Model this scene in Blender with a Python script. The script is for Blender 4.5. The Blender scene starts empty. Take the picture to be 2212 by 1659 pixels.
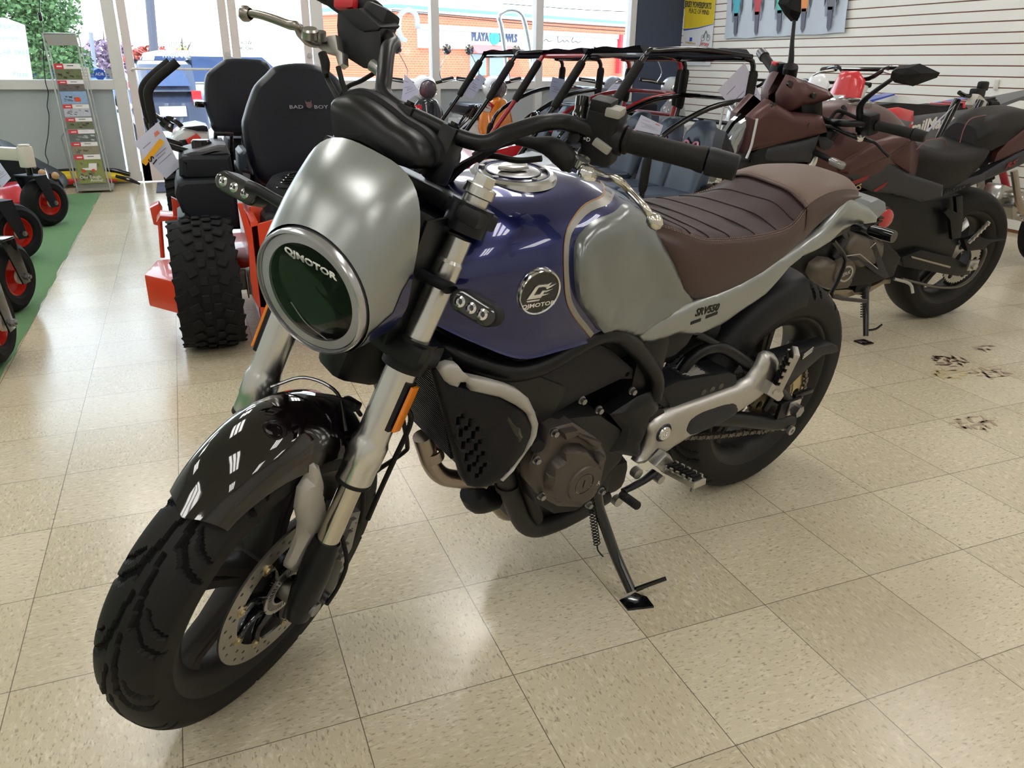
import bpy, bmesh, math, random
from mathutils import Vector as V, Matrix, geometry
random.seed(7)
SC = bpy.context.scene
COL = SC.collection
PI = math.pi
# ---- camera: a phone held at chest height, tilted down ----
cam = bpy.data.objects.new('camera', bpy.data.cameras.new('camera'))
COL.objects.link(cam)
cam.data.sensor_width = 36.0
cam.data.lens = 27.672
cam.data.clip_start = 0.02
cam.data.clip_end = 400
cam.matrix_world = Matrix(((0.928714, 0.131044, -0.346870, -0.1632), (-0.370650, 0.354481, -0.858465, -1.1332),
                           (0.010462, 0.925835, 0.377782, 1.1228), (0, 0, 0, 1)))
SC.camera = cam
# ---- exposure ----
SC.view_settings.view_transform = 'Standard'
SC.view_settings.look = 'None'
SC.view_settings.gamma = 1.0
SC.view_settings.exposure = 0.0
SC.view_settings.use_curve_mapping = False
# ---- sky: bright hazy daylight ----
SKY = 4.6
W = bpy.data.worlds.new('hazy_sky')
SC.world = W
W.use_nodes = True
nt = W.node_tree
bg = nt.nodes['Background']
tc = nt.nodes.new('ShaderNodeTexCoord')
sp = nt.nodes.new('ShaderNodeSeparateXYZ')
rp = nt.nodes.new('ShaderNodeValToRGB')
rp.color_ramp.elements[0].position = 0.0
rp.color_ramp.elements[0].color = (0.93, 0.97, 1.0, 1)
rp.color_ramp.elements[1].position = 0.7
rp.color_ramp.elements[1].color = (0.55, 0.72, 1.0, 1)
nt.links.new(tc.outputs['Generated'], sp.inputs[0])
nt.links.new(sp.outputs['Z'], rp.inputs[0])
nt.links.new(rp.outputs[0], bg.inputs[0])
bg.inputs[1].default_value = SKY
# ---- sun, high behind the shop, on the street front opposite ----
sl = bpy.data.lights.new('sun', 'SUN')
sl.energy = 3.2
sl.angle = 0.02
sl.color = (1.0, 0.96, 0.9)
sun = bpy.data.objects.new('sun', sl)
COL.objects.link(sun)
sun.rotation_euler = (math.radians(38), 0, math.radians(-25))

# ======================= helpers =======================
def lin(c):
    return tuple((x / 255 / 12.92) if x / 255 <= 0.04045 else ((x / 255 + 0.055) / 1.055) ** 2.4 for x in c)

MATS = {}
def M(name, rgb, rough=0.5, metal=0.0, coat=0.0, bump=0.0, bs=60.0, var=0.06, vs=12.0, emit=0.0, alpha=1.0, spec=None, crough=0.03):
    """painted, moulded or metal surface: noise varies tone and gloss, an optional grain bumps it"""
    if name in MATS:
        return MATS[name]
    m = bpy.data.materials.new(name)
    m.use_nodes = True
    t = m.node_tree
    b = t.nodes['Principled BSDF']
    c = lin(rgb)
    tx = t.nodes.new('ShaderNodeTexCoord')
    n = t.nodes.new('ShaderNodeTexNoise')
    n.inputs['Scale'].default_value = vs
    n.inputs['Detail'].default_value = 4
    t.links.new(tx.outputs['Object'], n.inputs['Vector'])
    mx = t.nodes.new('ShaderNodeMix')
    mx.data_type = 'RGBA'
    mx.inputs[6].default_value = tuple(x * (1 - var) for x in c) + (1,)
    mx.inputs[7].default_value = tuple(min(1, x * (1 + var)) for x in c) + (1,)
    t.links.new(n.outputs['Fac'], mx.inputs[0])
    t.links.new(mx.outputs[2], b.inputs['Base Color'])
    b.inputs['Roughness'].default_value = rough
    b.inputs['Metallic'].default_value = metal
    b.inputs['Coat Weight'].default_value = coat
    b.inputs['Coat Roughness'].default_value = crough
    b.inputs['Alpha'].default_value = alpha
    if spec is None and max(rgb) < 62 and not metal:
        spec = 0.22
    if spec is not None:
        b.inputs['Specular IOR Level'].default_value = spec
    if emit:
        b.inputs['Emission Color'].default_value = c + (1,)
        b.inputs['Emission Strength'].default_value = emit
    if bump:
        n2 = t.nodes.new('ShaderNodeTexNoise')
        n2.inputs['Scale'].default_value = bs
        n2.inputs['Detail'].default_value = 3
        t.links.new(tx.outputs['Object'], n2.inputs['Vector'])
        bp = t.nodes.new('ShaderNodeBump')
        bp.inputs['Strength'].default_value = bump
        bp.inputs['Distance'].default_value = 0.002
        t.links.new(n2.outputs['Fac'], bp.inputs['Height'])
        t.links.new(bp.outputs[0], b.inputs['Normal'])
    MATS[name] = m
    return m

def glass_mat(name, tint=(255, 255, 255), refl=1.0, base=0.04):
    if name in MATS:
        return MATS[name]
    m = bpy.data.materials.new(name)
    m.use_nodes = True
    t = m.node_tree
    t.nodes.remove(t.nodes['Principled BSDF'])
    o = t.nodes['Material Output']
    tr = t.nodes.new('ShaderNodeBsdfTransparent')
    tr.inputs[0].default_value = lin(tint) + (1,)
    g = t.nodes.new('ShaderNodeBsdfGlossy')
    g.inputs['Roughness'].default_value = 0.02
    f = t.nodes.new('ShaderNodeFresnel')
    f.inputs[0].default_value = 1.45
    mu = t.nodes.new('ShaderNodeMath')
    mu.operation = 'MULTIPLY'
    mu.inputs[1].default_value = refl
    mx = t.nodes.new('ShaderNodeMixShader')
    t.links.new(f.outputs[0], mu.inputs[0])
    t.links.new(mu.outputs[0], mx.inputs[0])
    t.links.new(tr.outputs[0], mx.inputs[1])
    t.links.new(g.outputs[0], mx.inputs[2])
    t.links.new(mx.outputs[0], o.inputs[0])
    MATS[name] = m
    return m

def nb():
    return bmesh.new()

def pieces(bm):
    """faces grouped into pieces whose boxes touch"""
    seen, comps = set(), []
    for v in bm.verts:
        if v in seen: continue
        st, vs = [v], []
        seen.add(v)
        while st:
            a = st.pop(); vs.append(a)
            for e in a.link_edges:
                b = e.other_vert(a)
                if b not in seen: seen.add(b); st.append(b)
        lo = [min(q.co[i] for q in vs) - 5e-4 for i in range(3)]; hi = [max(q.co[i] for q in vs) + 5e-4 for i in range(3)]
        comps.append([vs, lo, hi])
    i = 0
    while i < len(comps):
        j = i + 1; hit = False
        while j < len(comps):
            if all(comps[i][1][k] <= comps[j][2][k] and comps[j][1][k] <= comps[i][2][k] for k in range(3)):
                c = comps.pop(j); comps[i][0] += c[0]; hit = True
                comps[i][1] = [min(a, b) for a, b in zip(comps[i][1], c[1])]; comps[i][2] = [max(a, b) for a, b in zip(comps[i][2], c[2])]
            else: j += 1
        if not hit: i += 1
    return [c[0] for c in comps]

def each(name, bm, m, parent=None, X=None, **k):
    """every separate piece of bm becomes an object of its own"""
    bm.verts.index_update()
    out = []
    for vs in pieces(bm):
        b = nb(); mp = {v: b.verts.new(v.co) for v in vs}
        for f in {f for v in vs for f in v.link_faces}:
            try: b.faces.new([mp[v] for v in f.verts]).material_index = f.material_index
            except ValueError: pass
        out.append(fin(name, b, m, parent, X, **k))
    bm.free()
    return out

def thin(name, rgb, k=.55):
    """paper or vinyl film: part of the light from behind comes through"""
    if name in MATS: return MATS[name]
    m = M(name, rgb, .6, var=.03); t = m.node_tree
    tr = t.nodes.new('ShaderNodeBsdfTranslucent'); tr.inputs[0].default_value = lin(rgb) + (1,)
    mx = t.nodes.new('ShaderNodeMixShader'); mx.inputs[0].default_value = k
    t.links.new(t.nodes['Principled BSDF'].outputs[0], mx.inputs[1]); t.links.new(tr.outputs[0], mx.inputs[2])
    t.links.new(mx.outputs[0], t.nodes['Material Output'].inputs[0])
    return m

def fin(name, bm, m, parent=None, X=None, ang=35, kind=None, flat=False):
    if X is not None:
        bmesh.ops.transform(bm, matrix=X, verts=bm.verts)
    bmesh.ops.recalc_face_normals(bm, faces=bm.faces)
    me = bpy.data.meshes.new(name)
    bm.to_mesh(me)
    bm.free()
    for q in (m if isinstance(m, (list, tuple)) else [m]):
        me.materials.append(q)
    if not flat:
        for p in me.polygons:
            p.use_smooth = True
        me.set_sharp_from_angle(angle=math.radians(ang))
    o = bpy.data.objects.new(name, me)
    COL.objects.link(o)
    if parent:
        o.parent = parent
    if kind:
        o['kind'] = kind
    return o

def tag(o, label, cat, group=None):
    o['label'] = label
    o['category'] = cat
    if group:
        o['group'] = group
    return o

def thing(name, label, cat, loc=(0, 0, 0), rotz=0.0, group=None, X=None):
    o = bpy.data.objects.new(name, None)
    COL.objects.link(o)
    o.empty_display_size = 0.1
    if X is not None:
        o.matrix_world = X
    else:
        o.location = loc
        o.rotation_euler = (0, 0, rotz)
    return tag(o, label, cat, group)

def dup(o, parent=None):
    c = o.copy()
    COL.objects.link(c)
    if parent:
        c.parent = parent
    for ch in o.children:
        dup(ch, c)
    return c

def faces_mi(bm, n0, mi):
    bm.faces.ensure_lookup_table()
    for f in bm.faces[n0:]:
        f.material_index = mi

def merge(bm, src, X=None, mi=0):
    """adds the faces of src (freed) to bm"""
    if X is not None:
        bmesh.ops.transform(src, matrix=X, verts=src.verts)
    mp = {}
    for v in src.verts:
        mp[v] = bm.verts.new(v.co)
    for f in src.faces:
        try:
            g = bm.faces.new([mp[v] for v in f.verts])
            g.material_index = mi if mi else f.material_index
        except ValueError:
            pass
    src.free()

def basis(d, up=(0, 0, 1)):
    d = V(d).normalized()
    u = V(up)
    if abs(d.dot(u)) > 0.98:
        u = V((1, 0, 0))
    a = u.cross(d).normalized()
    b = d.cross(a)
    return a, b, d

def frame(o, x, y, z):
    x, y, z, o = V(x), V(y), V(z), V(o)
    return Matrix(((x.x, y.x, z.x, o.x), (x.y, y.y, z.y, o.y), (x.z, y.z, z.z, o.z), (0, 0, 0, 1)))

def box(bm, c, s, R=None, bev=0.0, seg=2, mi=0):
    b = nb()
    bmesh.ops.create_cube(b, size=1)
    bmesh.ops.scale(b, vec=V(s), verts=b.verts)
    if bev:
        bmesh.ops.bevel(b, geom=list(b.edges), offset=bev, segments=seg, profile=0.6, affect='EDGES')
    X = Matrix.Translation(V(c)) @ (R.to_4x4() if R is not None else Matrix.Identity(4))
    merge(bm, b, X, mi)

def ring(bm, c, a, b, r, n, r2=None):
    r2 = r if r2 is None else r2
    return [bm.verts.new(V(c) + a * (r * math.cos(2 * PI * i / n)) + b * (r2 * math.sin(2 * PI * i / n))) for i in range(n)]

def skin(bm, rings, closed=True, cap=(True, True), loop=False, mi=0):
    k = len(rings)
    for i in range(k if loop else k - 1):
        A, B = rings[i], rings[(i + 1) % k]
        n = len(A)
        for j in range(n if closed else n - 1):
            q = (j + 1) % n
            try:
                f = bm.faces.new((A[j], A[q], B[q], B[j]))
                f.material_index = mi
            except ValueError:
                pass
    if closed and not loop:
        for e, R in ((0, rings[0]), (1, rings[-1])):
            if cap[e] and len(R) > 2:
                try:
                    f = bm.faces.new(R if e else R[::-1])
                    f.material_index = mi
                except ValueError:
                    pass

def cyl(bm, p0, p1, r0, r1=None, n=20, mi=0, cap=(True, True)):
    r1 = r0 if r1 is None else r1
    a, b, d = basis(V(p1) - V(p0))
    skin(bm, [ring(bm, p0, a, b, r0, n), ring(bm, p1, a, b, r1, n)], cap=cap, mi=mi)

def lathe(bm, prof, o=(0, 0, 0), ax=(0, 0, 1), n=32, mi=0, loop=False, cap=(False, False)):
    """prof: (radius, height along ax)"""
    a, b, d = basis(ax)
    o = V(o)
    skin(bm, [ring(bm, o + d * h, a, b, max(r, 1e-5), n) for r, h in prof], loop=loop, cap=cap, mi=mi)

def smooth(pts, k=6, closed=False):
    P = [V(p) for p in pts]
    n = len(P)
    if n < 3:
        return P
    out = []
    for i in range(n if closed else n - 1):
        p1, p2 = P[i], P[(i + 1) % n]
        p0 = P[i - 1] if (i > 0 or closed) else p1 * 2 - p2
        p3 = P[(i + 2) % n] if (i + 2 < n or closed) else p2 * 2 - p1
        for j in range(k):
            t = j / k
            out.append(0.5 * ((2 * p1) + (p2 - p0) * t + (2 * p0 - 5 * p1 + 4 * p2 - p3) * t * t + (3 * p1 - p0 - 3 * p2 + p3) * t ** 3))
    if not closed:
        out.append(P[-1])
    return out

def tube(bm, pts, r, n=12, k=6, closed=False, mi=0, flat=None):
    """swept tube through pts; r: radius or list of radii at pts; flat: second radius factor"""
    P = smooth(pts, k, closed) if k > 1 else [V(p) for p in pts]
    m = len(P)
    if isinstance(r, (list, tuple)):
        Rr = []
        for i in range(m):
            t = i / (m - 1) * (len(r) - 1)
            j = min(int(t), len(r) - 2)
            Rr.append(r[j] + (r[j + 1] - r[j]) * (t - j))
    else:
        Rr = [r] * m
    rings = []
    a = None
    for i in range(m):
        d = (P[(i + 1) % m] - P[i - 1]) if closed else (P[min(i + 1, m - 1)] - P[max(i - 1, 0)])
        if d.length < 1e-9:
            d = V((0, 0, 1))
        d.normalize()
        if a is None:
            a, b, _ = basis(d)
        else:
            a = (a - d * a.dot(d))
            a = a.normalized() if a.length > 1e-6 else basis(d)[0]
        b = d.cross(a)
        rings.append(ring(bm, P[i], a, b, Rr[i], n, Rr[i] * (flat or 1)))
    skin(bm, rings, loop=closed, mi=mi)

def prism(bm, pts, vec, bev=0.0, mi=0, seg=2):
    """polygon of 3D points pushed along vec"""
    b = nb()
    A = [b.verts.new(V(p)) for p in pts]
    B = [b.verts.new(V(p) + V(vec)) for p in pts]
    n = len(A)
    fa = b.faces.new(A[::-1])
    fb = b.faces.new(B)
    for i in range(n):
        b.faces.new((A[i], A[(i + 1) % n], B[(i + 1) % n], B[i]))
    bmesh.ops.recalc_face_normals(b, faces=b.faces)
    if bev:
        es = list(fa.edges) + list(fb.edges)
        bmesh.ops.bevel(b, geom=es, offset=bev, segments=seg, profile=0.6, affect='EDGES')
    bmesh.ops.triangulate(b, faces=[f for f in b.faces if len(f.verts) > 4])
    merge(bm, b, None, mi)

def loft(bm, secs, close=False, cap=(True, True), mi=0):
    skin(bm, [[bm.verts.new(V(p)) for p in s] for s in secs], closed=close, cap=cap, mi=mi)

def dome(bm, outl, prof, place, mi=0):
    """nested rings: prof (scale, depth, dv) of the outline about its middle"""
    n = len(outl)
    cu, cv = sum(p[0] for p in outl) / n, sum(p[1] for p in outl) / n
    skin(bm, [[bm.verts.new(V(place(cu + (p[0] - cu) * s, cv + (p[1] - cv) * s + dv, d))) for p in outl] for s, d, dv in prof], cap=(True, True), mi=mi)

def pdist(p, poly):
    best = 1e9
    n = len(poly)
    for i in range(n):
        a, b = poly[i], poly[(i + 1) % n]
        dx, dy = b[0] - a[0], b[1] - a[1]
        l = dx * dx + dy * dy
        t = 0 if l == 0 else max(0, min(1, ((p[0] - a[0]) * dx + (p[1] - a[1]) * dy) / l))
        d = (p[0] - a[0] - t * dx) ** 2 + (p[1] - a[1] - t * dy) ** 2
        best = min(best, d)
    return math.sqrt(best)

def inside(p, poly):
    c = False
    n = len(poly)
    for i in range(n):
        a, b = poly[i], poly[(i + 1) % n]
        if (a[1] > p[1]) != (b[1] > p[1]) and p[0] < (b[0] - a[0]) * (p[1] - a[1]) / (b[1] - a[1]) + a[0]:
            c = not c
    return c

def panel(bm, poly, yf, lift=0.006, rad=0.012, thick=0.01, g=0.02, holes=(), place=None, mi=0, sgn=1):
    """a moulded sheet: outline poly in (u, v); depth yf(u, v) + a rounded edge of height lift; back skirt thick.
    place maps (u, v, depth) to 3D, by default (u, depth, v)"""
    place = place or (lambda u, v, y: (u, y, v))
    pts = [V((p[0], p[1])) for p in poly]
    ed = [(i, (i + 1) % len(pts)) for i in range(len(pts))]
    for h in holes:
        k = len(pts)
        pts += [V((p[0], p[1])) for p in h]
        ed += [(k + i, k + (i + 1) % len(h)) for i in range(len(h))]
    loops = [list(poly)] + [list(h) for h in holes]
    us = [p[0] for p in poly]
    vs = [p[1] for p in poly]
    u = min(us) + g * 0.5
    row = 0
    while u < max(us):
        v = min(vs) + g * (0.5 if row % 2 else 0.25)
        while v < max(vs):
            if inside((u, v), poly) and not any(inside((u, v), h) for h in holes):
                if min(pdist((u, v), l) for l in loops) > g * 0.3:
                    pts.append(V((u, v)))
            v += g
        u += g
        row += 1
    # one inner ring just inside the edge keeps the rounding crisp
    res = geometry.delaunay_2d_cdt(pts, ed, [], 0, 1e-6)
    vo, fo = res[0], res[2]
    vs3 = []
    for p in vo:
        d = min(pdist(p, l) for l in loops)
        t = min(d / rad, 1) if rad > 0 else 1
        h = lift * math.sqrt(max(0, 1 - (1 - t) ** 2))
        vs3.append(bm.verts.new(V(place(p.x, p.y, yf(p.x, p.y) + sgn * h))))
    edges = {}
    for f in fo:
        c = sum((vo[i] for i in f), V((0, 0))) / len(f)
        if not inside(c, poly) or any(inside(c, h) for h in holes):
            continue
        try:
            q = bm.faces.new([vs3[i] for i in f])
            q.material_index = mi
        except ValueError:
            continue
        for j in range(len(f)):
            e = (f[j], f[(j + 1) % len(f)])
            k = (min(e), max(e))
            edges[k] = edges.get(k, 0) + 1
    if thick:
        back = {}
        for (i, j), n in edges.items():
            if n == 1:
                for q in (i, j):
                    if q not in back:
                        p = vo[q]
                        back[q] = bm.verts.new(V(place(p.x, p.y, yf(p.x, p.y) - sgn * thick)))
                try:
                    f = bm.faces.new((vs3[i], vs3[j], back[j], back[i]))
                    f.material_index = mi
                except ValueError:
                    pass

def text(bm, s, X, size=0.1, ext=0.001, mi=0, sx=1.0, shear=0.0, align='CENTER', bold=0.0):
    """lettering in the plane of X (x right, y up), extruded along z"""
    cu = bpy.data.curves.new('lettering', 'FONT')
    cu.body = s
    cu.size = size
    cu.extrude = ext
    cu.shear = shear
    cu.offset = bold
    cu.align_x = align
    cu.align_y = 'CENTER'
    cu.resolution_u = 2
    o = bpy.data.objects.new('lettering', cu)
    me = o.to_mesh()
    b = nb()
    b.from_mesh(me)
    o.to_mesh_clear()
    bpy.data.objects.remove(o)
    bpy.data.curves.remove(cu)
    merge(bm, b, X @ Matrix.Diagonal((sx, 1, 1, 1)), mi)

def rotm(ax, deg):
    return Matrix.Rotation(math.radians(deg), 3, ax)

def circ(c, r, n=24, a0=0.0, a1=360.0):
    full = abs(a1 - a0) >= 360
    m = n if full else n + 1
    return [(c[0] + r * math.cos(math.radians(a0 + (a1 - a0) * i / n)), c[1] + r * math.sin(math.radians(a0 + (a1 - a0) * i / n))) for i in range(m)]

def bolt(bm, p, d, r=0.007, h=0.006, n=6, mi=0):
    d = V(d).normalized()
    cyl(bm, p, V(p) + d * h * 0.3, r * 1.35, None, 14, mi)
    cyl(bm, p, V(p) + d * h, r, None, n, mi)

# ======================= the showroom shell =======================
TILE = 0.3048
def floor_mat():
    m = bpy.data.materials.new('vinyl_composition_tile')
    m.use_nodes = True
    t = m.node_tree
    L = t.links.new
    b = t.nodes['Principled BSDF']
    tx = t.nodes.new('ShaderNodeTexCoord')
    sv = t.nodes.new('ShaderNodeVectorMath'); sv.operation = 'SCALE'; sv.inputs['Scale'].default_value = 1 / TILE
    L(tx.outputs['Object'], sv.inputs[0])
    fl = t.nodes.new('ShaderNodeVectorMath'); fl.operation = 'FLOOR'
    L(sv.outputs[0], fl.inputs[0])
    fr = t.nodes.new('ShaderNodeVectorMath'); fr.operation = 'FRACTION'
    L(sv.outputs[0], fr.inputs[0])
    wn = t.nodes.new('ShaderNodeTexWhiteNoise'); wn.noise_dimensions = '2D'
    L(fl.outputs[0], wn.inputs['Vector'])
    sf = t.nodes.new('ShaderNodeSeparateXYZ'); L(fl.outputs[0], sf.inputs[0])
    s = t.nodes.new('ShaderNodeMath'); s.operation = 'ADD'
    L(sf.outputs[0], s.inputs[0]); L(sf.outputs[1], s.inputs[1])
    pp = t.nodes.new('ShaderNodeMath'); pp.operation = 'PINGPONG'; pp.inputs[1].default_value = 1
    L(s.outputs[0], pp.inputs[0])
    def fleck(sx, sy, lo, hi, seedv):
        mp = t.nodes.new('ShaderNodeMapping')
        mp.inputs['Scale'].default_value = (sx, sy, 1)
        mp.inputs['Location'].default_value = (seedv, seedv * 1.7, 0)
        L(tx.outputs['Object'], mp.inputs[0])
        n = t.nodes.new('ShaderNodeTexNoise'); n.inputs['Scale'].default_value = 1; n.inputs['Detail'].default_value = 3
        n.inputs['Roughness'].default_value = 0.6
        n.inputs['Distortion'].default_value = 0.4
        L(mp.outputs[0], n.inputs['Vector'])
        r = t.nodes.new('ShaderNodeMapRange')
        r.inputs[1].default_value = lo; r.inputs[2].default_value = hi
        L(n.outputs['Fac'], r.inputs[0])
        return r
    def sw(a, c):
        x = t.nodes.new('ShaderNodeMix')
        L(pp.outputs[0], x.inputs[0]); L(a.outputs[0], x.inputs[2]); L(c.outputs[0], x.inputs[3])
        return x
    dark = sw(fleck(190, 70, 0.57, 0.66, 3), fleck(70, 190, 0.57, 0.66, 3))
    lite = sw(fleck(110, 42, 0.52, 0.66, 11), fleck(42, 110, 0.52, 0.66, 11))
    def mix(fac, a, c, k=1.0):
        x = t.nodes.new('ShaderNodeMix'); x.data_type = 'RGBA'
        if k != 1.0:
            mu = t.nodes.new('ShaderNodeMath'); mu.operation = 'MULTIPLY'; mu.inputs[1].default_value = k
            L(fac, mu.inputs[0]); fac = mu.outputs[0]
        L(fac, x.inputs[0])
        for i, q in ((6, a), (7, c)):
            if isinstance(q, tuple): x.inputs[i].default_value = lin(q) + (1,)
            else: L(q, x.inputs[i])
        return x.outputs[2]
    col = mix(wn.outputs['Value'], (190, 179, 154), (207, 197, 173))
    col = mix(lite.outputs[0], col, (226, 217, 196), 0.55)
    col = mix(dark.outputs[0], col, (130, 118, 102), 0.65)
    big = t.nodes.new('ShaderNodeTexNoise'); big.inputs['Scale'].default_value = 1.3; big.inputs['Detail'].default_value = 5
    L(tx.outputs['Object'], big.inputs['Vector'])
    br = t.nodes.new('ShaderNodeMapRange'); br.inputs[1].default_value = 0.52; br.inputs[2].default_value = 0.72
    L(big.outputs['Fac'], br.inputs[0])
    col = mix(br.outputs[0], col, (168, 152, 122), 0.45)
    # seams
    sp = t.nodes.new('ShaderNodeSeparateXYZ'); L(fr.outputs[0], sp.inputs[0])
    def edge(o):
        p = t.nodes.new('ShaderNodeMath'); p.operation = 'PINGPONG'; p.inputs[1].default_value = 0.5
        L(o, p.inputs[0]); return p.outputs[0]
    mn = t.nodes.new('ShaderNodeMath'); mn.operation = 'MINIMUM'
    L(edge(sp.outputs[0]), mn.inputs[0]); L(edge(sp.outputs[1]), mn.inputs[1])
    ls = t.nodes.new('ShaderNodeMapRange')
    ls.inputs[1].default_value = 0.0015; ls.inputs[2].default_value = 0.0042
    ls.inputs[3].default_value = 1; ls.inputs[4].default_value = 0
    L(mn.outputs[0], ls.inputs[0])
    col = mix(ls.outputs[0], col, (62, 52, 46), 0.85)
    L(col, b.inputs['Base Color'])
    rn = t.nodes.new('ShaderNodeMapRange'); rn.inputs[3].default_value = 0.13; rn.inputs[4].default_value = 0.3
    L(big.outputs['Fac'], rn.inputs[0]); L(rn.outputs[0], b.inputs['Roughness'])
    b.inputs['Specular IOR Level'].default_value = 0.6
    bn = t.nodes.new('ShaderNodeTexNoise'); bn.inputs['Scale'].default_value = 38; bn.inputs['Detail'].default_value = 2
    L(tx.outputs['Object'], bn.inputs['Vector'])
    bp = t.nodes.new('ShaderNodeBump'); bp.inputs['Strength'].default_value = 0.10; bp.inputs['Distance'].default_value = 0.004
    L(bn.outputs['Fac'], bp.inputs['Height']); L(bp.outputs[0], b.inputs['Normal'])
    return m

XL, XR, YB, YF, HC = -4.6, 5.42, -4.6, 7.5, 3.05
bm = nb(); box(bm, ((XL + XR) / 2, (YB + YF) / 2, -0.05), (XR - XL + 0.6, YF - YB + 0.5, 0.1))
fin('floor', bm, floor_mat(), kind='structure')
wall_w = M('painted_wall', (214, 214, 210), 0.6, bump=0.05, bs=200)
bm = nb(); box(bm, ((XL + XR) / 2, (YB + YF) / 2, HC + 0.05), (XR - XL + 0.6, YF - YB + 0.5, 0.1))
fin('ceiling', bm, M('ceiling_tile', (226, 224, 218), 0.9, bump=0.3, bs=90), kind='structure')
bm = nb(); box(bm, (XL - 0.05, (YB + YF) / 2, HC / 2), (0.1, YF - YB + 0.3, HC))
fin('wall_left', bm, wall_w, kind='structure')
bm = nb(); box(bm, ((XL + XR) / 2, YB - 0.05, HC / 2), (XR - XL + 0.3, 0.1, HC))
fin('wall_back', bm, wall_w, kind='structure')

# slatwall on the right: boards with T-slots over a brown core
bm = nb()
PIT = 0.0745
z = 1.437 - 19 * PIT
ly, cy = YF - YB, (YF + YB) / 2
while z < HC:
    z0, z1 = max(z + 0.004, 0), min(z + PIT - 0.004, HC)
    if z1 > z0:
        box(bm, (XR + 0.006, cy, (z0 + z1) / 2), (0.012, ly, z1 - z0), bev=0.0015, seg=1)
    z += PIT
n0 = len(bm.faces)
box(bm, (XR + 0.026, cy, HC / 2), (0.028, ly, HC), mi=1)
fin('wall_right', bm, [M('slatwall_board', (240, 239, 233), 0.42, var=0.04, vs=3), M('slatwall_core', (150, 104, 80), 0.8)], kind='structure')

# storefront: bulkhead and header, dark blue pier
alu = M('brushed_aluminium_frame', (222, 220, 219), 0.42, 0.2, var=0.05)
grey_panel = M('grey_bulkhead_panel', (224, 226, 232), 0.55, var=0.04, vs=3, bump=0.03, bs=150)
ZS, ZT = 0.885, 2.62
bm = nb()
box(bm, (-2.64, YF + 0.10, 0.47), (3.84, 0.06, 0.8))
box(bm, (3.02, YF + 0.10, 0.47), (3.44, 0.06, 0.8))
box(bm, ((XL + XR) / 2, YF + 0.08, (ZT + HC) / 2 + 0.06), (XR - XL, 0.12, HC - ZT - 0.1))
fin('wall_front', bm, grey_panel, kind='structure')
bm = nb(); box(bm, (5.12, YF + 0.06, HC / 2), (0.62, 0.12, HC))
fin('wall_pier', bm, M('slate_blue_paint', (62, 72, 94), 0.6, bump=0.04, bs=120), kind='structure')
bm = nb(); box(bm, (-2.6, YF + 0.045, 0.045), (3.9, 0.03, 0.09), bev=0.004)
fin('baseboard_front', bm, M('aluminium_sill', (186, 182, 178), 0.45, 0.2), kind='structure')

pane_m = glass_mat('window_glass', (250, 253, 252), 0.8)
def glazing(name, x0, x1, z0, z1, rails, posts, pane):
    bm = nb()
    for zc, h in rails:
        box(bm, ((x0 + x1) / 2, YF + 0.06, zc), (x1 - x0, 0.11, h), bev=0.004, seg=1)
    for xc, w in posts:
        box(bm, (xc, YF + 0.055, (z0 + z1) / 2), (w, 0.12, z1 - z0), bev=0.004, seg=1)
    o = fin(name, bm, alu, kind='structure')
    for a, c in pane:
        bm = nb(); box(bm, ((a + c) / 2, YF + 0.07, (z0 + z1) / 2), (c - a, 0.006, z1 - z0))
        fin('pane', bm, pane_m, o)
    return o
glazing('window_1', -4.6, -0.585, 0.02, ZT, [(0.895, 0.085), (ZT - 0.03, 0.08), (0.06, 0.09)], [(-0.645, 0.105), (-2.62, 0.085), (-4.55, 0.1)], [(-4.5, -2.66), (-2.58, -0.7)])
glazing('window_2', 1.155, 4.80, 0.02, ZT, [(0.895, 0.085), (ZT - 0.03, 0.08), (0.06, 0.09)], [(1.215, 0.11), (2.42, 0.085), (3.605, 0.085), (4.765, 0.075)], [(1.27, 2.38), (2.46, 3.56), (3.65, 4.73)])
pinkish = M('door_stile', (226, 216, 214), 0.45, 0.1, var=0.07, vs=6)
def door(name, x0, x1):
    bm = nb()
    box(bm, (x0 + 0.04, YF + 0.06, 1.19), (0.075, 0.05, 2.36), bev=0.004, seg=1)
    box(bm, (x1 - 0.04, YF + 0.06, 1.19), (0.075, 0.05, 2.36), bev=0.004, seg=1)
    box(bm, ((x0 + x1) / 2, YF + 0.06, 0.11), (x1 - x0, 0.05, 0.2), bev=0.004, seg=1)
    box(bm, ((x0 + x1) / 2, YF + 0.06, 2.33), (x1 - x0, 0.05, 0.1), bev=0.004, seg=1)
    o = fin(name, bm, pinkish, kind='structure')
    bm = nb(); box(bm, ((x0 + x1) / 2, YF + 0.065, 1.25), (x1 - x0 - 0.14, 0.006, 2.1))
    fin('pane', bm, pane_m, o)
    bm = nb()
    tube(bm, [(x0 + 0.05, YF + 0.03, 1.02), (x0 + 0.06, YF - 0.03, 1.035), (x1 - 0.06, YF - 0.03, 1.035), (x1 - 0.05, YF + 0.03, 1.02)], 0.011, n=10, k=1)
    fin('push_bar', bm, alu, o)
    bm = nb(); cyl(bm, (x1 - 0.035, YF + 0.03, 1.17), (x1 - 0.035, YF + 0.02, 1.17), 0.024, n=20)
    fin('lock_cylinder', bm, M('chrome', (225, 225, 228), 0.12, 1.0, var=0.02), o)
    return o
door('door_1', -0.575, 0.375)
door('door_2', 0.385, 1.15)
bm = nb(); box(bm, (0.29, YF + 0.08, (2.38 + ZT) / 2), (1.75, 0.1, ZT - 2.38)); fin('trim_1', bm, alu, kind='structure')

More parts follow.
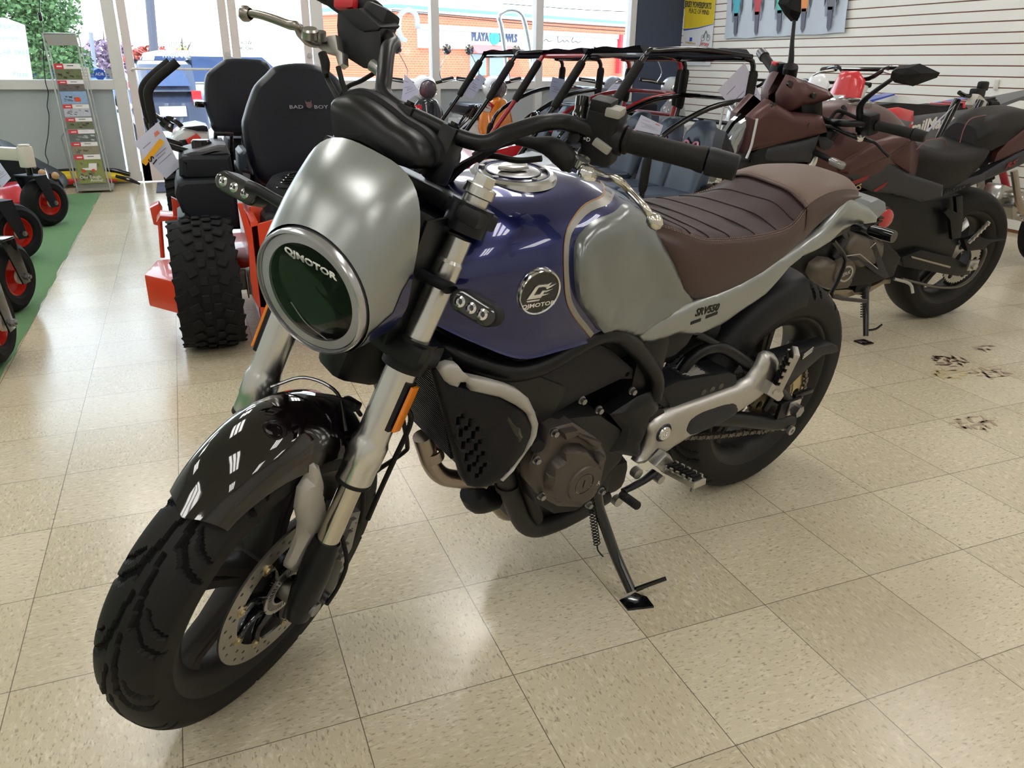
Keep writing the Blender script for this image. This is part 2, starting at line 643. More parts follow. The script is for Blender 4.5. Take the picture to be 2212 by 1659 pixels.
# mirrored lettering on the door glass (read from the street), stickers by the sill
def glass_text(name, s, x, z, h, rgb, label, mirror=True):
    bm = nb()
    X = frame((x, YF + 0.058, z), (-1 if mirror else 1, 0, 0), (0, 0, 1), (0, 1, 0))
    text(bm, s, X, h, 0.0008, bold=h * 0.012)
    return tag(fin(name, bm, thin('vinyl_%d_%d_%d' % rgb, rgb)), label, 'decal')
glass_text('opening_hours_decal', '- 8:00pm', -0.115, 1.105 + 0.14, 0.085, (250, 250, 250), 'upper line of white mirrored opening hours on the door glass')
glass_text('opening_hours_decal', '- 5:00pm', -0.095, 1.105 + 0.055, 0.085, (250, 250, 250), 'lower line of white mirrored opening hours, 5:00pm, on the door glass')
glass_text('hours_decal', 'HOURS', 0.508, 1.225, 0.045, (40, 44, 52), 'small dark mirrored word on the right door pane')
glass_text('hours_decal', 'WORK', 0.508, 1.275, 0.045, (60, 64, 72), 'small grey mirrored word above the dark one on the right door pane')
bm = nb()
pts = [(-0.805 + 0.052 * math.cos(PI / 2 + 2 * PI * i / 7), YF + 0.055, 0.985 + 0.052 * math.sin(PI / 2 + 2 * PI * i / 7)) for i in range(7)]
prism(bm, pts, (0, 0.006, 0))
text(bm, 'ADR', frame((-0.805, YF + 0.054, 0.985), (1, 0, 0), (0, 0, 1), (0, -1, 0)), 0.036, 0.001, mi=1)
tag(fin('window_sticker', bm, [M('sticker_blue', (40, 88, 190), 0.4), M('white_print', (245, 245, 245), 0.5)]), 'blue seven sided sticker with white letters low on the left window', 'sticker')
bm = nb(); box(bm, (-0.72, YF + 0.05, 0.985), (0.075, 0.004, 0.085))
box(bm, (-0.738, YF + 0.047, 0.985), (0.022, 0.002, 0.012), mi=1); box(bm, (-0.7, YF + 0.047, 0.985), (0.018, 0.002, 0.012), mi=2); box(bm, (-0.735, YF + 0.047, 0.962), (0.02, 0.002, 0.018), mi=1)
tag(fin('notice_card', bm, [M('grey_card', (180, 184, 190), 0.6), M('print_blue', (80, 130, 200), 0.6), M('print_orange', (220, 130, 70), 0.6)]), 'small grey notice card with coloured squares on the window sill', 'card')
bm = nb(); box(bm, (-0.96, YF + 0.052, 0.985), (0.15, 0.003, 0.12))
for k in range(4): box(bm, (-0.96, YF + 0.049, 1.02 - k * 0.026), (0.12, 0.002, 0.012), mi=1)
tag(fin('notice_card', bm, [M('pale_card', (240, 240, 235), 0.6), M('pale_print', (214, 196, 170), 0.6)]), 'pale paper notice with faded lines beside the blue sticker', 'card')

# ceiling troffers: three tubes each
lamp = M('fluorescent_tube', (255, 251, 246), 0.5, emit=12.5, var=0.0)
tro = M('troffer_white', (235, 235, 232), 0.4)
first = None
for ix in range(4):
    for iy in range(5):
        loc = (-3.3 + ix * 2.4, -3.3 + iy * 2.35, HC)
        if first is None:
            first = thing('ceiling_light', 'white recessed ceiling light with three tubes', 'ceiling light', loc, 0, 'ceiling lights')
            bm = nb(); box(bm, (0, 0, -0.012), (0.62, 1.23, 0.02), bev=0.004); fin('housing', bm, tro, first)
            for k in (-1, 0, 1):
                bm = nb(); box(bm, (k * 0.18, 0, -0.026), (0.11, 1.14, 0.012), bev=0.004); fin('tube', bm, lamp, first)
        else:
            o = dup(first); o.location = loc

# green turf runner
def turf():
    m = M('green_turf', (98, 138, 94), 0.95, bump=1.0, bs=420, var=0.35, vs=160)
    bm = nb()
    xs = [-3.9, -0.92]
    n = 60
    rnd = random.Random(3)
    secs = []
    for i in range(n + 1):
        y = -1.0 + 7.87 * i / n
        e = -0.92 + rnd.uniform(-0.008, 0.008)
        secs.append([(-4.2, y, 0.001), (-4.2, y, 0.010), (e - 0.02, y, 0.010), (e, y, 0.001)])
    loft(bm, secs, close=True)
    return tag(fin('turf_runner', bm, m), 'strip of green artificial turf under the row of mower casters', 'turf')
turf()
# door mat
bm = nb(); box(bm, (0.02, 7.08, 0.006), (0.95, 0.62, 0.011), bev=0.004)
tag(fin('door_mat', bm, M('blue_grey_mat', (84, 88, 108), 0.95, bump=0.8, bs=300)), 'blue grey door mat inside the glass doors', 'mat')
# tyre prints and spills on the tiles
def stain(cx, cy, w, h, n, rgb, label, ang, seed):
    rnd = random.Random(seed)
    bm = nb()
    for i in range(n):
        u, v = rnd.uniform(-w, w), rnd.uniform(-h, h)
        if (u / w) ** 2 + (v / h) ** 2 > 1: continue
        a = ang + (0.7 if i % 2 else -0.7)
        l, t = rnd.uniform(0.012, 0.028), rnd.uniform(0.004, 0.008)
        P = []
        for q in range(10):
            th = 2 * PI * q / 10
            x, y = l * math.cos(th) * rnd.uniform(.8, 1.1), t * math.sin(th) * rnd.uniform(.8, 1.2)
            P.append((cx + u + x * math.cos(a) - y * math.sin(a), cy + v + x * math.sin(a) + y * math.cos(a), 0.0006))
        prism(bm, P, (0, 0, 0.0004))
    tag(fin('floor_stain', bm, M('stain_%d' % rgb[0], rgb, 0.6)), label, 'stain')
for (x, y, z), w, h, n, rgb, lb, sd in [
    ([(2.66,1.023,0)][0], 0.075, 0.06, 46, (122, 102, 88), 'darkest brown tyre print on the beige tiles behind the blue motorcycle', 1),
    ([(2.53,0.915,0)][0], 0.075, 0.05, 30, (178, 162, 116), 'yellowish tyre mark in front of the darkest tyre print', 2),
    ([(2.705,0.867,0)][0], 0.08, 0.05, 26, (158, 140, 120), 'pale brown tyre print right of the darkest one', 4),
    ([(2.924,1.096,0)][0], 0.07, 0.035, 16, (164, 148, 128), 'faint tyre print farthest from the blue motorcycle', 5),
    ([(2.211,0.545,0)][0], 0.085, 0.055, 30, (158, 136, 114), 'brown tyre print nearest the right edge of the picture', 6)]:
    stain(x, y, w, h, n, rgb, lb, 0.5, sd)

# ======================= the street outside =======================
bm = nb(); box(bm, (14, 60, -0.42), (160, 105, 0.2))
fin('ground_outside', bm, M('pale_asphalt', (196, 196, 192), 0.9, bump=0.2, bs=8), kind='structure')
BD = Matrix.Translation((19.3, 75, 0)) @ Matrix.Rotation(math.atan2(16, 33.2), 4, 'Z')
def brick_mat():
    m = bpy.data.materials.new('orange_brick'); m.use_nodes = True; t = m.node_tree
    b = t.nodes['Principled BSDF']; b.inputs['Roughness'].default_value = 0.85
    tx = t.nodes.new('ShaderNodeTexCoord'); mp = t.nodes.new('ShaderNodeMapping')
    mp.inputs['Rotation'].default_value = (PI / 2, 0, 0)
    br = t.nodes.new('ShaderNodeTexBrick'); br.inputs['Scale'].default_value = 1.2
    br.inputs['Color1'].default_value = lin((206, 118, 82)) + (1,); br.inputs['Color2'].default_value = lin((196, 108, 76)) + (1,)
    br.inputs['Mortar'].default_value = lin((212, 158, 132)) + (1,)
    t.links.new(tx.outputs['Object'], mp.inputs[0]); t.links.new(mp.outputs[0], br.inputs['Vector']); t.links.new(br.outputs[0], b.inputs['Base Color'])
    return m
bk = thing('shop_building', 'low orange brick shop building with teal roof edge across the street', 'building', X=BD)
bm = nb(); box(bm, (24, 6, 2.5), (49, 12, 5.7)); fin('brick_wall', bm, brick_mat(), bk)
bm = nb(); box(bm, (24, 5.9, 5.7), (49.6, 12.4, 0.28)); fin('roof_edge', bm, M('teal_metal', (110, 166, 168), 0.5), bk)
bm = nb(); box(bm, (24, 5.9, 5.4), (49.4, 12.3, 0.3)); fin('fascia', bm, M('white_fascia', (206, 206, 210), 0.6), bk)
bm = nb(); box(bm, (25.6, -0.15, 3.1), (47.2, 0.3, 1.55)); fin('sign_band', bm, M('white_render', (214, 208, 204), 0.7), bk)
bm = nb(); box(bm, (25.6, -0.25, 4.1), (47.2, 0.5, 0.5), bev=0.05); fin('cornice', bm, M('pale_grey_cornice', (168, 164, 172), 0.7), bk)
bm = nb(); text(bm, 'PLAYA', frame((9.95, -0.34, 3.42), (1, 0, 0), (0, 0, 1), (0, -1, 0)), 1.05, 0.05, sx=0.78, bold=0.025)
text(bm, 'BOWLS', frame((14.0, -0.34, 3.42), (1, 0, 0), (0, 0, 1), (0, -1, 0)), 1.05, 0.05, sx=0.78, bold=0.025)
each('sign_letters', bm, M('slate_letters', (62, 78, 108), 0.6), bk)
bm = nb(); cyl(bm, (11.95, -0.3, 3.46), (11.95, -0.45, 3.46), 0.68, n=32)
cyl(bm, (11.95, -0.45, 3.4), (11.95, -0.48, 3.4), 0.22, n=20, mi=1); box(bm, (11.95, -0.46, 3.75), (0.08, 0.04, 0.3), mi=1)
fin('sign_disc', bm, [M('turquoise_disc', (50, 186, 194), 0.5), M('disc_mark', (60, 140, 170), 0.5)], bk)
bm = nb(); tube(bm, [(19.6, -.34, 3.3), (20.1, -.34, 3.5), (20.5, -.34, 3.3), (21, -.34, 3.4)], .03, 6); tube(bm, [(22, -.34, 3.9), (22.1, -.34, 3.3), (22.6, -.34, 3.35), (22.9, -.34, 3.5), (23.2, -.34, 3.3), (23.6, -.34, 3.5), (24.0, -.34, 3.3)], .03, 6)
tube(bm, [(24.7, -.34, 3.8), (24.5, -.34, 3.5), (24.7, -.34, 3.3), (25.2, -.34, 3.45), (25.6, -.34, 3.3), (26.1, -.34, 3.45)], .03, 6)
each('script_sign', bm, M('script_ink', (70, 70, 80), 0.6), bk)
bm = nb(); prism(bm, [(8.6, -0.3, 2.75), (8.6, -1.3, 1.95), (8.6, -0.3, 1.95)], (6.8, 0, 0)); fin('awning', bm, M('coral_awning', (226, 120, 116), 0.8), bk)
bm = nb(); box(bm, (9.9, -0.05, 0.9), (2.2, 0.2, 2.0)); box(bm, (12.6, -0.05, 0.9), (2.2, 0.2, 2.0)); each('shop_window', bm, M('shop_glass', (150, 178, 186), 0.15), bk)
bm = nb(); box(bm, (33.5, -0.5, 2.2), (0.5, 0.5, 4.3)); fin('red_post', bm, M('red_paint', (200, 50, 60), 0.5), bk)

def pole(name, pts, r, rgb, label, cat):
    bm = nb(); tube(bm, pts, r, n=8, k=1)
    return tag(fin(name, bm, M('pole_%d' % rgb[0], rgb, 0.7)), label, cat)
for k, (a, b) in enumerate([([(14.904,60,4.466),(38.811,60,3.418)]), ([(14.908,60,4.556),(38.778,60,3.732)]), ([(23.403,60,5.225),(38.642,60,5.044)])]):
    mid = (V(a) + V(b)) / 2 - V((0, 0, 0.12))
    bm = nb(); tube(bm, [a, mid, b], 0.03, n=6, k=10)
    tag(fin('power_line', bm, M('cable_black', (40, 40, 46), 0.7)), ['lowest power line crossing the brick shop front', 'middle power line crossing the brick shop front', 'highest power line near the top of the windows'][k], 'power line')
p0, p1 = [(-0.83,32,0.767),(-0.572,32,3.895)]
pole('utility_pole', [(p0[0], 32, -0.3), p1], 0.15, (80, 80, 92), 'tall grey utility pole seen through the glass door', 'pole')
p0, p1 = [(-4.649,56,0.486),(-4.472,56,2.542)]
pole('sign_post', [(p0[0], 56, -0.3), p1], 0.12, (120, 124, 134), 'thin distant post right of the brochure rack', 'pole')
# white pylon sign
bm = nb()
o = thing('pylon_sign', 'white curved top pylon sign outside the left window', 'sign', [(-2.821,16,0.709)][0])
a, b, c, d = [V(p) - o.location for p in [(-3.855,16,0.752),(-2.582,16,0.756),(-2.534,16,1.657),(-3.539,16,1.575)]]
e = V([(-3.032,16,1.731)][0]) - o.location
prism(bm, [a, b, c, (c + e) / 2 + V((0, 0, 0.06)), e, d], (0, 0.5, 0), bev=0.02); fin('board', bm, M('sign_white', (238, 240, 242), 0.5), o)
for s, x, y, h in [('PLACE', 22, 58, 0.11), ('CLEANERS', 18, 82, 0.08), ('DOLLAR TREE', 8, 113, 0.11), ('Pizza', 40, 160, 0.12)]:
    q = onp = None
    q = V({58: [(-2.695,15.98,1.609)][0], 82: [(-2.759,15.98,1.431)][0], 113: [(-2.833,15.98,1.2)][0], 160: [(-2.691,15.98,0.848)][0]}[y]) - o.location
    bm = nb(); text(bm, s, frame(q, (1, 0, 0), (0, 0, 1), (0, -1, 0)), h, 0.004); fin('lettering', bm, M('sign_letter_teal', (120, 160, 165), 0.6), o)
bm = nb(); cyl(bm, (0, 0.25, -1.6), (0, 0.25, 0.1), 0.15); fin('post', bm, M('sign_white', (238, 240, 242)), o)

def foliage(bm, c, r, n, s, rnd, mi=0, flat=1.0):
    """leaf cards of random tilt filling a lumpy ball"""
    for i in range(n):
        d = V((rnd.gauss(0, 1), rnd.gauss(0, 1), rnd.gauss(0, 1))).normalized() * (rnd.random() ** 0.4)
        p = V(c) + V((d.x * r[0], d.y * r[1], d.z * r[2]))
        a = V((rnd.gauss(0, 1), rnd.gauss(0, 1), rnd.gauss(0, 0.7))).normalized()
        b = a.orthogonal().normalized()
        b = (Matrix.Rotation(rnd.random() * 6.28, 3, a) @ b)
        k = s * rnd.uniform(0.6, 1.3)
        q = [p - a * k, p - b * k * .55, p + a * k, p + b * k * .55 + a.cross(b) * k * 0.2]
        f = bm.faces.new([bm.verts.new(x) for x in q]); f.material_index = mi
def tree(name, base, h, blobs, leaf, label, cat='tree', n=900, s=0.16, trunk=0.13):
    o = thing(name, label, cat, base)
    rnd = random.Random(len(label))
    bm = nb(); tube(bm, [(0, 0, 0), (0.05, 0, h * .35), (-0.04, 0, h * .7), (0, 0, h * .95)], [trunk, trunk * .8, trunk * .5, trunk * .15], n=8)
    for k in range(5):
        a = rnd.random() * 6.28; z = h * rnd.uniform(.35, .7)
        tube(bm, [(0, 0, z), (math.cos(a) * h * .12, math.sin(a) * h * .12, z + h * .1), (math.cos(a) * h * .2, math.sin(a) * h * .2, z + h * .22)], [trunk * .4, trunk * .25, trunk * .1], n=6)
    fin('trunk', bm, M('bark', (96, 84, 74), 0.9), o)
    bm = nb()
    for c, r in blobs: foliage(bm, c, r, int(n * r[0] * r[2]), s, rnd)
    fin('crown', bm, leaf, o, flat=True)
    return o
gl = M('leaf_green', (84, 118, 68), 0.7, var=0.35, vs=1.5)
rl = M('leaf_red', (176, 86, 74), 0.7, var=0.25, vs=1.5)
yl = M('leaf_yellow', (180, 168, 70), 0.7, var=0.25, vs=1.5)
pl = M('leaf_purple', (140, 116, 138), 0.7, var=0.25, vs=1.5)
b0 = V([(-3.356,24,0.608)][0])
tree('street_tree', (b0.x, 24, -0.3), 4.6, [((0, 0, 1.6), (1.0, .9, .8)), ((-.5, 0, 2.5), (.95, .9, .9)), ((.35, 0, 2.5), (.85, .8, .8)), ((-.1, 0, 3.6), (.8, .8, .8)), ((-1.5, .4, 3.4), (.7, .6, .8)), ((.75, 0, 1.3), (.5, .5, .5))], gl, 'tall green tree outside the left window', n=2600, s=0.075)
b1 = V([(-4.049,60,0.223)][0])
tree('street_tree', (b1.x, 60, -0.3), 3.2, [((0, 0, 1.6), (1.6, 1, 1.0)), ((.9, 0, 1.3), (1.4, .9, .8))], pl, 'small purple leaved tree right of the brochure rack', n=420, s=0.2)
b2 = V([(-1.139,50,0.455)][0])
tree('street_tree', (b2.x, 50, -0.3), 2.6, [((0, 0, 1.3), (1.3, .8, .8)), ((1.2, 0, 1.2), (1.0, .8, .7)), ((-.8, 0, 1.5), (.8, .6, .6))], rl, 'red leaved tree seen through the left door pane', n=460, s=0.17)
b3 = V([(1.089,42,0.675)][0])
tree('street_tree', (b3.x, 42, -0.3), 1.9, [((0, 0, 1.0), (.75, .6, .55))], gl, 'small round green bush seen through the door beside a yellow tree', 'bush', n=900, s=0.1)
b4 = V([(0.399,43,0.659)][0])
tree('street_tree', (b4.x, 43, -0.3), 2.5, [((0, 0, 1.2), (.4, .4, .9))], yl, 'thin yellow leaved tree seen through the left door pane', n=1200, s=0.1)

def car(name, loc, rz, body, label, L=4.5, Wd=1.8, H=1.5, kind='suv'):
    o = thing(name, label, 'car', loc, rz)
    paint = M('car_%d_%d_%d' % body, body, 0.3, coat=0.6)
    bm = nb()
    h = L / 2
    low = [(-h, .35), (-h + .05, .75), (-h + .3, .92), (h - .9, .95), (h - .15, .82), (h, .55), (h - .05, .3), (-h + .05, .3)]
    prism(bm, [(x, -Wd / 2, z) for x, z in low], (0, Wd, 0), bev=0.07)
    fin('body', bm, paint, o)
    bm = nb()
    rear = -h + .12 if kind == 'suv' else -h + .8
    secs = [(rear, .93), (rear + .28, H - .06), (rear + .6, H), (h - 1.9, H), (h - 1.1, .95)]
    prism(bm, [(x, -Wd / 2 + .12, z) for x, z in secs], (0, Wd - .24, 0), bev=0.08); fin('cabin', bm, paint, o)
    bm = nb()
    for s in (-1, 1):
        y = s * (Wd / 2 - .125)
        prism(bm, [(rear + .3, y, .98), (rear + .48, y, H - .12), (h - 1.98, y, H - .12), (h - 1.4, y, .98)], (0, s * .012, 0))
    prism(bm, [(rear - .01, -Wd / 2 + .22, 1.02), (rear - .01, Wd / 2 - .22, 1.02), (rear + .24, Wd / 2 - .3, H - .14), (rear + .24, -Wd / 2 + .3, H - .14)], (-.015, 0, 0))
    fin('windows', bm, M('car_glass', (60, 76, 110), 0.08), o)
    for sx in (-h + .85, h - .9):
        for s in (-1, 1):
            bm = nb(); lathe(bm, [(.2, -.1), (.31, -.1), (.34, -.06), (.34, .06), (.31, .1), (.2, .1)], (sx, s * (Wd / 2 - .1), .34), (0, 1, 0), loop=True); cyl(bm, (sx, s * (Wd / 2 - .12), .34), (sx, s * (Wd / 2 - .03), .34), .2, mi=1)
            fin('wheel', bm, [M('car_tyre', (34, 34, 36), 0.9), M('car_rim', (150, 152, 156), 0.3, 0.8)], o)
    for s in (-1, 1):
        bm = nb(); box(bm, (-h + .03, s * (Wd / 2 - .16), .84), (.08, .16, .22), bev=.02); fin('tail_light', bm, M('tail_red', (196, 40, 44), 0.2), o)
    bm = nb(); box(bm, (-h - .02, 0, .62), (.03, .42, .16)); fin('number_plate', bm, M('plate_white', (236, 236, 236), 0.5), o)
    return o
q_ = V([(-0.396,15,0.336)][0]); r_ = V([(0.359,19,0.134)][0])
car('parked_car', (q_.x, 15.4, -0.32), PI / 2 + .1, (60, 66, 84), 'dark blue off-road car seen from behind through the left door pane', 2.6, 1.15, 1.42)
car('parked_car', (r_.x + .9, 19.5, -0.32), .05, (232, 234, 240), 'white car parked across behind the dark blue one', 4.8, 1.8, 1.62)
car('parked_car', (-2.9, 26, -0.32), .1, (120, 140, 180), 'distant blue car beneath the green tree', 4.4, 1.8, 1.45)
# bike hoops on the pavement
def hoop(a, b, c, d, label, rgb, met):
    bm = nb(); tube(bm, [a, b, c, d], 0.03 if met else .035, n=12, k=10)
    tag(fin('hoop', bm, M('hoop_%d' % rgb[0], rgb, 0.2 if met else .5, met)), label, 'hoop')
bm = nb(); tube(bm, [(3.69,8.6,0.588),(3.629,8.6,1.215),(3.578,8.6,1.513),(3.548,8.6,1.634),(3.631,8.6,1.697),(3.763,8.6,1.701),(3.849,8.6,1.643),(3.9,8.6,1.511),(3.967,8.6,1.219),(3.997,8.6,0.995),(4.019,8.6,0.584)], 0.03, n=12, k=5)
tag(fin('roll_hoop', bm, M('chrome', (225, 225, 228), 0.12, 1.0)), 'chrome roll hoop standing outside the middle window', 'hoop')
bm = nb(); tube(bm, [(2.246,7.56,1.441),(2.24,7.56,1.554),(2.184,7.56,1.613),(2.105,7.56,1.602),(2.054,7.56,1.532),(2.048,7.56,1.419),(2.075,7.56,1.349),(2.123,7.56,1.324)], 0.028, n=8, k=5, flat=1)
tag(fin('window_decal', bm, thin('white_vinyl', (250, 250, 250), .8)), 'white curved vinyl stroke on the pane left of the brick shop view', 'decal')
for i, (s, y) in enumerate([('A', 20), ('V', 40), ('A', 58)]):
    pass

# ======================= motorcycles: shared pieces =======================
blk = M('satin_black', (14, 15, 18), 0.36, var=0.08, spec=.3)
gblk = M('gloss_black', (14, 13, 15), 0.12, coat=0.8, var=0.05)
mblk = M('matte_black_plastic', (19, 20, 24), 0.46, bump=0.05, bs=500, var=0.06, spec=.28)
rub = M('rubber', (27, 26, 26), 0.6, bump=0.12, bs=260, var=0.1)
alum = M('machined_aluminium', (206, 205, 203), 0.24, 1.0, var=0.05, vs=30)
satin = M('satin_aluminium', (186, 184, 180), 0.4, 1.0, var=0.05, vs=20)
chrome = M('chrome', (225, 225, 228), 0.12, 1.0, var=0.02)
steel = M('bright_steel', (170, 168, 164), 0.33, 1.0, var=0.08, vs=40)
bolt_m = M('zinc_bolt', (150, 150, 150), 0.35, 1.0)
silver_paint = M('silver_paint', (150, 154, 154), 0.30, 0.8, coat=0.25, var=0.02, crough=0.25)
def xz(P): return [(p[0], p[2]) for p in P]
def yz(P): return [(p[1], p[2]) for p in P]

def fin2(name, bm, m, parent, X=None, **k):
    """a part and its mirror twin on the other side"""
    b2 = bm.copy()
    a = fin(name, bm, m, parent, X, **k)
    for v in b2.verts: v.co.y = -v.co.y
    for f in b2.faces: f.normal_flip()
    b = fin(name, b2, m, parent, X, **k)
    return a, b

def tyre_mesh(R, hw, rim, bw, grooves=None, na=480, nc=44, pitch=14, depth=0.006):
    prof = [V((rim, bw)), V((rim + .014, bw + .009)), V((rim + (R - rim) * .42, hw)), V((R - (R - rim) * .34, hw * .97)), V((R - (R - rim) * .14, hw * .72)), V((R - (R - rim) * .035, hw * .38)), V((R, 0))]
    half = smooth(prof, 7)
    P = [(p.x, p.y) for p in half] + [(p.x, -p.y) for p in half[-2::-1]]
    bm = nb()
    n = len(P)
    rings = []
    dark = set()
    if not grooves: na = 96
    for i in range(na):
        th = 2 * PI * i / na
        row = []
        for r, y in P:
            rr = r
            if grooves and r > rim + (R - rim) * .5:
                t = (i / na * pitch)
                s = y / hw
                for side, off in ((1, 0.0), (-1, 0.5)):
                    for g, w in grooves:
                        for sh in (-1, 0, 1):
                            tt = (t + off) % 1 + sh
                            d = 9
                            for k in range(len(g) - 1):
                                (a0, b0), (a1, b1) = g[k], g[k + 1]
                                dx, dy = (a1 - a0) * .13, (b1 - b0) * hw
                                l2 = dx * dx + dy * dy
                                px, py = (tt - a0) * .13, (s * side - b0) * hw
                                q = max(0, min(1, (px * dx + py * dy) / l2))
                                ww = w * (0.45 + 0.55 * min(1, (k + q) / (len(g) - 1) * 2))
                                d = min(d, math.hypot(px - q * dx, py - q * dy) - ww)
                            if d < 0:
                                rr = r - depth; dark.add((i, len(row)))
            row.append(bm.verts.new((rr * math.cos(th), y, rr * math.sin(th))))
        rings.append(row)
    for i in range(na):
        A, B = rings[i], rings[(i + 1) % na]
        for j in range(n - 1):
            f = bm.faces.new((A[j], A[j + 1], B[j + 1], B[j]))
            if (i, j) in dark and (i, j + 1) in dark: f.material_index = 1
    return bm

SPORT = [([(1.0, .08), (.55, .16), (.2, .30), (-.02, .62), (-.10, .92)], 0.0060), ([(.42, .44), (.24, .66), (.16, .92)], 0.0042), ([(1.12, .22), (1.2, .32)], .005)]

def rim_mesh(rim, hw, nsp=5, hubr=.045, pair=True, hubw=.05):
    bm = nb()
    lathe(bm, [(rim + .006, hw), (rim + .008, hw - .006), (rim - .004, hw - .012), (rim - .022, hw * .55), (rim - .030, 0), (rim - .022, -hw * .55), (rim - .004, -hw + .012), (rim + .008, -hw + .006), (rim + .006, -hw), (rim - .004, -hw + .002), (rim - .03, -hw * .6), (rim - .038, 0), (rim - .03, hw * .6), (rim - .004, hw - .002)], (0, 0, 0), (0, 1, 0), 64, loop=True)
    cyl(bm, (0, -hubw, 0), (0, hubw, 0), hubr, n=28)
    for k in range(nsp):
        for s in ((-1, 1) if pair else (0,)):
            a0 = 2 * PI * k / nsp + .3 + s * .19
            a1 = 2 * PI * k / nsp + .3 + s * .075
            p0 = V((math.cos(a0) * hubr * .8, 0, math.sin(a0) * hubr * .8))
            p1 = V((math.cos(a1) * (rim - .026), 0, math.sin(a1) * (rim - .026)))
            d = (p1 - p0).normalized()
            t = V((0, 1, 0)).cross(d)
            secs = []
            for q, w, h in ((0, .017, .030), (.5, .012, .020), (.85, .014, .018), (1, .024, .026)):
                c = p0 + (p1 - p0) * q
                secs.append([c + t * (w * x) + V((0, h * y, 0)) for x, y in ((-1, -.6), (-.6, -1), (.6, -1), (1, -.6), (1, .6), (.6, 1), (-.6, 1), (-1, .6))])
            loft(bm, secs, close=True)
    return bm

def wheel(parent, X, R, hw, rim, bw, name='front_wheel', grooves=SPORT, m=None, detail=True):
    w = fin(name, rim_mesh(rim, bw), m or M('wheel_black', (40, 38, 37), .42, var=.06), parent, X, ang=40)
    fin('tyre', tyre_mesh(R, hw, rim + .002, bw - .002, grooves if detail else None), [rub, M('tread_groove', (6, 6, 7), .9)], w, X, ang=32)
    return w

def disc_mesh(ro, ri, y, holes=True, n=72, g=.03):
    bm = nb()
    hs = [circ((0, 0), ri, 48)]
    if holes:
        for k in range(24):
            a = 2 * PI * k / 24
            for j, rr in enumerate((ri + (ro - ri) * .72, ri + (ro - ri) * .35)):
                aa = a + j * .11 + (.05 if k % 2 else 0)
                hs.append(circ((rr * math.cos(aa), rr * math.sin(aa)), .0036, 8))
    for q in (y, y - .004):
        panel(bm, circ((0, 0), ro, n), lambda u, v: q, 0, 0, 0 if q != y else .004, g, hs)
    return bm

# ======================= the blue and silver motorcycle =======================
BIKE = Matrix(((-0.969893, 0.239931, 0.041729, 1.19086), (-0.243533, -0.955548, -0.166191, 0.5494), (0.0, -0.17135, 0.98521, 0.00118), (0, 0, 0, 1)))
bike = thing('motorcycle', 'blue and silver retro motorcycle with brown seat leaning on its side stand', 'motorcycle', X=BIKE)
# steering group: origin on the front axle, x forward, y to the rider's left, z up the fork
FORK = Matrix(((0.80935, -0.43945, -0.38966, 1.3994), (0.47717, 0.87881, 0.0, 0.0345), (0.34244, -0.18594, 0.92096, 0.2953), (0, 0, 0, 1)))
I4 = Matrix.Identity(4)
# --- wheels ---
fw = wheel(bike, FORK, .300, .0605, .222, .052, 'front_wheel')
bm = disc_mesh(.152, .112, .070); fin('brake_disc', bm, steel, fw, FORK, ang=25)
bm = nb()
lathe(bm, [(.05, .058), (.05, .064), (.034, .066), (.034, .058)], (0, 0, 0), (0, 1, 0), 40, loop=True)
for k in range(9):
    a = 2 * PI * k / 9
    u = V((math.cos(a), 0, math.sin(a)))
    tube(bm, [u * .05 + V((0, .062, 0)), V((math.cos(a + .12), 0, math.sin(a + .12))) * .085 + V((0, .064, 0)), V((math.cos(a), 0, math.sin(a))) * .112 + V((0, .067, 0))], [.012, .008, .009], n=8, k=4, flat=.4)
fin('disc_carrier', bm, gblk, fw, FORK)
bm = nb()
for k in range(9):
    a = 2 * PI * k / 9
    c = V((math.cos(a) * .112, .071, math.sin(a) * .112))
    lathe(bm, [(.0001, .004), (.005, .004), (.0055, .001), (.011, .001), (.011, -.003)], c, (0, 1, 0), 16)
each('disc_button', bm, M('gold_zinc', (190, 176, 140), 0.3, 1.0), fw, FORK)
bm = nb()
lathe(bm, [(.052, .070), (.052, .073), (.045, .073), (.045, .070)], (0, 0, 0), (0, 1, 0), 40, loop=True)
lathe(bm, [(.033, .070), (.033, .073), (.029, .073), (.029, .070)], (0, 0, 0), (0, 1, 0), 40, loop=True)
for k in range(44):
    a = 2 * PI * k / 44
    box(bm, (math.cos(a) * .039, .0715, math.sin(a) * .039), (.014, .003, .0027), Matrix.Rotation(-a, 3, 'Y'))
fin('sensor_ring', bm, steel, fw, FORK)
bm = nb()
cyl(bm, (0, .06, 0), (0, .125, 0), .019, n=24); cyl(bm, (0, -.125, 0), (0, -.06, 0), .019, n=24)
fin('axle', bm, steel, fw, FORK)

RW = Matrix.Translation((0, 0, .315))
rw = wheel(bike, RW, .315, .082, .222, .072, 'rear_wheel')
bm = nb()
teeth = []
for k in range(42 * 2):
    a = 2 * PI * k / 84
    r = .112 if k % 2 else .103
    teeth.append((r * math.cos(a), r * math.sin(a)))
hs = [circ((0, 0), .05, 32)] + [circ((.078 * math.cos(2 * PI * k / 6), .078 * math.sin(2 * PI * k / 6)), .013, 14) for k in range(6)]
panel(bm, teeth, lambda u, v: .098, 0, 0, .006, .03, hs)
fin('sprocket', bm, M('gold_zinc', (190, 176, 140), 0.3, 1.0), rw, RW)
bm = nb(); cyl(bm, (0, .05, 0), (0, .098, 0), .062, n=28); fin('sprocket_carrier', bm, blk, rw, RW)
bm = disc_mesh(.12, .08, -.1, False); fin('brake_disc', bm, steel, rw, RW)
bm = nb(); cyl(bm, (0, -.16, 0), (0, .155, 0), .012); cyl(bm, (0, .15, 0), (0, .172, 0), .017, n=6); fin('axle', bm, bolt_m, rw, RW)

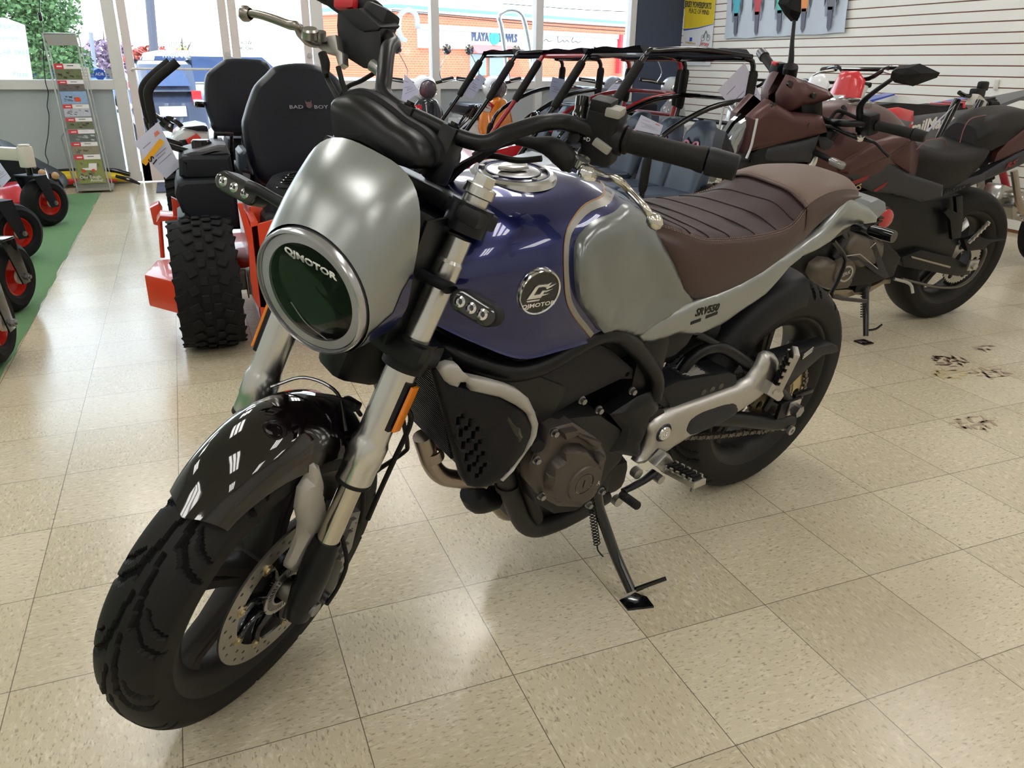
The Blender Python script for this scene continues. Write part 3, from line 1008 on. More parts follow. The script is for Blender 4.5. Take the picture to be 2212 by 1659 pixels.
# --- front fork ---
for s in (1, -1):
    y = s * .1136
    c = .011
    bm = nb()
    lathe(bm, [(.020, .69), (.0205, .655), (.0235, .650), (.0235, .515), (.0275, .50), (.0275, .475), (.0275, .345), (.0285, .335), (.0315, .328), (.0315, .290), (.0300, .286), (.0300, .262), (.029, .255), (.019, .253)], (c, y, 0), (0, 0, 1), 36)
    t = fin('fork_tube', bm, alum, bike, FORK, ang=28)
    bm = nb(); cyl(bm, (c, y, .10), (c, y, .256), .0195, n=32); fin('inner_tube', bm, M('chrome_tube', (200, 194, 182), 0.16, 1.0), t, FORK)
    bm = nb(); lathe(bm, [(.021, .258), (.0305, .256), (.0305, .250), (.021, .249)], (c, y, 0), (0, 0, 1), 32, loop=True); fin('dust_seal', bm, rub, t, FORK)
    bm = nb()
    lathe(bm, [(.0205, .735), (.021, .756), (.0245, .758), (.0245, .772), (.019, .774), (.0001, .774)], (c, y, 0), (0, 0, 1), 32)
    cyl(bm, (c, y, .773), (c, y, .789), .0175, n=6)
    fin('fork_cap', bm, alum, t, FORK)
    bm = nb()
    secs = []
    for z, a, b_, x0 in ((.135, .022, .023, c), (.11, .026, .026, c), (.07, .028, .027, c - .004), (.03, .034, .026, c - .004), (-.005, .034, .024, 0), (-.032, .024, .02, 0)):
        secs.append([(x0 + a * math.cos(2 * PI * k / 20), y + b_ * math.sin(2 * PI * k / 20), z) for k in range(20)])
    loft(bm, secs, close=True)
    fin('fork_foot', bm, blk, bike, FORK)
    bm = nb()
    prism(bm, [(-.02, y + .008, .09), (-.075, y + .008, .06), (-.095, y + .008, .0), (-.06, y + .008, -.035), (-.02, y + .008, -.025)], (0, -.016, 0), bev=.003)
    fin('caliper_lug', bm, blk, bike, FORK)
bm = nb(); cyl(bm, (0, .134, 0), (0, .142, 0), .013, n=20); cyl(bm, (-.062, .121, -.012), (-.062, .13, -.012), .011, n=20); each('axle_nut', bm, bolt_m, bike, FORK)
bm = nb()
prism(bm, [(-.062, .098, .155), (-.115, .098, .145), (-.150, .098, .05), (-.14, .098, -.005), (-.105, .098, -.02), (-.07, .098, .03)], (0, -.05, 0), bev=.006)
for k in range(4): box(bm, (-.085 - .008 * k, .1, .13 - .03 * k), (.018, .012, .02), bev=.003)
fin('brake_caliper', bm, M('grey_cast', (140, 140, 138), 0.4, 0.6), bike, FORK)
bm = nb(); bolt(bm, (-.1, .098, .12), (0, 1, 0)); bolt(bm, (-.13, .098, .01), (0, 1, 0)); each('caliper_bolt', bm, bolt_m, bike, FORK)
# amber reflectors on the tubes
for P, d in (([(0.054,0.143,0.463),(0.007,0.143,0.451),(-0.003,0.143,0.371),(0.039,0.143,0.376)], -.012), ([(0.025,-0.143,0.439),(0.013,-0.143,0.435),(0.011,-0.143,0.35),(0.027,-0.143,0.355)], .012)):
    s = 1 if P[0][1] > 0 else -1
    q = [(.028, .143 * s, .452), (.001, .143 * s, .452), (.001, .143 * s, .365), (.028, .143 * s, .365)]
    bm = nb(); prism(bm, q, (0, -.010 * s, 0), bev=.002)
    r = fin('reflector', bm, mblk, bike, FORK)
    q2 = [(.025, .145 * s, .449), (.004, .145 * s, .449), (.004, .145 * s, .368), (.025, .145 * s, .368)]
    bm = nb(); prism(bm, q2, (0, .006 * s, 0), bev=.002); fin('amber_lens', bm, M('amber_plastic', (236, 134, 12), 0.18, coat=.5, bump=.5, bs=900), r, FORK)
# yokes
bm = nb()
prism(bm, [(.05, -.115, .715), (.045, -.145, .715), (-.02, -.148, .715), (-.085, -.07, .715), (-.11, 0, .715), (-.085, .07, .715), (-.02, .148, .715), (.045, .145, .715), (.05, .115, .715), (.02, .075, .715), (.02, -.075, .715)], (0, 0, .026), bev=.006)
for s in (-1, 1): cyl(bm, (.011, s * .1136, .70), (.011, s * .1136, .744), .034, n=28)
cyl(bm, (-.07, 0, .73), (-.07, 0, .76), .02, n=6)
fin('top_yoke', bm, blk, bike, FORK)
bm = nb()
prism(bm, [(.05, -.11, .478), (.045, -.148, .478), (-.03, -.15, .478), (-.1, -.06, .478), (-.115, 0, .478), (-.1, .06, .478), (-.03, .15, .478), (.045, .148, .478), (.05, .11, .478), (.03, .06, .478), (.03, -.06, .478)], (0, 0, .04), bev=.007)
for s in (-1, 1): cyl(bm, (.011, s * .1136, .468), (.011, s * .1136, .522), .037, n=28)
fin('lower_yoke', bm, blk, bike, FORK)
bm = nb(); cyl(bm, (-.07, 0, .47), (-.07, 0, .73), .027, n=24); fin('steering_stem', bm, blk, bike, FORK)
# front fender: an arched black shell
bm = nb()
secs = []
for i in range(26):
    a = math.radians(40 + i * (128 - 40) / 25)
    t = i / 25
    R0 = .316 + .042 * math.sin(min(1, t * 1.25) * PI) ** .8
    hw = .056 + .02 * min(1, t * 3.2) * (1 if t < .8 else 1 - (t - .8) * 1.0)
    drop = .028 + .05 * min(1, t * 2.6) - (.035 * (t - .6) / .4 if t > .6 else 0)
    row = []
    for j in range(17):
        s = -1 + 2 * j / 16
        y = hw * math.sin(s * PI / 2)
        r = R0 - drop * (1 - math.cos(s * PI / 2)) ** 1.15
        ca = a - .07 * (1 - abs(s)) ** 2 * (1 if i == 0 else 0)
        row.append((r * math.cos(ca), y, r * math.sin(ca)))
    secs.append(row)
loft(bm, secs)
b2 = bm.copy()
for v in b2.verts:
    r = math.hypot(v.co.x, v.co.z); k = (r - .004) / r
    v.co.x *= k; v.co.z *= k; v.co.y *= .96
merge(bm, b2)
ff = fin('front_fender', bm, M('deep_plum_black_gloss', (16, 10, 12), 0.06, coat=1.0, var=.03), bike, FORK, ang=50)
bm = nb()
tube(bm, [(.05, -.07, .335), (.03, -.03, .372), (.02, .03, .374), (.03, .075, .33)], .003, n=8); fin('fender_seam', bm, gblk, ff, FORK)
# silver fender stays outside the fender
st = xz([(0.102,0.085,0.281),(0.092,0.085,0.284),(0.072,0.085,0.275),(0.058,0.085,0.259),(0.027,0.085,0.211),(-0.001,0.085,0.174),(-0.026,0.085,0.121),(-0.034,0.085,0.091),(-0.032,0.085,0.061),(-0.027,0.085,0.035),(-0.003,0.085,0.036),(0.033,0.085,0.059),(0.04,0.085,0.072),(0.04,0.085,0.098),(0.046,0.085,0.134),(0.061,0.085,0.162),(0.088,0.085,0.197),(0.101,0.085,0.237),(0.092,0.085,0.255)])
bm = nb(); panel(bm, st, lambda u, v: .074 + .006 * max(0, 1 - abs(v - .16) / .12), .013, .016, .008, .012)
fin2('fender_stay', bm, M('satin_silver_plastic', (172, 169, 164), .42, .35, var=.03), bike, FORK)

# --- headlight cowl ---
HL = Matrix(((.886, 0, .464, .1453), (0, 1, 0, 0), (-.464, 0, .886, .545), (0, 0, 0, 1)))
HX = FORK @ HL      # x forward out of the lens, y left, z up
def cowl(k):        # k 0..1 from lens to rear rim; angle list -> points
    row = []
    for j in range(48):
        a = 2 * PI * j / 48
        ca, sa = math.cos(a), math.sin(a)
        top = (1 + ca) / 2
        fr = V((0.006, .101 * sa, .101 * ca))
        b = .022 + .078 * top ** .8
        up = .176 * abs(ca) ** .62 if ca > 0 else .075 * ca
        wd = .113 * (abs(sa) ** .60) * (1 if sa > 0 else -1)
        re = V((-b, wd, up + (.012 if ca > 0 else 0)))
        e = k ** .95
        bulge = math.sin(PI * k) * .008 * top
        p = fr.lerp(re, e) + V((bulge, 0, bulge * ca))
        row.append(tuple(p))
    return row
bm = nb()
loft(bm, [cowl(k / 14) for k in range(15)], close=True, cap=(False, False))
n0 = len(bm.faces)
inner = [cowl(k / 6) for k in range(7)]
cw = fin('headlight_cowl', bm, silver_paint, bike, HX, ang=60)
bm = nb()
rim_ = [V(p) for p in cowl(1)]
back = [V((p.x - .008, p.y * .93, p.z * .93)) for p in rim_]
loft(bm, [rim_, back, [V((p.x - .004, p.y * .7, p.z * .7)) for p in rim_]], close=True, cap=(False, True)); fin('cowl_liner', bm, mblk, cw, HX)
# blue flank of the cowl with its fine stripe
def cowl_patch(bm, a0, a1, k0f, k1, off, n=14, m=8):
    rows = []
    for i in range(n + 1):
        a = math.radians(a0 + (a1 - a0) * i / n)
        k0 = k0f(i / n)
        r = []
        for j in range(m + 1):
            k = k0 + (k1 - k0) * j / m
            ca, sa = math.cos(a), math.sin(a)
            top = (1 + ca) / 2
            fr = V((0.006, .101 * sa, .101 * ca)); b = .022 + .078 * top ** .8
            up = .176 * abs(ca) ** .62 if ca > 0 else .075 * ca
            re = V((-b, .113 * (abs(sa) ** .60) * (1 if sa > 0 else -1), up + (.012 if ca > 0 else 0)))
            bulge = math.sin(PI * k) * .008 * top
            p = fr.lerp(re, k ** .95) + V((bulge, 0, bulge * ca))
            r.append(p + V((0, sa, ca)) * off)
        rows.append(r)
    loft(bm, rows)
blue = M('metallic_blue', (17, 27, 88), 0.26, 0.55, coat=1.0, var=.05, crough=.02)
for s in (1, -1):
    bm = nb(); cowl_patch(bm, s * 84, s * 128, lambda t: max(.06, .94 - t * 2.1), 1.0, .0012); fin('blue_flank', bm, blue, cw, HX)
    bm = nb(); cowl_patch(bm, s * 129, s * 133, lambda t: .06, 1.0, .0012, 3, 8); fin('pinstripe', bm, gblk, cw, HX)
bm = nb()
lathe(bm, [(.090, -.03), (.0975, .002), (.0975, .014), (.0955, .0185), (.0925, .0195), (.0912, .016), (.0905, .008)], (0, 0, 0), (1, 0, 0), 64)
fin('headlight_ring', bm, M('smoked_silver_ring', (176, 176, 182), .22, .85, coat=.4), bike, HX)
bm = nb()
lathe(bm, [(.0905, .010), (.0905, .0165), (.08, .0190), (.055, .0235), (.03, .0255), (.0001, .026)], (0, 0, 0), (1, 0, 0), 64)
hl = fin('headlight_lens', bm, glass_mat('headlight_glass', (250, 250, 252), 1.0), bike, HX)
bm = nb()
lathe(bm, [(.084, .006), (.081, .008), (.077, .006), (.074, -.004), (.05, -.012), (.0001, -.015)], (0, 0, 0), (1, 0, 0), 48)
fin('reflector_bowl', bm, M('lamp_interior', (9, 11, 13), .12, coat=.6), hl, HX)
bm = nb(); lathe(bm, [(.0900, .009), (.0900, .0135), (.0765, .0135), (.0765, .009)], (0, 0, 0), (1, 0, 0), 64, loop=True)
fin('daylight_ring', bm, M('lamp_light_guide', (232, 232, 238), .4), hl, HX)
bm = nb(); text(bm, 'QJMOTOR', HX @ frame((.0215, .004, .058), (0, 1, 0), (.15, 0, .99), (.99, 0, -.15)), .0155, .0004, sx=1.25, bold=.0005)
fin('lettering', bm, M('white_print', (235, 235, 235), .5), hl)
bm = nb(); tube(bm, [(.018, -.03, -.03), (.018, 0, -.052), (.018, .04, -.06)], .0008, n=6); fin('filament_line', bm, M('white_print', (235, 235, 235), .5), hl, HX)
# brackets beside the lamp
bm = nb(); prism(bm, [(.10, .098, .70), (.02, .098, .715), (.02, .098, .52), (.07, .098, .50), (.085, .098, .56)], (0, -.006, 0), bev=.002); fin2('headlight_bracket', bm, blk, bike, FORK)
bm = nb(); box(bm, (.0, 0, .62), (.06, .17, .17), bev=.02); fin('wiring_cover', bm, mblk, bike, FORK)
# --- indicators ---
def indicator(body, stalk, s):
    bm = nb(); tube(bm, stalk, [.0095, .0088, .0085], n=14, k=3)
    t = fin('turn_signal', bm, mblk, bike, FORK)
    return t
def stadium(a, b, r, n=10):
    a, b = V(a), V(b); d = (b - a).normalized(); t = V((-d.y, d.x))
    out = []
    for k in range(n + 1):
        q = PI / 2 + PI * k / n
        out.append(a + d * (r * math.cos(q)) + t * (r * math.sin(q)))
    for k in range(n + 1):
        q = -PI / 2 + PI * k / n
        out.append(b + d * (r * math.cos(q)) + t * (r * math.sin(q)))
    return [(p.x, p.y) for p in out]
for s, (A, Bq), (S0, S1) in ((1, [(0.06,0.174,0.614),(0.06,0.221,0.613)], [(0.055,0.081,0.618),(0.055,0.147,0.623)]), (-1, [(0.02,-0.316,0.593),(0.02,-0.259,0.593)], [(0.03,-0.181,0.609),(0.03,-0.237,0.61)])):
    bm = nb(); tube(bm, [S0, tuple((V(S0) + V(S1)) / 2), S1, tuple(V(S1).lerp(V(A), .25))], [.010, .009, .0095, .011], n=16, k=3)
    t = fin('turn_signal', bm, mblk, bike, FORK)
    xo = A[0]
    poly = stadium((A[1], A[2]), (Bq[1], Bq[2]), .0172)
    bm = nb(); panel(bm, poly, lambda u, v: xo - .004, .004, .005, .03, .006, place=lambda u, v, d: (d, u, v)); 
    prism(bm, [(xo - .034, p[0], p[1]) for p in stadium((A[1], A[2]), (Bq[1], Bq[2]), .0150)], (.01, 0, 0), bev=.003)
    fin('lamp_housing', bm, mblk, t, FORK)
    bm = nb(); panel(bm, stadium((A[1], A[2]), (Bq[1], Bq[2]), .0150), lambda u, v: xo + .001, .003, .005, .004, .006, place=lambda u, v, d: (d, u, v)); fin('lens', bm, M('smoked_lens', (44, 43, 42), .08, coat=1.0), t, FORK)
    bm = nb()
    for q in (.08, .5, .92):
        c = V(A).lerp(V(Bq), q); lathe(bm, [(.0001, .004), (.003, .005), (.005, .008), (.0085, .006), (.0085, .003)], (xo - .001, c.y, c.z), (1, 0, 0), 16)
    each('led', bm, chrome, t, FORK)
# --- instrument pod ---
pod = yz([(0.06,-0.143,0.801),(0.06,-0.131,0.817),(0.06,-0.112,0.827),(0.06,-0.083,0.828),(0.06,-0.052,0.824),(0.06,-0.02,0.817),(0.06,0.009,0.815),(0.06,0.034,0.807),(0.06,0.05,0.793),(0.06,0.053,0.777),(0.06,0.041,0.767),(0.06,0.021,0.762),(0.06,-0.004,0.763),(0.06,-0.034,0.765),(0.06,-0.064,0.766),(0.06,-0.091,0.761),(0.06,-0.113,0.756),(0.06,-0.129,0.774)])
pod = [(p.x, p.y) for p in smooth([(a, b, 0) for a, b in pod], 3, True)]
PL = lambda u, v, d: (d, u, v)
bm = nb(); dome(bm, pod, [(.86, -.03, .012), (.97, -.02, .008), (1.0, .0, .006), (1.0, .044, 0), (.985, .050, -.002), (.95, .050, -.004)], PL); ip = fin('instrument_pod', bm, mblk, bike, FORK, ang=40)
bm = nb(); dome(bm, pod, [(.94, .04, -.006), (.94, .062, -.010), (.92, .074, -.013), (.84, .084, -.016), (.6, .090, -.018), (.2, .092, -.018)], PL); fin('pod_bowl', bm, blk, ip, FORK, ang=40)
# --- handlebar ---
bm = nb()
HB = [(.02, 0, .822), (.02, .05, .822)] + [(0.015,0.093,0.831),(0,0.115,0.859),(-0.035,0.148,0.896),(-0.08,0.173,0.913)] + [(-.122, .25, .926), (-.14, .41, .955)]
tube(bm, [(x, -y, z) for x, y, z in HB[:0:-1]] + HB, .0125, n=16, k=6); fin('handlebar', bm, blk, bike, FORK)
for s in (-1, 1):
    bm = nb(); box(bm, (.015, s * .04, .79), (.045, .028, .085), bev=.006); bolt(bm, (.025, s * .04, .833), (0, 0, 1)); fin('bar_clamp', bm, blk, bike, FORK)
    bm = nb(); d = V((-.018, .16 * s, .029))
    a = V((-.121, .245 * s, .9255)); b_ = V((-.1365, .375 * s, .9490))
    lathe(bm, [(.0125, 0), (.021, .001), (.021, .006), (.0175, .009), (.018, .03), (.0175, .07), (.0182, .112), (.020, .12), (.0205, .128), (.0125, .1295)], a, d, 28)
    g = fin('grip', bm, rub, bike, FORK)
    bm = nb(); lathe(bm, [(.012, .128), (.0205, .131), (.0215, .136), (.0195, .175), (.017, .178), (.0001, .178)], a, d, 28); fin('bar_end', bm, mblk, g, FORK)
# left controls
SWX = FORK @ frame((-.113, .212, .918), V((.9, .05, -.43)).normalized(), V((-.018, .16, .029)).normalized(), V((.9, .05, -.43)).normalized().cross(V((-.018, .16, .029)).normalized()))
bm = nb(); box(bm, (0, 0, 0), (.045, .052, .088), bev=.010, seg=3); box(bm, (.004, -.006, .047), (.036, .034, .022), bev=.006); cyl(bm, (0, .02, 0), (0, .034, 0), .024, n=24)
sw = fin('switch_housing', bm, mblk, bike, SWX)
grey_sw = M('grey_switch', (150, 148, 140), .5)
bm = nb(); box(bm, (.024, .010, -.008), (.010, .030, .013), rotm('X', -22), bev=.003); fin('indicator_switch', bm, grey_sw, sw, SWX)
bm = nb(); box(bm, (.012, .016, .044), (.03, .024, .014), bev=.004); fin('dip_switch', bm, grey_sw, sw, SWX)
bm = nb(); text(bm, '=D', SWX @ frame((.0232, -.016, -.004), (0, 1, 0), (0, 0, 1), (1, 0, 0)), .009, .0002); fin('switch_symbol', bm, M('white_print', (235, 235, 235), .5), sw)
P = [(-0.09,0.167,0.898),(-0.09,0.169,0.916),(-0.09,0.189,0.911),(-0.09,0.19,0.893),(-0.09,0.169,0.882)]
bm = nb(); prism(bm, P, (-.03, 0, 0), bev=.004); q = [(-0.088,0.181,0.896)][0]; cyl(bm, q, V(q) + V((.004, 0, 0)), .009, n=20)
pc = fin('clutch_perch', bm, blk, bike, FORK)
a, b_ = [(-0.1,0.176,0.914),(-0.1,0.166,0.943)]
bm = nb(); lathe(bm, [(.0001, 0), (.011, 0), (.0135, .02), (.011, .026), (.0115, .045), (.0115, (V(b_) - V(a)).length), (.008, (V(b_) - V(a)).length), (.007, (V(b_) - V(a)).length - .01)], a, V(b_) - V(a), 20); fin('mirror_boss', bm, gblk, bike, FORK)
lv = [(-0.075,0.202,0.859),(-0.065,0.222,0.859),(-0.05,0.248,0.86),(-0.03,0.272,0.861),(-0.015,0.292,0.864),(-0.05,0.304,0.858),(-0.01,0.343,0.846),(-0.012,0.361,0.837)]
bm = nb(); tube(bm, lv, [.014, .013, .010, .008, .0075, .0075, .007, .0065], n=14, k=5, flat=.8)
e = V(lv[-1]); d = (e - V(lv[-2])).normalized(); lathe(bm, [(.0001, .014), (.007, .012), (.0105, .006), (.0115, 0), (.0105, -.006), (.006, -.011)], e + d * .006, d, 20)
cl = fin('clutch_lever', bm, M('polished_aluminium', (205, 200, 190), .22, 1.0), bike, FORK)
q = V([(-0.045,0.235,0.863)][0]); bm = nb(); lathe(bm, [(.0165, 0), (.0165, .006), (.013, .012), (.006, .0145), (.0001, .015)], q - V((.006, 0, .01)), (.45, .1, .85), 24); fin('pivot_bolt', bm, chrome, cl, FORK)
q = V([(-0.06,0.216,0.87)][0]); bm = nb(); lathe(bm, [(.012, -.01), (.012, .003), (.0001, .004)], q, (.45, .1, .85), 20); fin('lever_cam', bm, alum, cl, FORK)
P = [(-0.1,0.169,0.881),(-0.1,0.191,0.879),(-0.1,0.201,0.865),(-0.1,0.193,0.86),(-0.1,0.182,0.869)]
bm = nb(); prism(bm, P, (-.02, 0, 0), bev=.003); fin('perch_web', bm, alum, pc, FORK)
bm = nb(); tube(bm, [(-0.07,0.101,0.856),(-0.07,0.131,0.863),(-0.07,0.157,0.868),(-0.07,0.177,0.865),(-0.07,0.197,0.858),(-0.07,0.206,0.853)], [.008, .0095, .0165, .0185, .017, .010], n=14, k=5, flat=1.0); fin('lever_boot', bm, rub, bike, FORK)
# cables
def cable(pts, r=.0045, name='cable'):
    bm = nb(); tube(bm, pts, r, n=8, k=8); return fin(name, bm, rub, bike, FORK)
cable([(-0.06,0.105,0.856),(-0.06,0.079,0.835),(-0.06,0.058,0.809),(-0.06,0.032,0.777),(-0.08,0.012,0.744),(-0.1,0.006,0.709),(-0.11,0.013,0.662)], .006)
cable([(-0.08,0.148,0.847),(-0.08,0.113,0.829),(-0.08,0.072,0.819),(-0.08,0.05,0.807),(-0.08,0.028,0.776),(-0.1,0.009,0.744),(-0.12,0.003,0.702)], .005)
bm = nb(); tube(bm, [(-0.065,0.052,0.804),(-0.065,0.061,0.819),(-0.065,0.073,0.834)], .010, n=12, k=4); fin('cable_sleeve', bm, rub, bike, FORK)
cable([(-0.01,-0.224,0.824),(-0.02,-0.222,0.815),(0,-0.186,0.801),(0.01,-0.159,0.789)], .0045)
cable([(-0.03,-0.219,0.84),(-0.03,-0.201,0.82),(-0.03,-0.194,0.814),(-0.03,-0.18,0.795)], .0045)
cable([(-0.12,-0.207,0.862),(-0.12,-0.229,0.837),(-0.12,-0.25,0.818),(-0.12,-0.259,0.795)], .004)
# right controls
P = [(-0.075,-0.291,0.92),(-0.075,-0.283,0.899),(-0.075,-0.268,0.874),(-0.075,-0.247,0.859),(-0.075,-0.208,0.855),(-0.075,-0.188,0.859),(-0.075,-0.183,0.875),(-0.075,-0.19,0.903),(-0.075,-0.201,0.925),(-0.075,-0.254,0.938)]
bm = nb(); prism(bm, P, (-.045, 0, .012), bev=.006)
rs = fin('brake_reservoir', bm, blk, bike, FORK)
P = [(-0.072,-0.287,0.923),(-0.072,-0.252,0.939),(-0.072,-0.2,0.926),(-0.072,-0.202,0.92),(-0.072,-0.227,0.908),(-0.072,-0.242,0.908)]
bm = nb(); prism(bm, P, (-.055, 0, .02), bev=.004); fin('reservoir_lid', bm, mblk, rs, FORK)
lv = [(0,-0.398,0.853),(0,-0.375,0.86),(0,-0.341,0.864),(0,-0.311,0.866),(0,-0.295,0.869),(-0.02,-0.297,0.862),(-0.04,-0.294,0.859),(-0.06,-0.287,0.865)]
bm = nb(); tube(bm, lv, [.0075, .008, .0088, .009, .0095, .011, .012, .011], n=14, k=5, flat=.8)
e = V(lv[0]); d = (e - V(lv[1])).normalized(); lathe(bm, [(.0001, .012), (.008, .010), (.0125, .004), (.0125, -.003), (.009, -.010)], e, d, 20)
bl_ = fin('brake_lever', bm, M('champagne_alloy', (150, 144, 138), .32, .95), bike, FORK)
q = V([(-0.01,-0.275,0.867)][0]); bm = nb(); lathe(bm, [(.014, -.006), (.014, .006), (.011, .009), (.0001, .010)], q, (.5, -.1, .85), 24); fin('adjuster_dial', bm, steel, bl_, FORK)
q = V([(-0.04,-0.279,0.875)][0]); bm = nb(); lathe(bm, [(.009, -.01), (.009, .004), (.0001, .005)], q, (.5, -.1, .85), 16); fin('pivot_bolt', bm, bolt_m, bl_, FORK)
bm = nb(); prism(bm, [(-0.05,-0.291,0.856),(-0.05,-0.274,0.878),(-0.05,-0.26,0.885),(-0.05,-0.246,0.865),(-0.05,-0.236,0.864),(-0.05,-0.227,0.848),(-0.05,-0.233,0.84),(-0.05,-0.248,0.856),(-0.05,-0.272,0.852)], (-.02, 0, 0), bev=.003); fin('brake_perch', bm, satin, bike, FORK)
bm = nb(); tube(bm, [(-0.04,-0.264,0.849),(-0.04,-0.252,0.837),(-0.04,-0.244,0.822)], [.007, .008, .006], n=12, k=4); fin('brake_switch_boot', bm, rub, bike, FORK)
bm = nb(); tube(bm, [(-0.06,-0.182,0.866),(-0.06,-0.168,0.864),(-0.06,-0.156,0.858)], [.010, .0105, .0095], n=14, k=4); fin('banjo_bolt', bm, bolt_m, bike, FORK)
q = V((-.115, -.235, .925)); bm = nb(); box(bm, q, (.05, .05, .07), bev=.010)
box(bm, [(-0.13,-0.279,0.944)][0], (.04, .05, .05), bev=.012); rsw = fin('throttle_housing', bm, mblk, bike, FORK)
q = V([(-0.1,-0.298,0.941)][0]); bm = nb(); box(bm, q, (.02, .04, .022), rotm('X', 20), bev=.007); fin('kill_switch', bm, M('red_switch', (196, 36, 48), .35), rsw, FORK)
# brake hose at the front wheel
cable([(0.04,0.006,0.36),(0.03,0.032,0.369),(0,0.051,0.363),(-0.03,0.06,0.342)], .004, 'brake_hose')
cable([(-.03, .125, .40), (-.075, .13, .36), (-.09, .125, .28), (-.115, .115, .20), (-.13, .11, .13)], .005, 'brake_hose')
cable([(-0.125,0.09,0.344),(-0.21,0.09,0.265),(-0.208,0.09,0.246),(-0.115,0.09,0.223),(-0.097,0.09,0.199),(-0.136,0.09,0.139),(-0.148,0.09,0.105)], .0045, 'brake_hose')
cable([(-.03, .118, .13), (-.05, .138, .08), (-.055, .14, .03), (-.06, .132, -.02)], .004, 'sensor_lead')
bm = nb(); box(bm, [(-0.01,0.046,0.359)][0], (.02, .03, .016), bev=.004); fin('hose_guide', bm, mblk, bike, FORK)

# --- fuel tank ---
TK = [(1.17, [(0, .845), (.03, .842), (.055, .83), (.07, .815), (.072, .80), (.065, .79)]),
      (1.12, [(0, .915), (.05, .905), (.09, .88), (.118, .85), (.125, .82), (.115, .772)]),
      (1.04, [(0, .950), (.055, .943), (.105, .915), (.142, .875), (.155, .825), (.140, .728)]),
      (.95, [(0, .958), (.06, .952), (.115, .925), (.153, .88), (.167, .82), (.150, .685)]),
      (.86, [(0, .958), (.06, .953), (.118, .926), (.155, .88), (.168, .82), (.152, .683)]),
      (.77, [(0, .952), (.058, .947), (.11, .925), (.145, .88), (.158, .82), (.147, .683)]),
      (.68, [(0, .925), (.052, .92), (.095, .90), (.122, .865), (.137, .81), (.134, .675)]),
      (.60, [(0, .875), (.045, .873), (.08, .86), (.107, .83), (.122, .785), (.123, .665)]),
      (.52, [(0, .80), (.04, .80), (.075, .79), (.098, .77), (.112, .74), (.115, .66)])]
def tank_rows():
    cols = []
    for x, h in TK:
        P = [(x, -y, z) for y, z in h[:0:-1]] + [(x, y, z) for y, z in h]
        cols.append(smooth(P, 5))
    n = len(cols[0])
    out = [smooth([c[j] for c in cols], 6) for j in range(n)]
    return [[out[j][i] for j in range(n)] for i in range(len(out[0]))]
ROWS = tank_rows()
def tankY(x, z):
    i = 0
    while i < len(ROWS) - 2 and ROWS[i + 1][0].x > x: i += 1
    def yat(r):
        m = len(r)
        for j in range(m - 1, m // 2, -1):
            a, b = r[j], r[j - 1]
            if a.z <= z <= b.z: return a.y + (b.y - a.y) * (z - a.z) / max(1e-6, b.z - a.z)
        return r[-1].y if z < r[-1].z else 0.02
    a, b = ROWS[i], ROWS[i + 1]
    t = (a[0].x - x) / max(1e-6, a[0].x - b[0].x)
    t = max(0, min(1, t))
    return yat(a) * (1 - t) + yat(b) * t
bm = nb()
loft(bm, ROWS)
# rolled lower lip
for sgn in (0, -1):
    e = [r[sgn] for r in ROWS]
    loft(bm, [e, [V((p.x, p.y * 1.03, p.z - .006)) for p in e], [V((p.x, p.y * .96, p.z - .012)) for p in e], [V((p.x, p.y * .7, p.z - .008)) for p in e]])
loft(bm, [ROWS[0], [V((1.15, p.y * .5, .80 + (p.z - .80) * .5)) for p in ROWS[0]]])
bmesh.ops.remove_doubles(bm, verts=bm.verts, dist=1e-5)
tank = fin('fuel_tank', bm, blue, bike, ang=60)
so = xz([(0.709,0.1,0.916),(0.757,0.12,0.913),(0.811,0.14,0.91),(0.848,0.15,0.897),(0.867,0.155,0.883),(0.874,0.16,0.856),(0.869,0.16,0.825),(0.855,0.157,0.79),(0.83,0.152,0.758),(0.799,0.15,0.728),(0.772,0.148,0.702),(0.758,0.147,0.693),(0.724,0.143,0.689),(0.686,0.138,0.673),(0.643,0.134,0.656),(0.603,0.128,0.668),(0.543,0.122,0.679),(0.487,0.118,0.689),(0.491,0.118,0.706),(0.527,0.12,0.742),(0.568,0.125,0.787),(0.607,0.128,0.832),(0.627,0.125,0.858),(0.632,0.115,0.872),(0.648,0.105,0.888),(0.668,0.095,0.903)])
so = [(p.x, p.y) for p in smooth([(a, b, 0) for a, b in so], 3, True)]
def knee(u, v):
    d = pdist((u, v), so)
    k = min(1, max(0, (d - .004) / .06)); k = k * k * (3 - 2 * k)
    return tankY(u, v) + .013 - .011 * k
bm = nb(); panel(bm, so, knee, .005, .012, .018, .010)
sp_, _ = fin2('tank_side_panel', bm, M('silver_tank_paint', (122, 126, 127), .28, .65, coat=.35, var=.02, crough=.2), bike, ang=55)
def offset_line(poly, i0, i1, off):
    out = []
    n = len(poly)
    for i in range(i0, i1):
        a, b = V(poly[(i - 1) % n]), V(poly[(i + 1) % n])
        d = (b - a).normalized(); nrm = V((-d.y, d.x))
        q = V(poly[i]) + nrm * off
        if inside((q.x, q.y), poly): q = V(poly[i]) - nrm * off
        out.append(q)
    return out
ol = offset_line(so, 0, 31, .012)
bm = nb(); 
r1 = [(p.x, tankY(p.x, p.y) + .0014, p.y) for p in ol]
ol2 = offset_line(so, 0, 31, .021)
r2 = [(p.x, tankY(p.x, p.y) + .0014, p.y) for p in ol2]
ol3 = offset_line(so, 0, 31, .023)
r3 = [(p.x, tankY(p.x, p.y) + .0014, p.y) for p in ol3]
loft(bm, [r1, r2]); fin2('pinstripe', bm, M('stripe_silver', (150, 148, 142), .35, .6), bike)
bm = nb(); loft(bm, [r2, r3]); fin2('gold_hairline', bm, M('stripe_bronze', (150, 116, 80), .4, .4), bike)
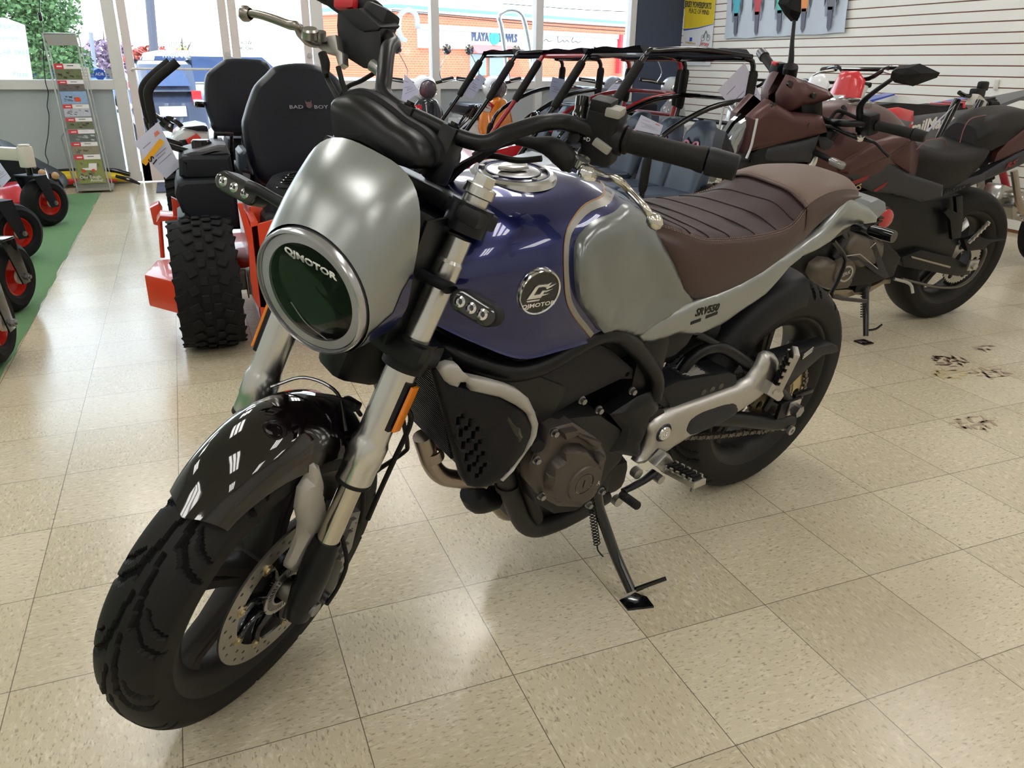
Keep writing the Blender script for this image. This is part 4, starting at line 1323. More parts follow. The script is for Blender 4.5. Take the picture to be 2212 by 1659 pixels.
# tank vents on the silver panel
bm = nb()
for P in ([(0.574,0.121,0.745),(0.551,0.121,0.759),(0.548,0.121,0.753),(0.554,0.121,0.75)], [(0.535,0.118,0.707),(0.505,0.118,0.72),(0.503,0.118,0.713),(0.51,0.118,0.711)]):
    prism(bm, [(p[0], tankY(p[0], p[2]) + .002, p[2]) for p in P], (0, .0015, 0))
fin2('panel_crease', bm, M('bright_edge', (196, 198, 196), .3, .6), bike)
# badge
bx, bz = .943, .812
n_ = V((-(tankY(bx + .02, bz) - tankY(bx - .02, bz)) / .04, 1, -(tankY(bx, bz + .02) - tankY(bx, bz - .02)) / .04)).normalized()
bc = V((bx, tankY(bx, bz), bz)) + n_ * .001
xa = V((-1, 0, 0)); xa = (xa - n_ * xa.dot(n_)).normalized()
BX = frame(bc, xa, n_.cross(xa), n_)
bm = nb(); lathe(bm, [(.0001, .004), (.037, .004), (.0375, .002), (.0375, -.008)], (0, 0, 0), (0, 0, 1), 48); bg_ = fin('tank_badge', bm, gblk, bike, BX)
bm = nb(); lathe(bm, [(.0372, .005), (.0395, .0065), (.0415, .004), (.0425, -.008), (.0372, -.006)], (0, 0, 0), (0, 0, 1), 48, loop=True); fin('badge_ring', bm, chrome, bg_, BX)
bm = nb()
Q = lambda P: prism(bm, [(x * .001, y * .001, .004) for x, y in P], (0, 0, .0022), bev=.0004)
Q([(-26, -9), (-12, 13), (-5, 15), (12, 15), (5, 11), (-6, 11), (-13, -2), (-1, -2), (3, 4), (9, 4), (2, -9)])
Q([(12, 15), (20, 18), (14, 10), (4, 10)])
Q([(8, 9), (30, 14), (12, 5)]); Q([(6, 3), (25, 5), (10, 0)]); Q([(3, -3), (20, -3), (4, -6)])
Q([(-27, -11), (1, -11), (-1, -14), (-24, -14)])
text(bm, 'QJMOTOR', Matrix.Translation((0, -.0225, .0045)), .0105, .0006, sx=1.35, bold=.0003)
fin('badge_emblem', bm, chrome, bg_, BX)
# filler cap
cx, cz = .896, .9575
CX = Matrix.Translation((cx, 0, cz)) @ Matrix.Rotation(math.radians(2), 4, 'Y')
bm = nb(); lathe(bm, [(.078, -.008), (.076, .002), (.070, .006), (.064, .005), (.062, .002), (.052, .003), (.048, .006), (.044, .007), (.0001, .008)], (0, 0, 0), (0, 0, 1), 56)
fc_ = fin('fuel_cap', bm, M('brushed_cap', (206, 206, 206), .22, 1.0), bike, CX)
bm = nb(); lathe(bm, [(.0635, .004), (.0635, .0055), (.061, .0055), (.061, .003)], (0, 0, 0), (0, 0, 1), 56, loop=True); lathe(bm, [(.0495, .0055), (.0495, .0072), (.047, .0072), (.047, .005)], (0, 0, 0), (0, 0, 1), 56, loop=True)
fin('cap_groove', bm, blue, fc_, CX)
bm = nb()
for k in range(5):
    a = 2 * PI * k / 5 + .4; cyl(bm, (.056 * math.cos(a), .056 * math.sin(a), .003), (.056 * math.cos(a), .056 * math.sin(a), .007), .005, n=12)
each('cap_screw', bm, bolt_m, fc_, CX)
bm = nb(); prism(bm, [(-.032, -.006, .008), (-.018, -.02, .008), (.012, -.018, .008), (.034, 0, .008), (.012, .018, .008), (-.018, .02, .008)], (0, 0, .009), bev=.005); fin('key_flap', bm, alum, fc_, CX)

# --- seat ---
leather = M('brown_leather', (66, 47, 43), .46, bump=.22, bs=420, var=.08)
leather2 = M('brown_leather_top', (58, 45, 47), .52, bump=.25, bs=420, var=.06)
leather3 = M('tan_brown_leather', (96, 76, 66), .5, bump=.22, bs=420, var=.06)
def seat(st):
    rows_t, rows_s = [], []
    for x, w, zc, zs, wb, zb in st:
        rows_t.append([(x, -w, zs), (x, -w * .86, zs + .008), (x, -w * .5, zc), (x, 0, zc + .002), (x, w * .5, zc), (x, w * .86, zs + .008), (x, w, zs)])
        rows_s.append([(x, w, zs), (x, w * 1.03 + .002, zs - .012), (x, (w + wb) / 2 + .012, (zs * .5 + zb * .5)), (x, wb, zb), (x, wb * .8, zb - .006)])
    def dens(rows, k):
        R2 = [smooth(r, 4) for r in rows]
        c = [smooth([r[j] for r in R2], k) for j in range(len(R2[0]))]
        return [[c[j][i] for j in range(len(c))] for i in range(len(c[0]))]
    return dens(rows_t, 5), dens(rows_s, 5)
T1, S1 = seat([(.640, .04, .872, .866, .05, .845), (.62, .08, .876, .866, .09, .835), (.57, .115, .864, .855, .124, .785), (.50, .130, .846, .834, .133, .714), (.40, .135, .838, .826, .131, .704), (.30, .134, .843, .824, .128, .722), (.22, .128, .862, .832, .123, .748), (.165, .116, .884, .862, .117, .768)])
bm = nb(); loft(bm, T1)
for i in range(len(T1)):       # quilting: cross channels
    pass
top1 = fin('rider_seat', bm, leather2, bike, ang=60)
def seam(xc, sk):
    row = []
    for j in range(len(T1[0])):
        y = T1[0][j].y
        for i in range(len(T1) - 1):
            a, b = T1[i][j], T1[i + 1][j]
            xt = xc + sk * (.12 - a.y)
            if a.x >= xt >= b.x:
                row.append(a.lerp(b, (a.x - xt) / max(1e-9, a.x - b.x)) + V((0, 0, .0004))); break
    return row
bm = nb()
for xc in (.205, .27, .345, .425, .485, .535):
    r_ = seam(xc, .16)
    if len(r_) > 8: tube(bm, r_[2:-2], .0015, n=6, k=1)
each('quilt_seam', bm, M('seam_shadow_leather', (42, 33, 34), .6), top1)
for vtx in top1.data.vertices:
    x = vtx.co.x
    for xc in (.545, .50, .455, .405, .345, .27):
        vtx.co.z -= .0035 * math.exp(-((x - xc - .10 * (abs(vtx.co.y) / .13) ** 2 * .35) / .006) ** 2)
bm = nb(); loft(bm, S1); fin2('seat_side', bm, leather, bike, ang=60)
thread = M('tan_thread', (142, 116, 98), .7)
def stitch(rows, j, off, name):
    P = [r[j] + V((0, off if r[j].y > 0 else -off, .0012)) for r in rows]
    L = [0]
    for a, b in zip(P, P[1:]): L.append(L[-1] + (b - a).length)
    bm = nb(); s = 0
    def at(s):
        for i in range(len(L) - 1):
            if L[i + 1] >= s: return P[i].lerp(P[i + 1], (s - L[i]) / max(1e-9, L[i + 1] - L[i]))
        return P[-1]
    while s + .0045 < L[-1]:
        tube(bm, [at(s), at(s + .0042)], .0006, n=5, k=1); s += .0065
    return fin(name, bm, thread, top1)
stitch(T1, 0, .001, 'stitching'); stitch(T1, -1, .001, 'stitching'); stitch(T1, 1, 0, 'stitching'); stitch(T1, -2, 0, 'stitching')
T2, S2 = seat([(.168, .117, .888, .866, .118, .770), (.15, .115, .898, .878, .116, .778), (.08, .107, .906, .890, .106, .815), (0, .097, .907, .888, .097, .845), (-.07, .083, .897, .876, .083, .850), (-.12, .062, .878, .860, .062, .845), (-.145, .03, .858, .846, .03, .838)])
bm = nb(); loft(bm, T2); top2 = fin('pillion_seat', bm, leather3, bike, ang=60)
bm = nb(); loft(bm, S2); fin2('pillion_side', bm, leather, bike, ang=60)
bm = nb(); tube(bm, [r for r in T2[0]], .004, n=8, k=1); fin('seat_piping', bm, leather, top2)
bm = nb(); Pp = [(p.x - .012, p.y, p.z + .0015) for p in T2[1]]
for a, b in zip(Pp, Pp[1:]): tube(bm, [a, V(a).lerp(V(b), .6)], .0008, n=5, k=1)
fin('stitching', bm, thread, top2)
# underside so the seat is a closed body
bm = nb(); box(bm, (.26, 0, .73), (.68, .2, .05), rotm('Y', 12), bev=.01); fin('seat_base', bm, mblk, bike)

# --- silver tail panels ---
tp = xz([(0.647,0.125,0.653),(0.631,0.13,0.668),(0.606,0.13,0.673),(0.502,0.132,0.701),(0.425,0.134,0.707),(0.353,0.134,0.72),(0.283,0.132,0.74),(0.22,0.13,0.762),(0.167,0.126,0.781),(0.116,0.12,0.795),(0.073,0.113,0.809),(0.038,0.108,0.834),(0.008,0.104,0.856),(-0.013,0.1,0.869),(-0.072,0.085,0.851),(-0.143,0.07,0.827),(-0.192,0.062,0.801),(-0.195,0.06,0.786),(-0.15,0.066,0.787),(-0.088,0.078,0.794),(-0.028,0.095,0.787),(0.018,0.104,0.767),(0.083,0.114,0.756),(0.145,0.12,0.752),(0.183,0.122,0.735),(0.254,0.125,0.676),(0.322,0.128,0.649),(0.388,0.13,0.624),(0.455,0.13,0.615),(0.518,0.13,0.632),(0.588,0.128,0.628),(0.624,0.126,0.63)])
bm = nb()
def tailY(u, v): return .098 + .034 * min(1, max(0, (u + .12) / .28)) - .006 * max(0, (v - .70)) / .1
panel(bm, tp, tailY, .008, .02, .012, .012)
tl, _ = fin2('tail_panel', bm, silver_paint, bike, ang=50)
PT = [(0.484,0.142,0.671),(0.421,0.142,0.672),(0.496,0.142,0.655),(0.466,0.142,0.658),(0.451,0.142,0.661),(0.416,0.142,0.665)]
d = (V(PT[1]) - V(PT[0])); d.y = 0; d.normalize()
c = (V(PT[0]) + V(PT[1])) / 2
bm = nb(); text(bm, 'SRV550', frame((c.x, tailY(c.x, c.z + .006) + .0082, c.z + .006), d, V((0, 1, 0)).cross(d) * 1.0, (0, 1, 0)), .024, .0006, sx=.95, shear=.2, bold=.0008)
for a, b_ in ((PT[2], PT[3]), (PT[4], PT[5])):
    a, b_ = V(a), V(b_); u = (b_ - a).normalized(); w = V((0, 1, 0)).cross(u)
    prism(bm, [(p.x, tailY(p.x, p.z) + .0078, p.z) for p in (a - w * .0035, b_ - w * .0035, b_ + w * .0035, a + w * .0035)], (0, .0012, 0))
fin('model_lettering', bm, M('black_print', (20, 20, 22), .4), bike)
# black under-panel below the tail
bm = nb(); panel(bm, xz([(0.629,0.11,0.638),(0.605,0.11,0.618),(0.567,0.11,0.615),(0.494,0.11,0.619),(0.428,0.11,0.601),(0.432,0.11,0.598),(0.444,0.11,0.576),(0.474,0.11,0.557),(0.515,0.11,0.555),(0.564,0.11,0.591),(0.6,0.11,0.612)]), lambda u, v: .104, .004, .01, .01, .02); fin2('under_panel', bm, mblk, bike)
# rear hugger over the tyre
bm = nb(); secs = []
for i in range(14):
    a = math.radians(52 + i * 7.2); t = i / 13
    secs.append([((.335 - .05 * abs(s) ** 3) * math.cos(a), .088 * s, .315 + (.335 - .05 * abs(s) ** 3) * math.sin(a)) for s in [x / 6 for x in range(-6, 7)]])
bm2 = nb(); 
secs2 = []
for i in range(15):
    t = i / 14
    a = math.radians(30 + t * 78)
    R0 = .345
    hw = .092
    secs2.append([((R0 - .075 * abs(s) ** 3.2) * math.cos(a), hw * math.sin(s * PI / 2) ** 1 if True else 0, .315 + (R0 - .075 * abs(s) ** 3.2) * math.sin(a)) for s in [x / 8 for x in range(-8, 9)]])
loft(bm2, secs2[:12]); bm.free(); fin('rear_hugger', bm2, mblk, bike, ang=60)
# tail bracket, number plate stay, rear lights
a = [(-0.215,0.02,0.772),(-0.238,0.02,0.817),(-0.271,0.02,0.823),(-0.311,0.02,0.81),(-0.331,0.02,0.786),(-0.295,0.02,0.763)]
bm = nb(); prism(bm, [(p[0], .04, p[2]) for p in a], (0, -.08, 0), bev=.008); fin('grab_tail', bm, M('grey_plastic', (122, 126, 130), .4), bike)
bm = nb(); tube(bm, [(-0.135,0.03,0.721),(-0.224,0.03,0.658),(-0.222,0.03,0.591),(-0.227,0.03,0.549),(-0.412,0.03,0.503)], .006, n=8, k=3); tube(bm, [(-0.22,0.03,0.756),(-0.301,0.03,0.727),(-0.367,0.03,0.693)], .008, n=8, k=3); fin('plate_stay', bm, blk, bike)
q = V([(-0.374,0.02,0.753)][0]); bm = nb(); lathe(bm, [(.0001, .008), (.020, .007), (.026, .003), (.027, -.006)], q, (.25, .95, .1), 28); fin('rear_reflector', bm, M('red_lens', (170, 16, 22), .15, coat=.8), bike)
bm = nb(); cyl(bm, q - V((0, .012, 0)), q - V((0, .004, 0)), .03, n=28); cyl(bm, q + V((.05, .0, .012)), q, .004); cyl(bm, q + V((.05, 0, -.012)), q, .004); fin('reflector_mount', bm, blk, bike)
A, Bq = [V(p) for p in [(-0.115,0.13,0.786),(-0.113,0.19,0.791)]]
bm = nb(); tube(bm, [tuple(V([(-0.127,0.06,0.772)][0])), tuple(V([(-0.144,0.09,0.774)][0])), tuple(A)], [.009, .009, .012], n=12, k=3)
ts = fin('rear_turn_signal', bm, mblk, bike)
bm = nb(); tube(bm, [A, (A + Bq) / 2, Bq], [.0135, .0155, .0145], n=16, k=4); fin('signal_housing', bm, gblk, ts)

# --- frame ---
bm = nb()
FR_ = [(1.082,0.06,0.702),(1.064,0.1,0.693),(1.023,0.125,0.672),(0.979,0.132,0.652),(0.939,0.135,0.64),(0.884,0.137,0.642),(0.821,0.137,0.661),(0.766,0.137,0.677),(0.719,0.137,0.674),(0.676,0.136,0.652),(0.614,0.134,0.6),(0.566,0.132,0.548),(0.548,0.13,0.515),(0.543,0.128,0.48)]
tube(bm, FR_, .0185, n=16, k=5); fin2('frame_tube', bm, blk, bike)
bm = nb(); tube(bm, [(1.086,0.055,0.684),(1.088,0.09,0.655),(1.074,0.11,0.609),(1.05,0.11,0.532)], .014, n=12, k=4); fin2('down_tube', bm, blk, bike)
bm = nb(); box(bm, (1.17, 0, .72), (.09, .09, .2), rotm('Y', -23), bev=.02); fin('head_stock', bm, blk, bike)
bm = nb(); cyl(bm, (.53, -.14, .43), (.53, .14, .43), .022, n=20); box(bm, (.56, 0, .5), (.10, .24, .26), bev=.03); fin('pivot_block', bm, blk, bike)
# airbox plate
ab = xz([(0.913,0.115,0.599),(0.906,0.115,0.609),(0.862,0.115,0.611),(0.823,0.115,0.615),(0.786,0.115,0.625),(0.751,0.115,0.642),(0.73,0.115,0.644),(0.686,0.115,0.618),(0.609,0.115,0.556),(0.604,0.115,0.531),(0.639,0.115,0.539),(0.693,0.115,0.529),(0.745,0.115,0.519),(0.782,0.115,0.508),(0.847,0.115,0.487),(0.861,0.115,0.525),(0.889,0.115,0.57)])
bm = nb(); panel(bm, ab, lambda u, v: .112 - .03 * max(0, .60 - v), .004, .01, .012, .02, holes=[circ(xz([(0.622,0.115,0.546)])[0], .006, 14)]); fin2('side_cover', bm, M('charcoal_plastic', (40, 40, 43), .5, bump=.05, bs=400), bike)
# dark inner mass: airbox, battery tray, throttle bodies
bm = nb(); box(bm, (.80, 0, .62), (.42, .19, .16), rotm('Y', 10), bev=.03); fin('airbox', bm, mblk, bike)
bm = nb(); box(bm, (.43, 0, .62), (.26, .16, .2), rotm('Y', 10), bev=.03); fin('battery_box', bm, mblk, bike)

# --- radiator and its shrouds ---
bm = nb()
r0, r1 = [V(p) for p in [(1.129,0.15,0.704),(1.074,0.15,0.482)]]
ux = (r1 - r0).normalized(); nx = V((0, 1, 0)).cross(ux)
if nx.x < 0: nx = -nx
RX = frame((r0 + r1) / 2 - nx * .025 - V((0, .15, 0)), (0, 1, 0), -ux, nx)
hl_ = (r1 - r0).length
box(bm, (0, 0, 0), (.30, hl_, .03), bev=.006); rd = fin('radiator', bm, blk, bike, RX)
bm = nb()
for k in range(34): box(bm, (0, -hl_ / 2 + .015 + k * (hl_ - .03) / 33, .0175), (.29, .0016, .006))
fin('radiator_fins', bm, M('fin_grey', (70, 74, 82), .35, .8), rd, RX)
sh = xz([(1.127,0.155,0.698),(1.117,0.16,0.702),(1.103,0.165,0.669),(1.088,0.17,0.663),(1.068,0.178,0.656),(1.017,0.19,0.638),(0.987,0.197,0.618),(0.958,0.2,0.593),(0.94,0.2,0.56),(0.939,0.2,0.54),(0.949,0.195,0.51),(0.979,0.186,0.479),(0.995,0.178,0.457),(1.015,0.172,0.448),(1.036,0.167,0.447),(1.055,0.162,0.454),(1.062,0.16,0.469),(1.087,0.156,0.559),(1.109,0.155,0.638)])
def shroudY(u, v): return .150 + .045 * min(1, max(0, (1.14 - u) / .16)) + .006 * math.sin(max(0, min(1, (1.10 - u) / .18)) * PI)
vents = []
for k, (zx, zy) in enumerate([(318, 645), (290, 688), (360, 685), (335, 728), (400, 722), (303, 770), (375, 768), (348, 812), (416, 805), (318, 852), (390, 850), (363, 893), (430, 885), (335, 930), (403, 928), (378, 970), (440, 962), (348, 1005), (416, 1004), (392, 1046)]):
    u0 = (900 + zx * .30135, 700 + zy * .30135)
    vents.append(u0)
VT = [[(1.074,0.165,0.605),(1.081,0.165,0.595),(1.061,0.165,0.59),(1.067,0.165,0.579),(1.048,0.165,0.576),(1.075,0.165,0.57),(1.054,0.165,0.564),(1.061,0.165,0.553),(1.041,0.165,0.549),(1.069,0.165,0.544),(1.047,0.165,0.538),(1.054,0.165,0.527),(1.034,0.165,0.523),(1.061,0.165,0.518),(1.041,0.165,0.512),(1.047,0.165,0.501),(1.028,0.165,0.497),(1.055,0.165,0.493),(1.034,0.165,0.486),(1.04,0.165,0.475)]][0]
hs = []
for i, p in enumerate(VT):
    h = .0085 if i in (1, 2, 5, 6, 9, 10, 13, 14, 17, 18) else .005
    hs.append([(p[0] - .0035, p[2] - h), (p[0] + .0035, p[2] - h), (p[0] + .0035, p[2] + h), (p[0] - .0035, p[2] + h)])
hs.append(circ((V(xz([(1.019,0.165,0.453)])[0])), .010, 14))
hs = [h for h in hs if all(inside(q, sh) for q in h)]
bm = nb(); panel(bm, sh, shroudY, .006, .02, .02, .010, hs); shr, _ = fin2('radiator_shroud', bm, M('shroud_black', (22, 22, 26), .45, bump=.05, bs=500), bike, ang=45)
tr_ = xz([(1.123,0.158,0.7),(1.119,0.16,0.707),(1.107,0.165,0.711),(1.093,0.168,0.708),(1.085,0.171,0.696),(1.075,0.175,0.686),(1.039,0.186,0.675),(1.007,0.192,0.662),(0.987,0.197,0.651),(0.965,0.202,0.631),(0.944,0.205,0.596),(0.93,0.205,0.566),(0.93,0.205,0.544),(0.94,0.203,0.522),(0.968,0.195,0.489),(0.994,0.183,0.459),(0.998,0.182,0.462),(0.982,0.19,0.483),(0.953,0.2,0.514),(0.942,0.204,0.545),(0.943,0.204,0.564),(0.961,0.203,0.597),(0.989,0.2,0.622),(1.02,0.194,0.642),(1.069,0.18,0.658),(1.07,0.179,0.666),(1.078,0.177,0.675),(1.086,0.174,0.675),(1.09,0.172,0.666),(1.103,0.168,0.671),(1.112,0.164,0.679)])
bm = nb(); panel(bm, tr_, lambda u, v: shroudY(u, v) + .006, .006, .012, .014, .009); fin2('shroud_trim', bm, M('satin_silver_plastic', (172, 169, 164), .42, .35), bike, ang=50)
bm = nb(); panel(bm, xz([(1.024,0.2,0.627),(1.002,0.2,0.606),(0.972,0.2,0.571),(0.963,0.2,0.549),(0.972,0.2,0.536),(0.984,0.2,0.558),(1.003,0.2,0.593),(1.02,0.2,0.609)]), lambda u, v: shroudY(u, v) + .0055, .002, .004, .004, .01); fin2('shroud_recess', bm, gblk, bike)

# --- engine ---
bronze = M('bronze_grey_magnesium', (84, 77, 72), .40, .5, var=.05)
cc = xz([(0.89,0.14,0.457),(0.862,0.14,0.494),(0.815,0.14,0.504),(0.704,0.14,0.482),(0.632,0.14,0.426),(0.599,0.14,0.38),(0.608,0.14,0.329),(0.636,0.14,0.308),(0.653,0.14,0.276),(0.683,0.14,0.239),(0.721,0.14,0.23),(0.784,0.14,0.247),(0.837,0.14,0.294),(0.864,0.14,0.351),(0.863,0.14,0.394)])
bm = nb(); prism(bm, [(u, -.13, v) for u, v in cc], (0, .265, 0), bev=.012); eng = fin('crankcase', bm, M('engine_black', (32, 31, 32), .45, .3), bike)
bm = nb(); box(bm, (.93, 0, .53), (.22, .25, .2), rotm('Y', -30), bev=.025)
for k in range(5): box(bm, (.96, 0, .50 + k * .02), (.2, .27, .008), rotm('Y', -30), bev=.003)
fin('cylinder_block', bm, M('engine_black', (32, 31, 32), .45, .3), bike)
ec = xz([(0.885,0.17,0.38),(0.894,0.17,0.428),(0.885,0.17,0.455),(0.861,0.17,0.47),(0.856,0.17,0.501),(0.839,0.17,0.502),(0.827,0.17,0.502),(0.796,0.17,0.5),(0.721,0.17,0.44),(0.682,0.17,0.388),(0.685,0.17,0.353),(0.684,0.17,0.304),(0.708,0.17,0.274),(0.733,0.17,0.263),(0.796,0.17,0.289),(0.852,0.17,0.336)])
bm = nb(); panel(bm, ec, lambda u, v: .152, .012, .02, .03, .015); fin('engine_case', bm, bronze, bike)
dk = xz([(0.859,0.19,0.381),(0.86,0.19,0.409),(0.852,0.19,0.43),(0.832,0.19,0.442),(0.822,0.19,0.462),(0.78,0.19,0.453),(0.75,0.19,0.424),(0.724,0.19,0.398),(0.712,0.19,0.366),(0.712,0.19,0.328),(0.73,0.19,0.302),(0.763,0.19,0.297),(0.805,0.19,0.312),(0.838,0.19,0.34)])
dk = [(p.x, p.y) for p in smooth([(a, b, 0) for a, b in dk], 2, True)]
bm = nb(); panel(bm, dk, lambda u, v: .166, .022, .016, .02, .008); cov = fin('clutch_cover', bm, bronze, bike, ang=30)
c0 = V([(0.771,0.19,0.366)][0])
bm = nb(); lathe(bm, [(.0001, .0245), (.020, .0245), (.021, .0225), (.0245, .0225), (.0245, .0255), (.040, .0255), (.043, .020)], (c0.x, .166, c0.z), (0, 1, 0), 40); box(bm, (c0.x, .191, c0.z), (.0025, .003, .018), rotm('Y', -8)); fin('inspection_plug', bm, bronze, cov)
bm = nb(); lathe(bm, [(.0225, .0225), (.0225, .0246), (.0195, .0246), (.0195, .0225)], (c0.x, .166, c0.z), (0, 1, 0), 40, loop=True); fin('plug_groove', bm, gblk, cov)
t0, t1 = [V(p) for p in [(0.789,0.192,0.338),(0.726,0.192,0.344)]]
u = t1 - t0; u.y = 0; u.normalize(); c = (t0 + t1) / 2
bm = nb(); text(bm, 'QJMOTOR', frame((c.x + .006, .1885, c.z + .008), u, V((0, 1, 0)).cross(u), (0, 1, 0)), .0145, .0016, sx=1.15, bold=.0004); fin('lettering', bm, M('white_metal_print', (214, 204, 190), .4, .5), cov)
q = V([(0.731,0.18,0.411)][0]); bm = nb(); lathe(bm, [(.0001, .012), (.009, .011), (.011, .004), (.011, -.01)], (q.x, .18, q.z), (0, 1, 0), 20); fin('oil_cap', bm, bronze, bike)
bm = nb(); prism(bm, [(p[0], .16, p[2]) for p in [(0.84,0.18,0.504),(0.804,0.18,0.5),(0.796,0.18,0.486),(0.731,0.18,0.448),(0.737,0.18,0.432),(0.765,0.18,0.456),(0.8,0.18,0.487),(0.831,0.18,0.485)]], (0, .02, 0), bev=.004); fin('case_ribs', bm, bronze, bike)
bm = nb()
for zx in [(0.854,0.172,0.502),(0.889,0.172,0.449),(0.861,0.172,0.35),(0.719,0.172,0.274),(0.689,0.172,0.301),(0.745,0.172,0.524),(0.796,0.172,0.56),(0.66,0.172,0.546)]:
    bolt(bm, (zx[0], .163, zx[2]), (0, 1, 0), .0065, .012)
each('engine_bolt', bm, bolt_m, bike)
q = V([(0.878,0.15,0.473)][0]); bm = nb(); lathe(bm, [(.0001, .02), (.014, .02), (.016, .015), (.016, -.02)], (q.x, .14, q.z), (.3, .95, 0), 24); fin('water_pump_cap', bm, mblk, bike)
# front sprocket cover
bm = nb(); panel(bm, xz([(0.678,0.16,0.476),(0.604,0.16,0.501),(0.564,0.16,0.504),(0.523,0.16,0.45),(0.551,0.16,0.429),(0.559,0.16,0.365),(0.552,0.16,0.324),(0.653,0.16,0.372),(0.634,0.16,0.396),(0.629,0.16,0.423)]), lambda u, v: .135, .012, .02, .03, .015); fin('sprocket_cover', bm, blk, bike)
# exhaust
hot = M('heat_tinted_steel', (158, 146, 136), .3, 1.0, var=.15, vs=25)
bm = nb(); tube(bm, [(1.059,0.02,0.466),(1.047,0.02,0.43),(1.031,0.02,0.387),(1.003,0.02,0.35),(0.957,0.02,0.325),(0.898,0.02,0.298)], .019, n=16, k=5); lathe(bm, [(.019, -.012), (.023, -.012), (.023, .012), (.019, .012)], [(1.033,0.02,0.417)][0], (.3, 0, 1), 20); fin('header_pipe', bm, hot, bike)
pipe = M('black_exhaust', (38, 36, 36), .5, .3)
bm = nb(); tube(bm, [(0.911,0.09,0.397),(0.891,0.085,0.348),(0.855,0.075,0.269),(0.805,0.06,0.179),(0.755,0.05,0.133),(0.695,0.045,0.119),(0.617,0.04,0.119),(0.508,0.02,0.117)], .0215, n=18, k=5); lathe(bm, [(.022, -.006), (.025, -.006), (.025, .006), (.022, .006)], [(0.885,0.085,0.328)][0], (.15, 0, 1), 20); fin('exhaust_pipe', bm, pipe, bike)
bm = nb(); tube(bm, [(0.865,0.08,0.389),(0.817,0.07,0.285),(0.76,0.05,0.166)], .019, n=16, k=5); fin('exhaust_pipe', bm, pipe, bike)
bm = nb(); tube(bm, [(0.81,-0.08,0.178),(0.75,-0.08,0.087),(0.713,-0.08,0.068)], .02, n=14, k=4); fin('exhaust_pipe', bm, hot, bike)
bm = nb(); tube(bm, [(0.924,0.02,0.282),(0.904,0.02,0.255),(0.862,0.02,0.243)], [.03, .034, .028], n=16, k=4); fin('oil_filter', bm, mblk, bike)
bm = nb(); box(bm, (.62, -.05, .17), (.34, .17, .10), bev=.03); fin('silencer_box', bm, pipe, bike)

# --- swingarm, chain, guards ---
bm = nb()
tube(bm, [(0.422,0.1,0.389),(0.293,0.115,0.349),(0.185,0.122,0.316),(0.036,0.128,0.266),(-0.044,0.13,0.251)], [.024, .022, .021, .021, .018], n=18, k=4)
tube(bm, [(0.444,0.09,0.464),(0.421,0.095,0.511),(0.393,0.1,0.541),(0.346,0.1,0.545),(0.302,0.105,0.535),(0.236,0.11,0.496),(0.143,0.118,0.434),(0.042,0.124,0.36),(-0.026,0.128,0.309)], .0145, n=16, k=5)
tube(bm, [(0.408,0.09,0.589),(0.362,0.095,0.566),(0.307,0.1,0.536)], .010, n=12, k=3)
tube(bm, [(0.092,0.125,0.321),(0.078,0.125,0.357)], .009, n=10, k=1)
fin2('swingarm', bm, blk, bike)
bm = nb(); box(bm, (0.005, .138, .312), (.09, .012, .05), bev=.004); box(bm, (-.055, .132, .338), (.08, .012, .012), bev=.003); fin('axle_plate', bm, blk, bike)
bm = nb(); box(bm, (-.005, .147, .315), (.045, .008, .042), bev=.004); fin('chain_adjuster', bm, satin, bike)
q = V([(-0.018,0.15,0.242)][0]); bm = nb(); lathe(bm, [(.010, -.035), (.010, -.025), (.0135, -.022), (.0135, -.016), (.009, -.012), (.009, -.004), (.0135, 0), (.0135, .008), (.006, .009), (.005, .002)], q, (0, 1, 0), 24); fin('paddock_bobbin', bm, satin, bike)
def guard(P, y, w, bev, name, m=mblk, **k):
    bm = nb(); prism(bm, [(p[0], y, p[2]) for p in P], (0, -w, 0), bev=bev); return fin(name, bm, m, bike, **k)
cg = guard([(0.534,0.135,0.498),(0.485,0.135,0.508),(0.304,0.135,0.489),(0.269,0.135,0.472),(0.254,0.135,0.433),(0.278,0.135,0.433),(0.479,0.135,0.427),(0.501,0.135,0.462)], .135, .07, .008, 'chain_guard')
G1 = [(0.382,0.135,0.454),(0.352,0.135,0.454),(0.322,0.135,0.455)]
bm = nb()
for p in G1: cyl(bm, (p[0], .1345, p[2]), (p[0], .136, p[2]), .0085, n=18)
each('guard_hole', bm, gblk, cg)
P = [(0.566,0.216,0.575),(0.486,0.217,0.575),(0.485,0.243,0.575),(0.569,0.245,0.575)]
q0 = V((P[0][0], .125, 0))
zt = max(p[2] for p in [(0.485,0.135,0.508),(0.304,0.135,0.489)])
ga, gb = [V(p) for p in [(0.485,0.135,0.508),(0.304,0.135,0.489)]]
d = (gb - ga).normalized(); upn = V((0, 1, 0)).cross(d)
if upn.z < 0: upn = -upn
mid = ga.lerp(gb, .42) + upn * .0006 + V((0, -.033, 0))
SX = frame(mid, d, V((0, 1, 0)) if d.cross(V((0, 1, 0))).dot(upn) > 0 else V((0, -1, 0)), upn)
bm = nb(); box(bm, (0, 0, 0), (.088, .052, .0006)); 
for k in range(9):
    box(bm, (.004 if k % 3 else 0, .021 - k * .0052, .0005), (.07 - .008 * (k % 3), .0022, .0004), mi=1)
fin('warning_sticker', bm, [M('sticker_black', (40, 40, 42), .4), M('sticker_text', (200, 196, 186), .5)], cg, SX)
wing = guard([(0.15,0.12,0.472),(0.075,0.12,0.471),(-0.041,0.12,0.469),(-0.14,0.12,0.463),(-0.17,0.12,0.45),(-0.185,0.12,0.432),(-0.165,0.12,0.429),(-0.109,0.12,0.435),(-0.049,0.12,0.402),(0.007,0.12,0.363),(0.047,0.12,0.355),(0.076,0.12,0.38)], .122, .05, .006, 'rear_chain_guard')
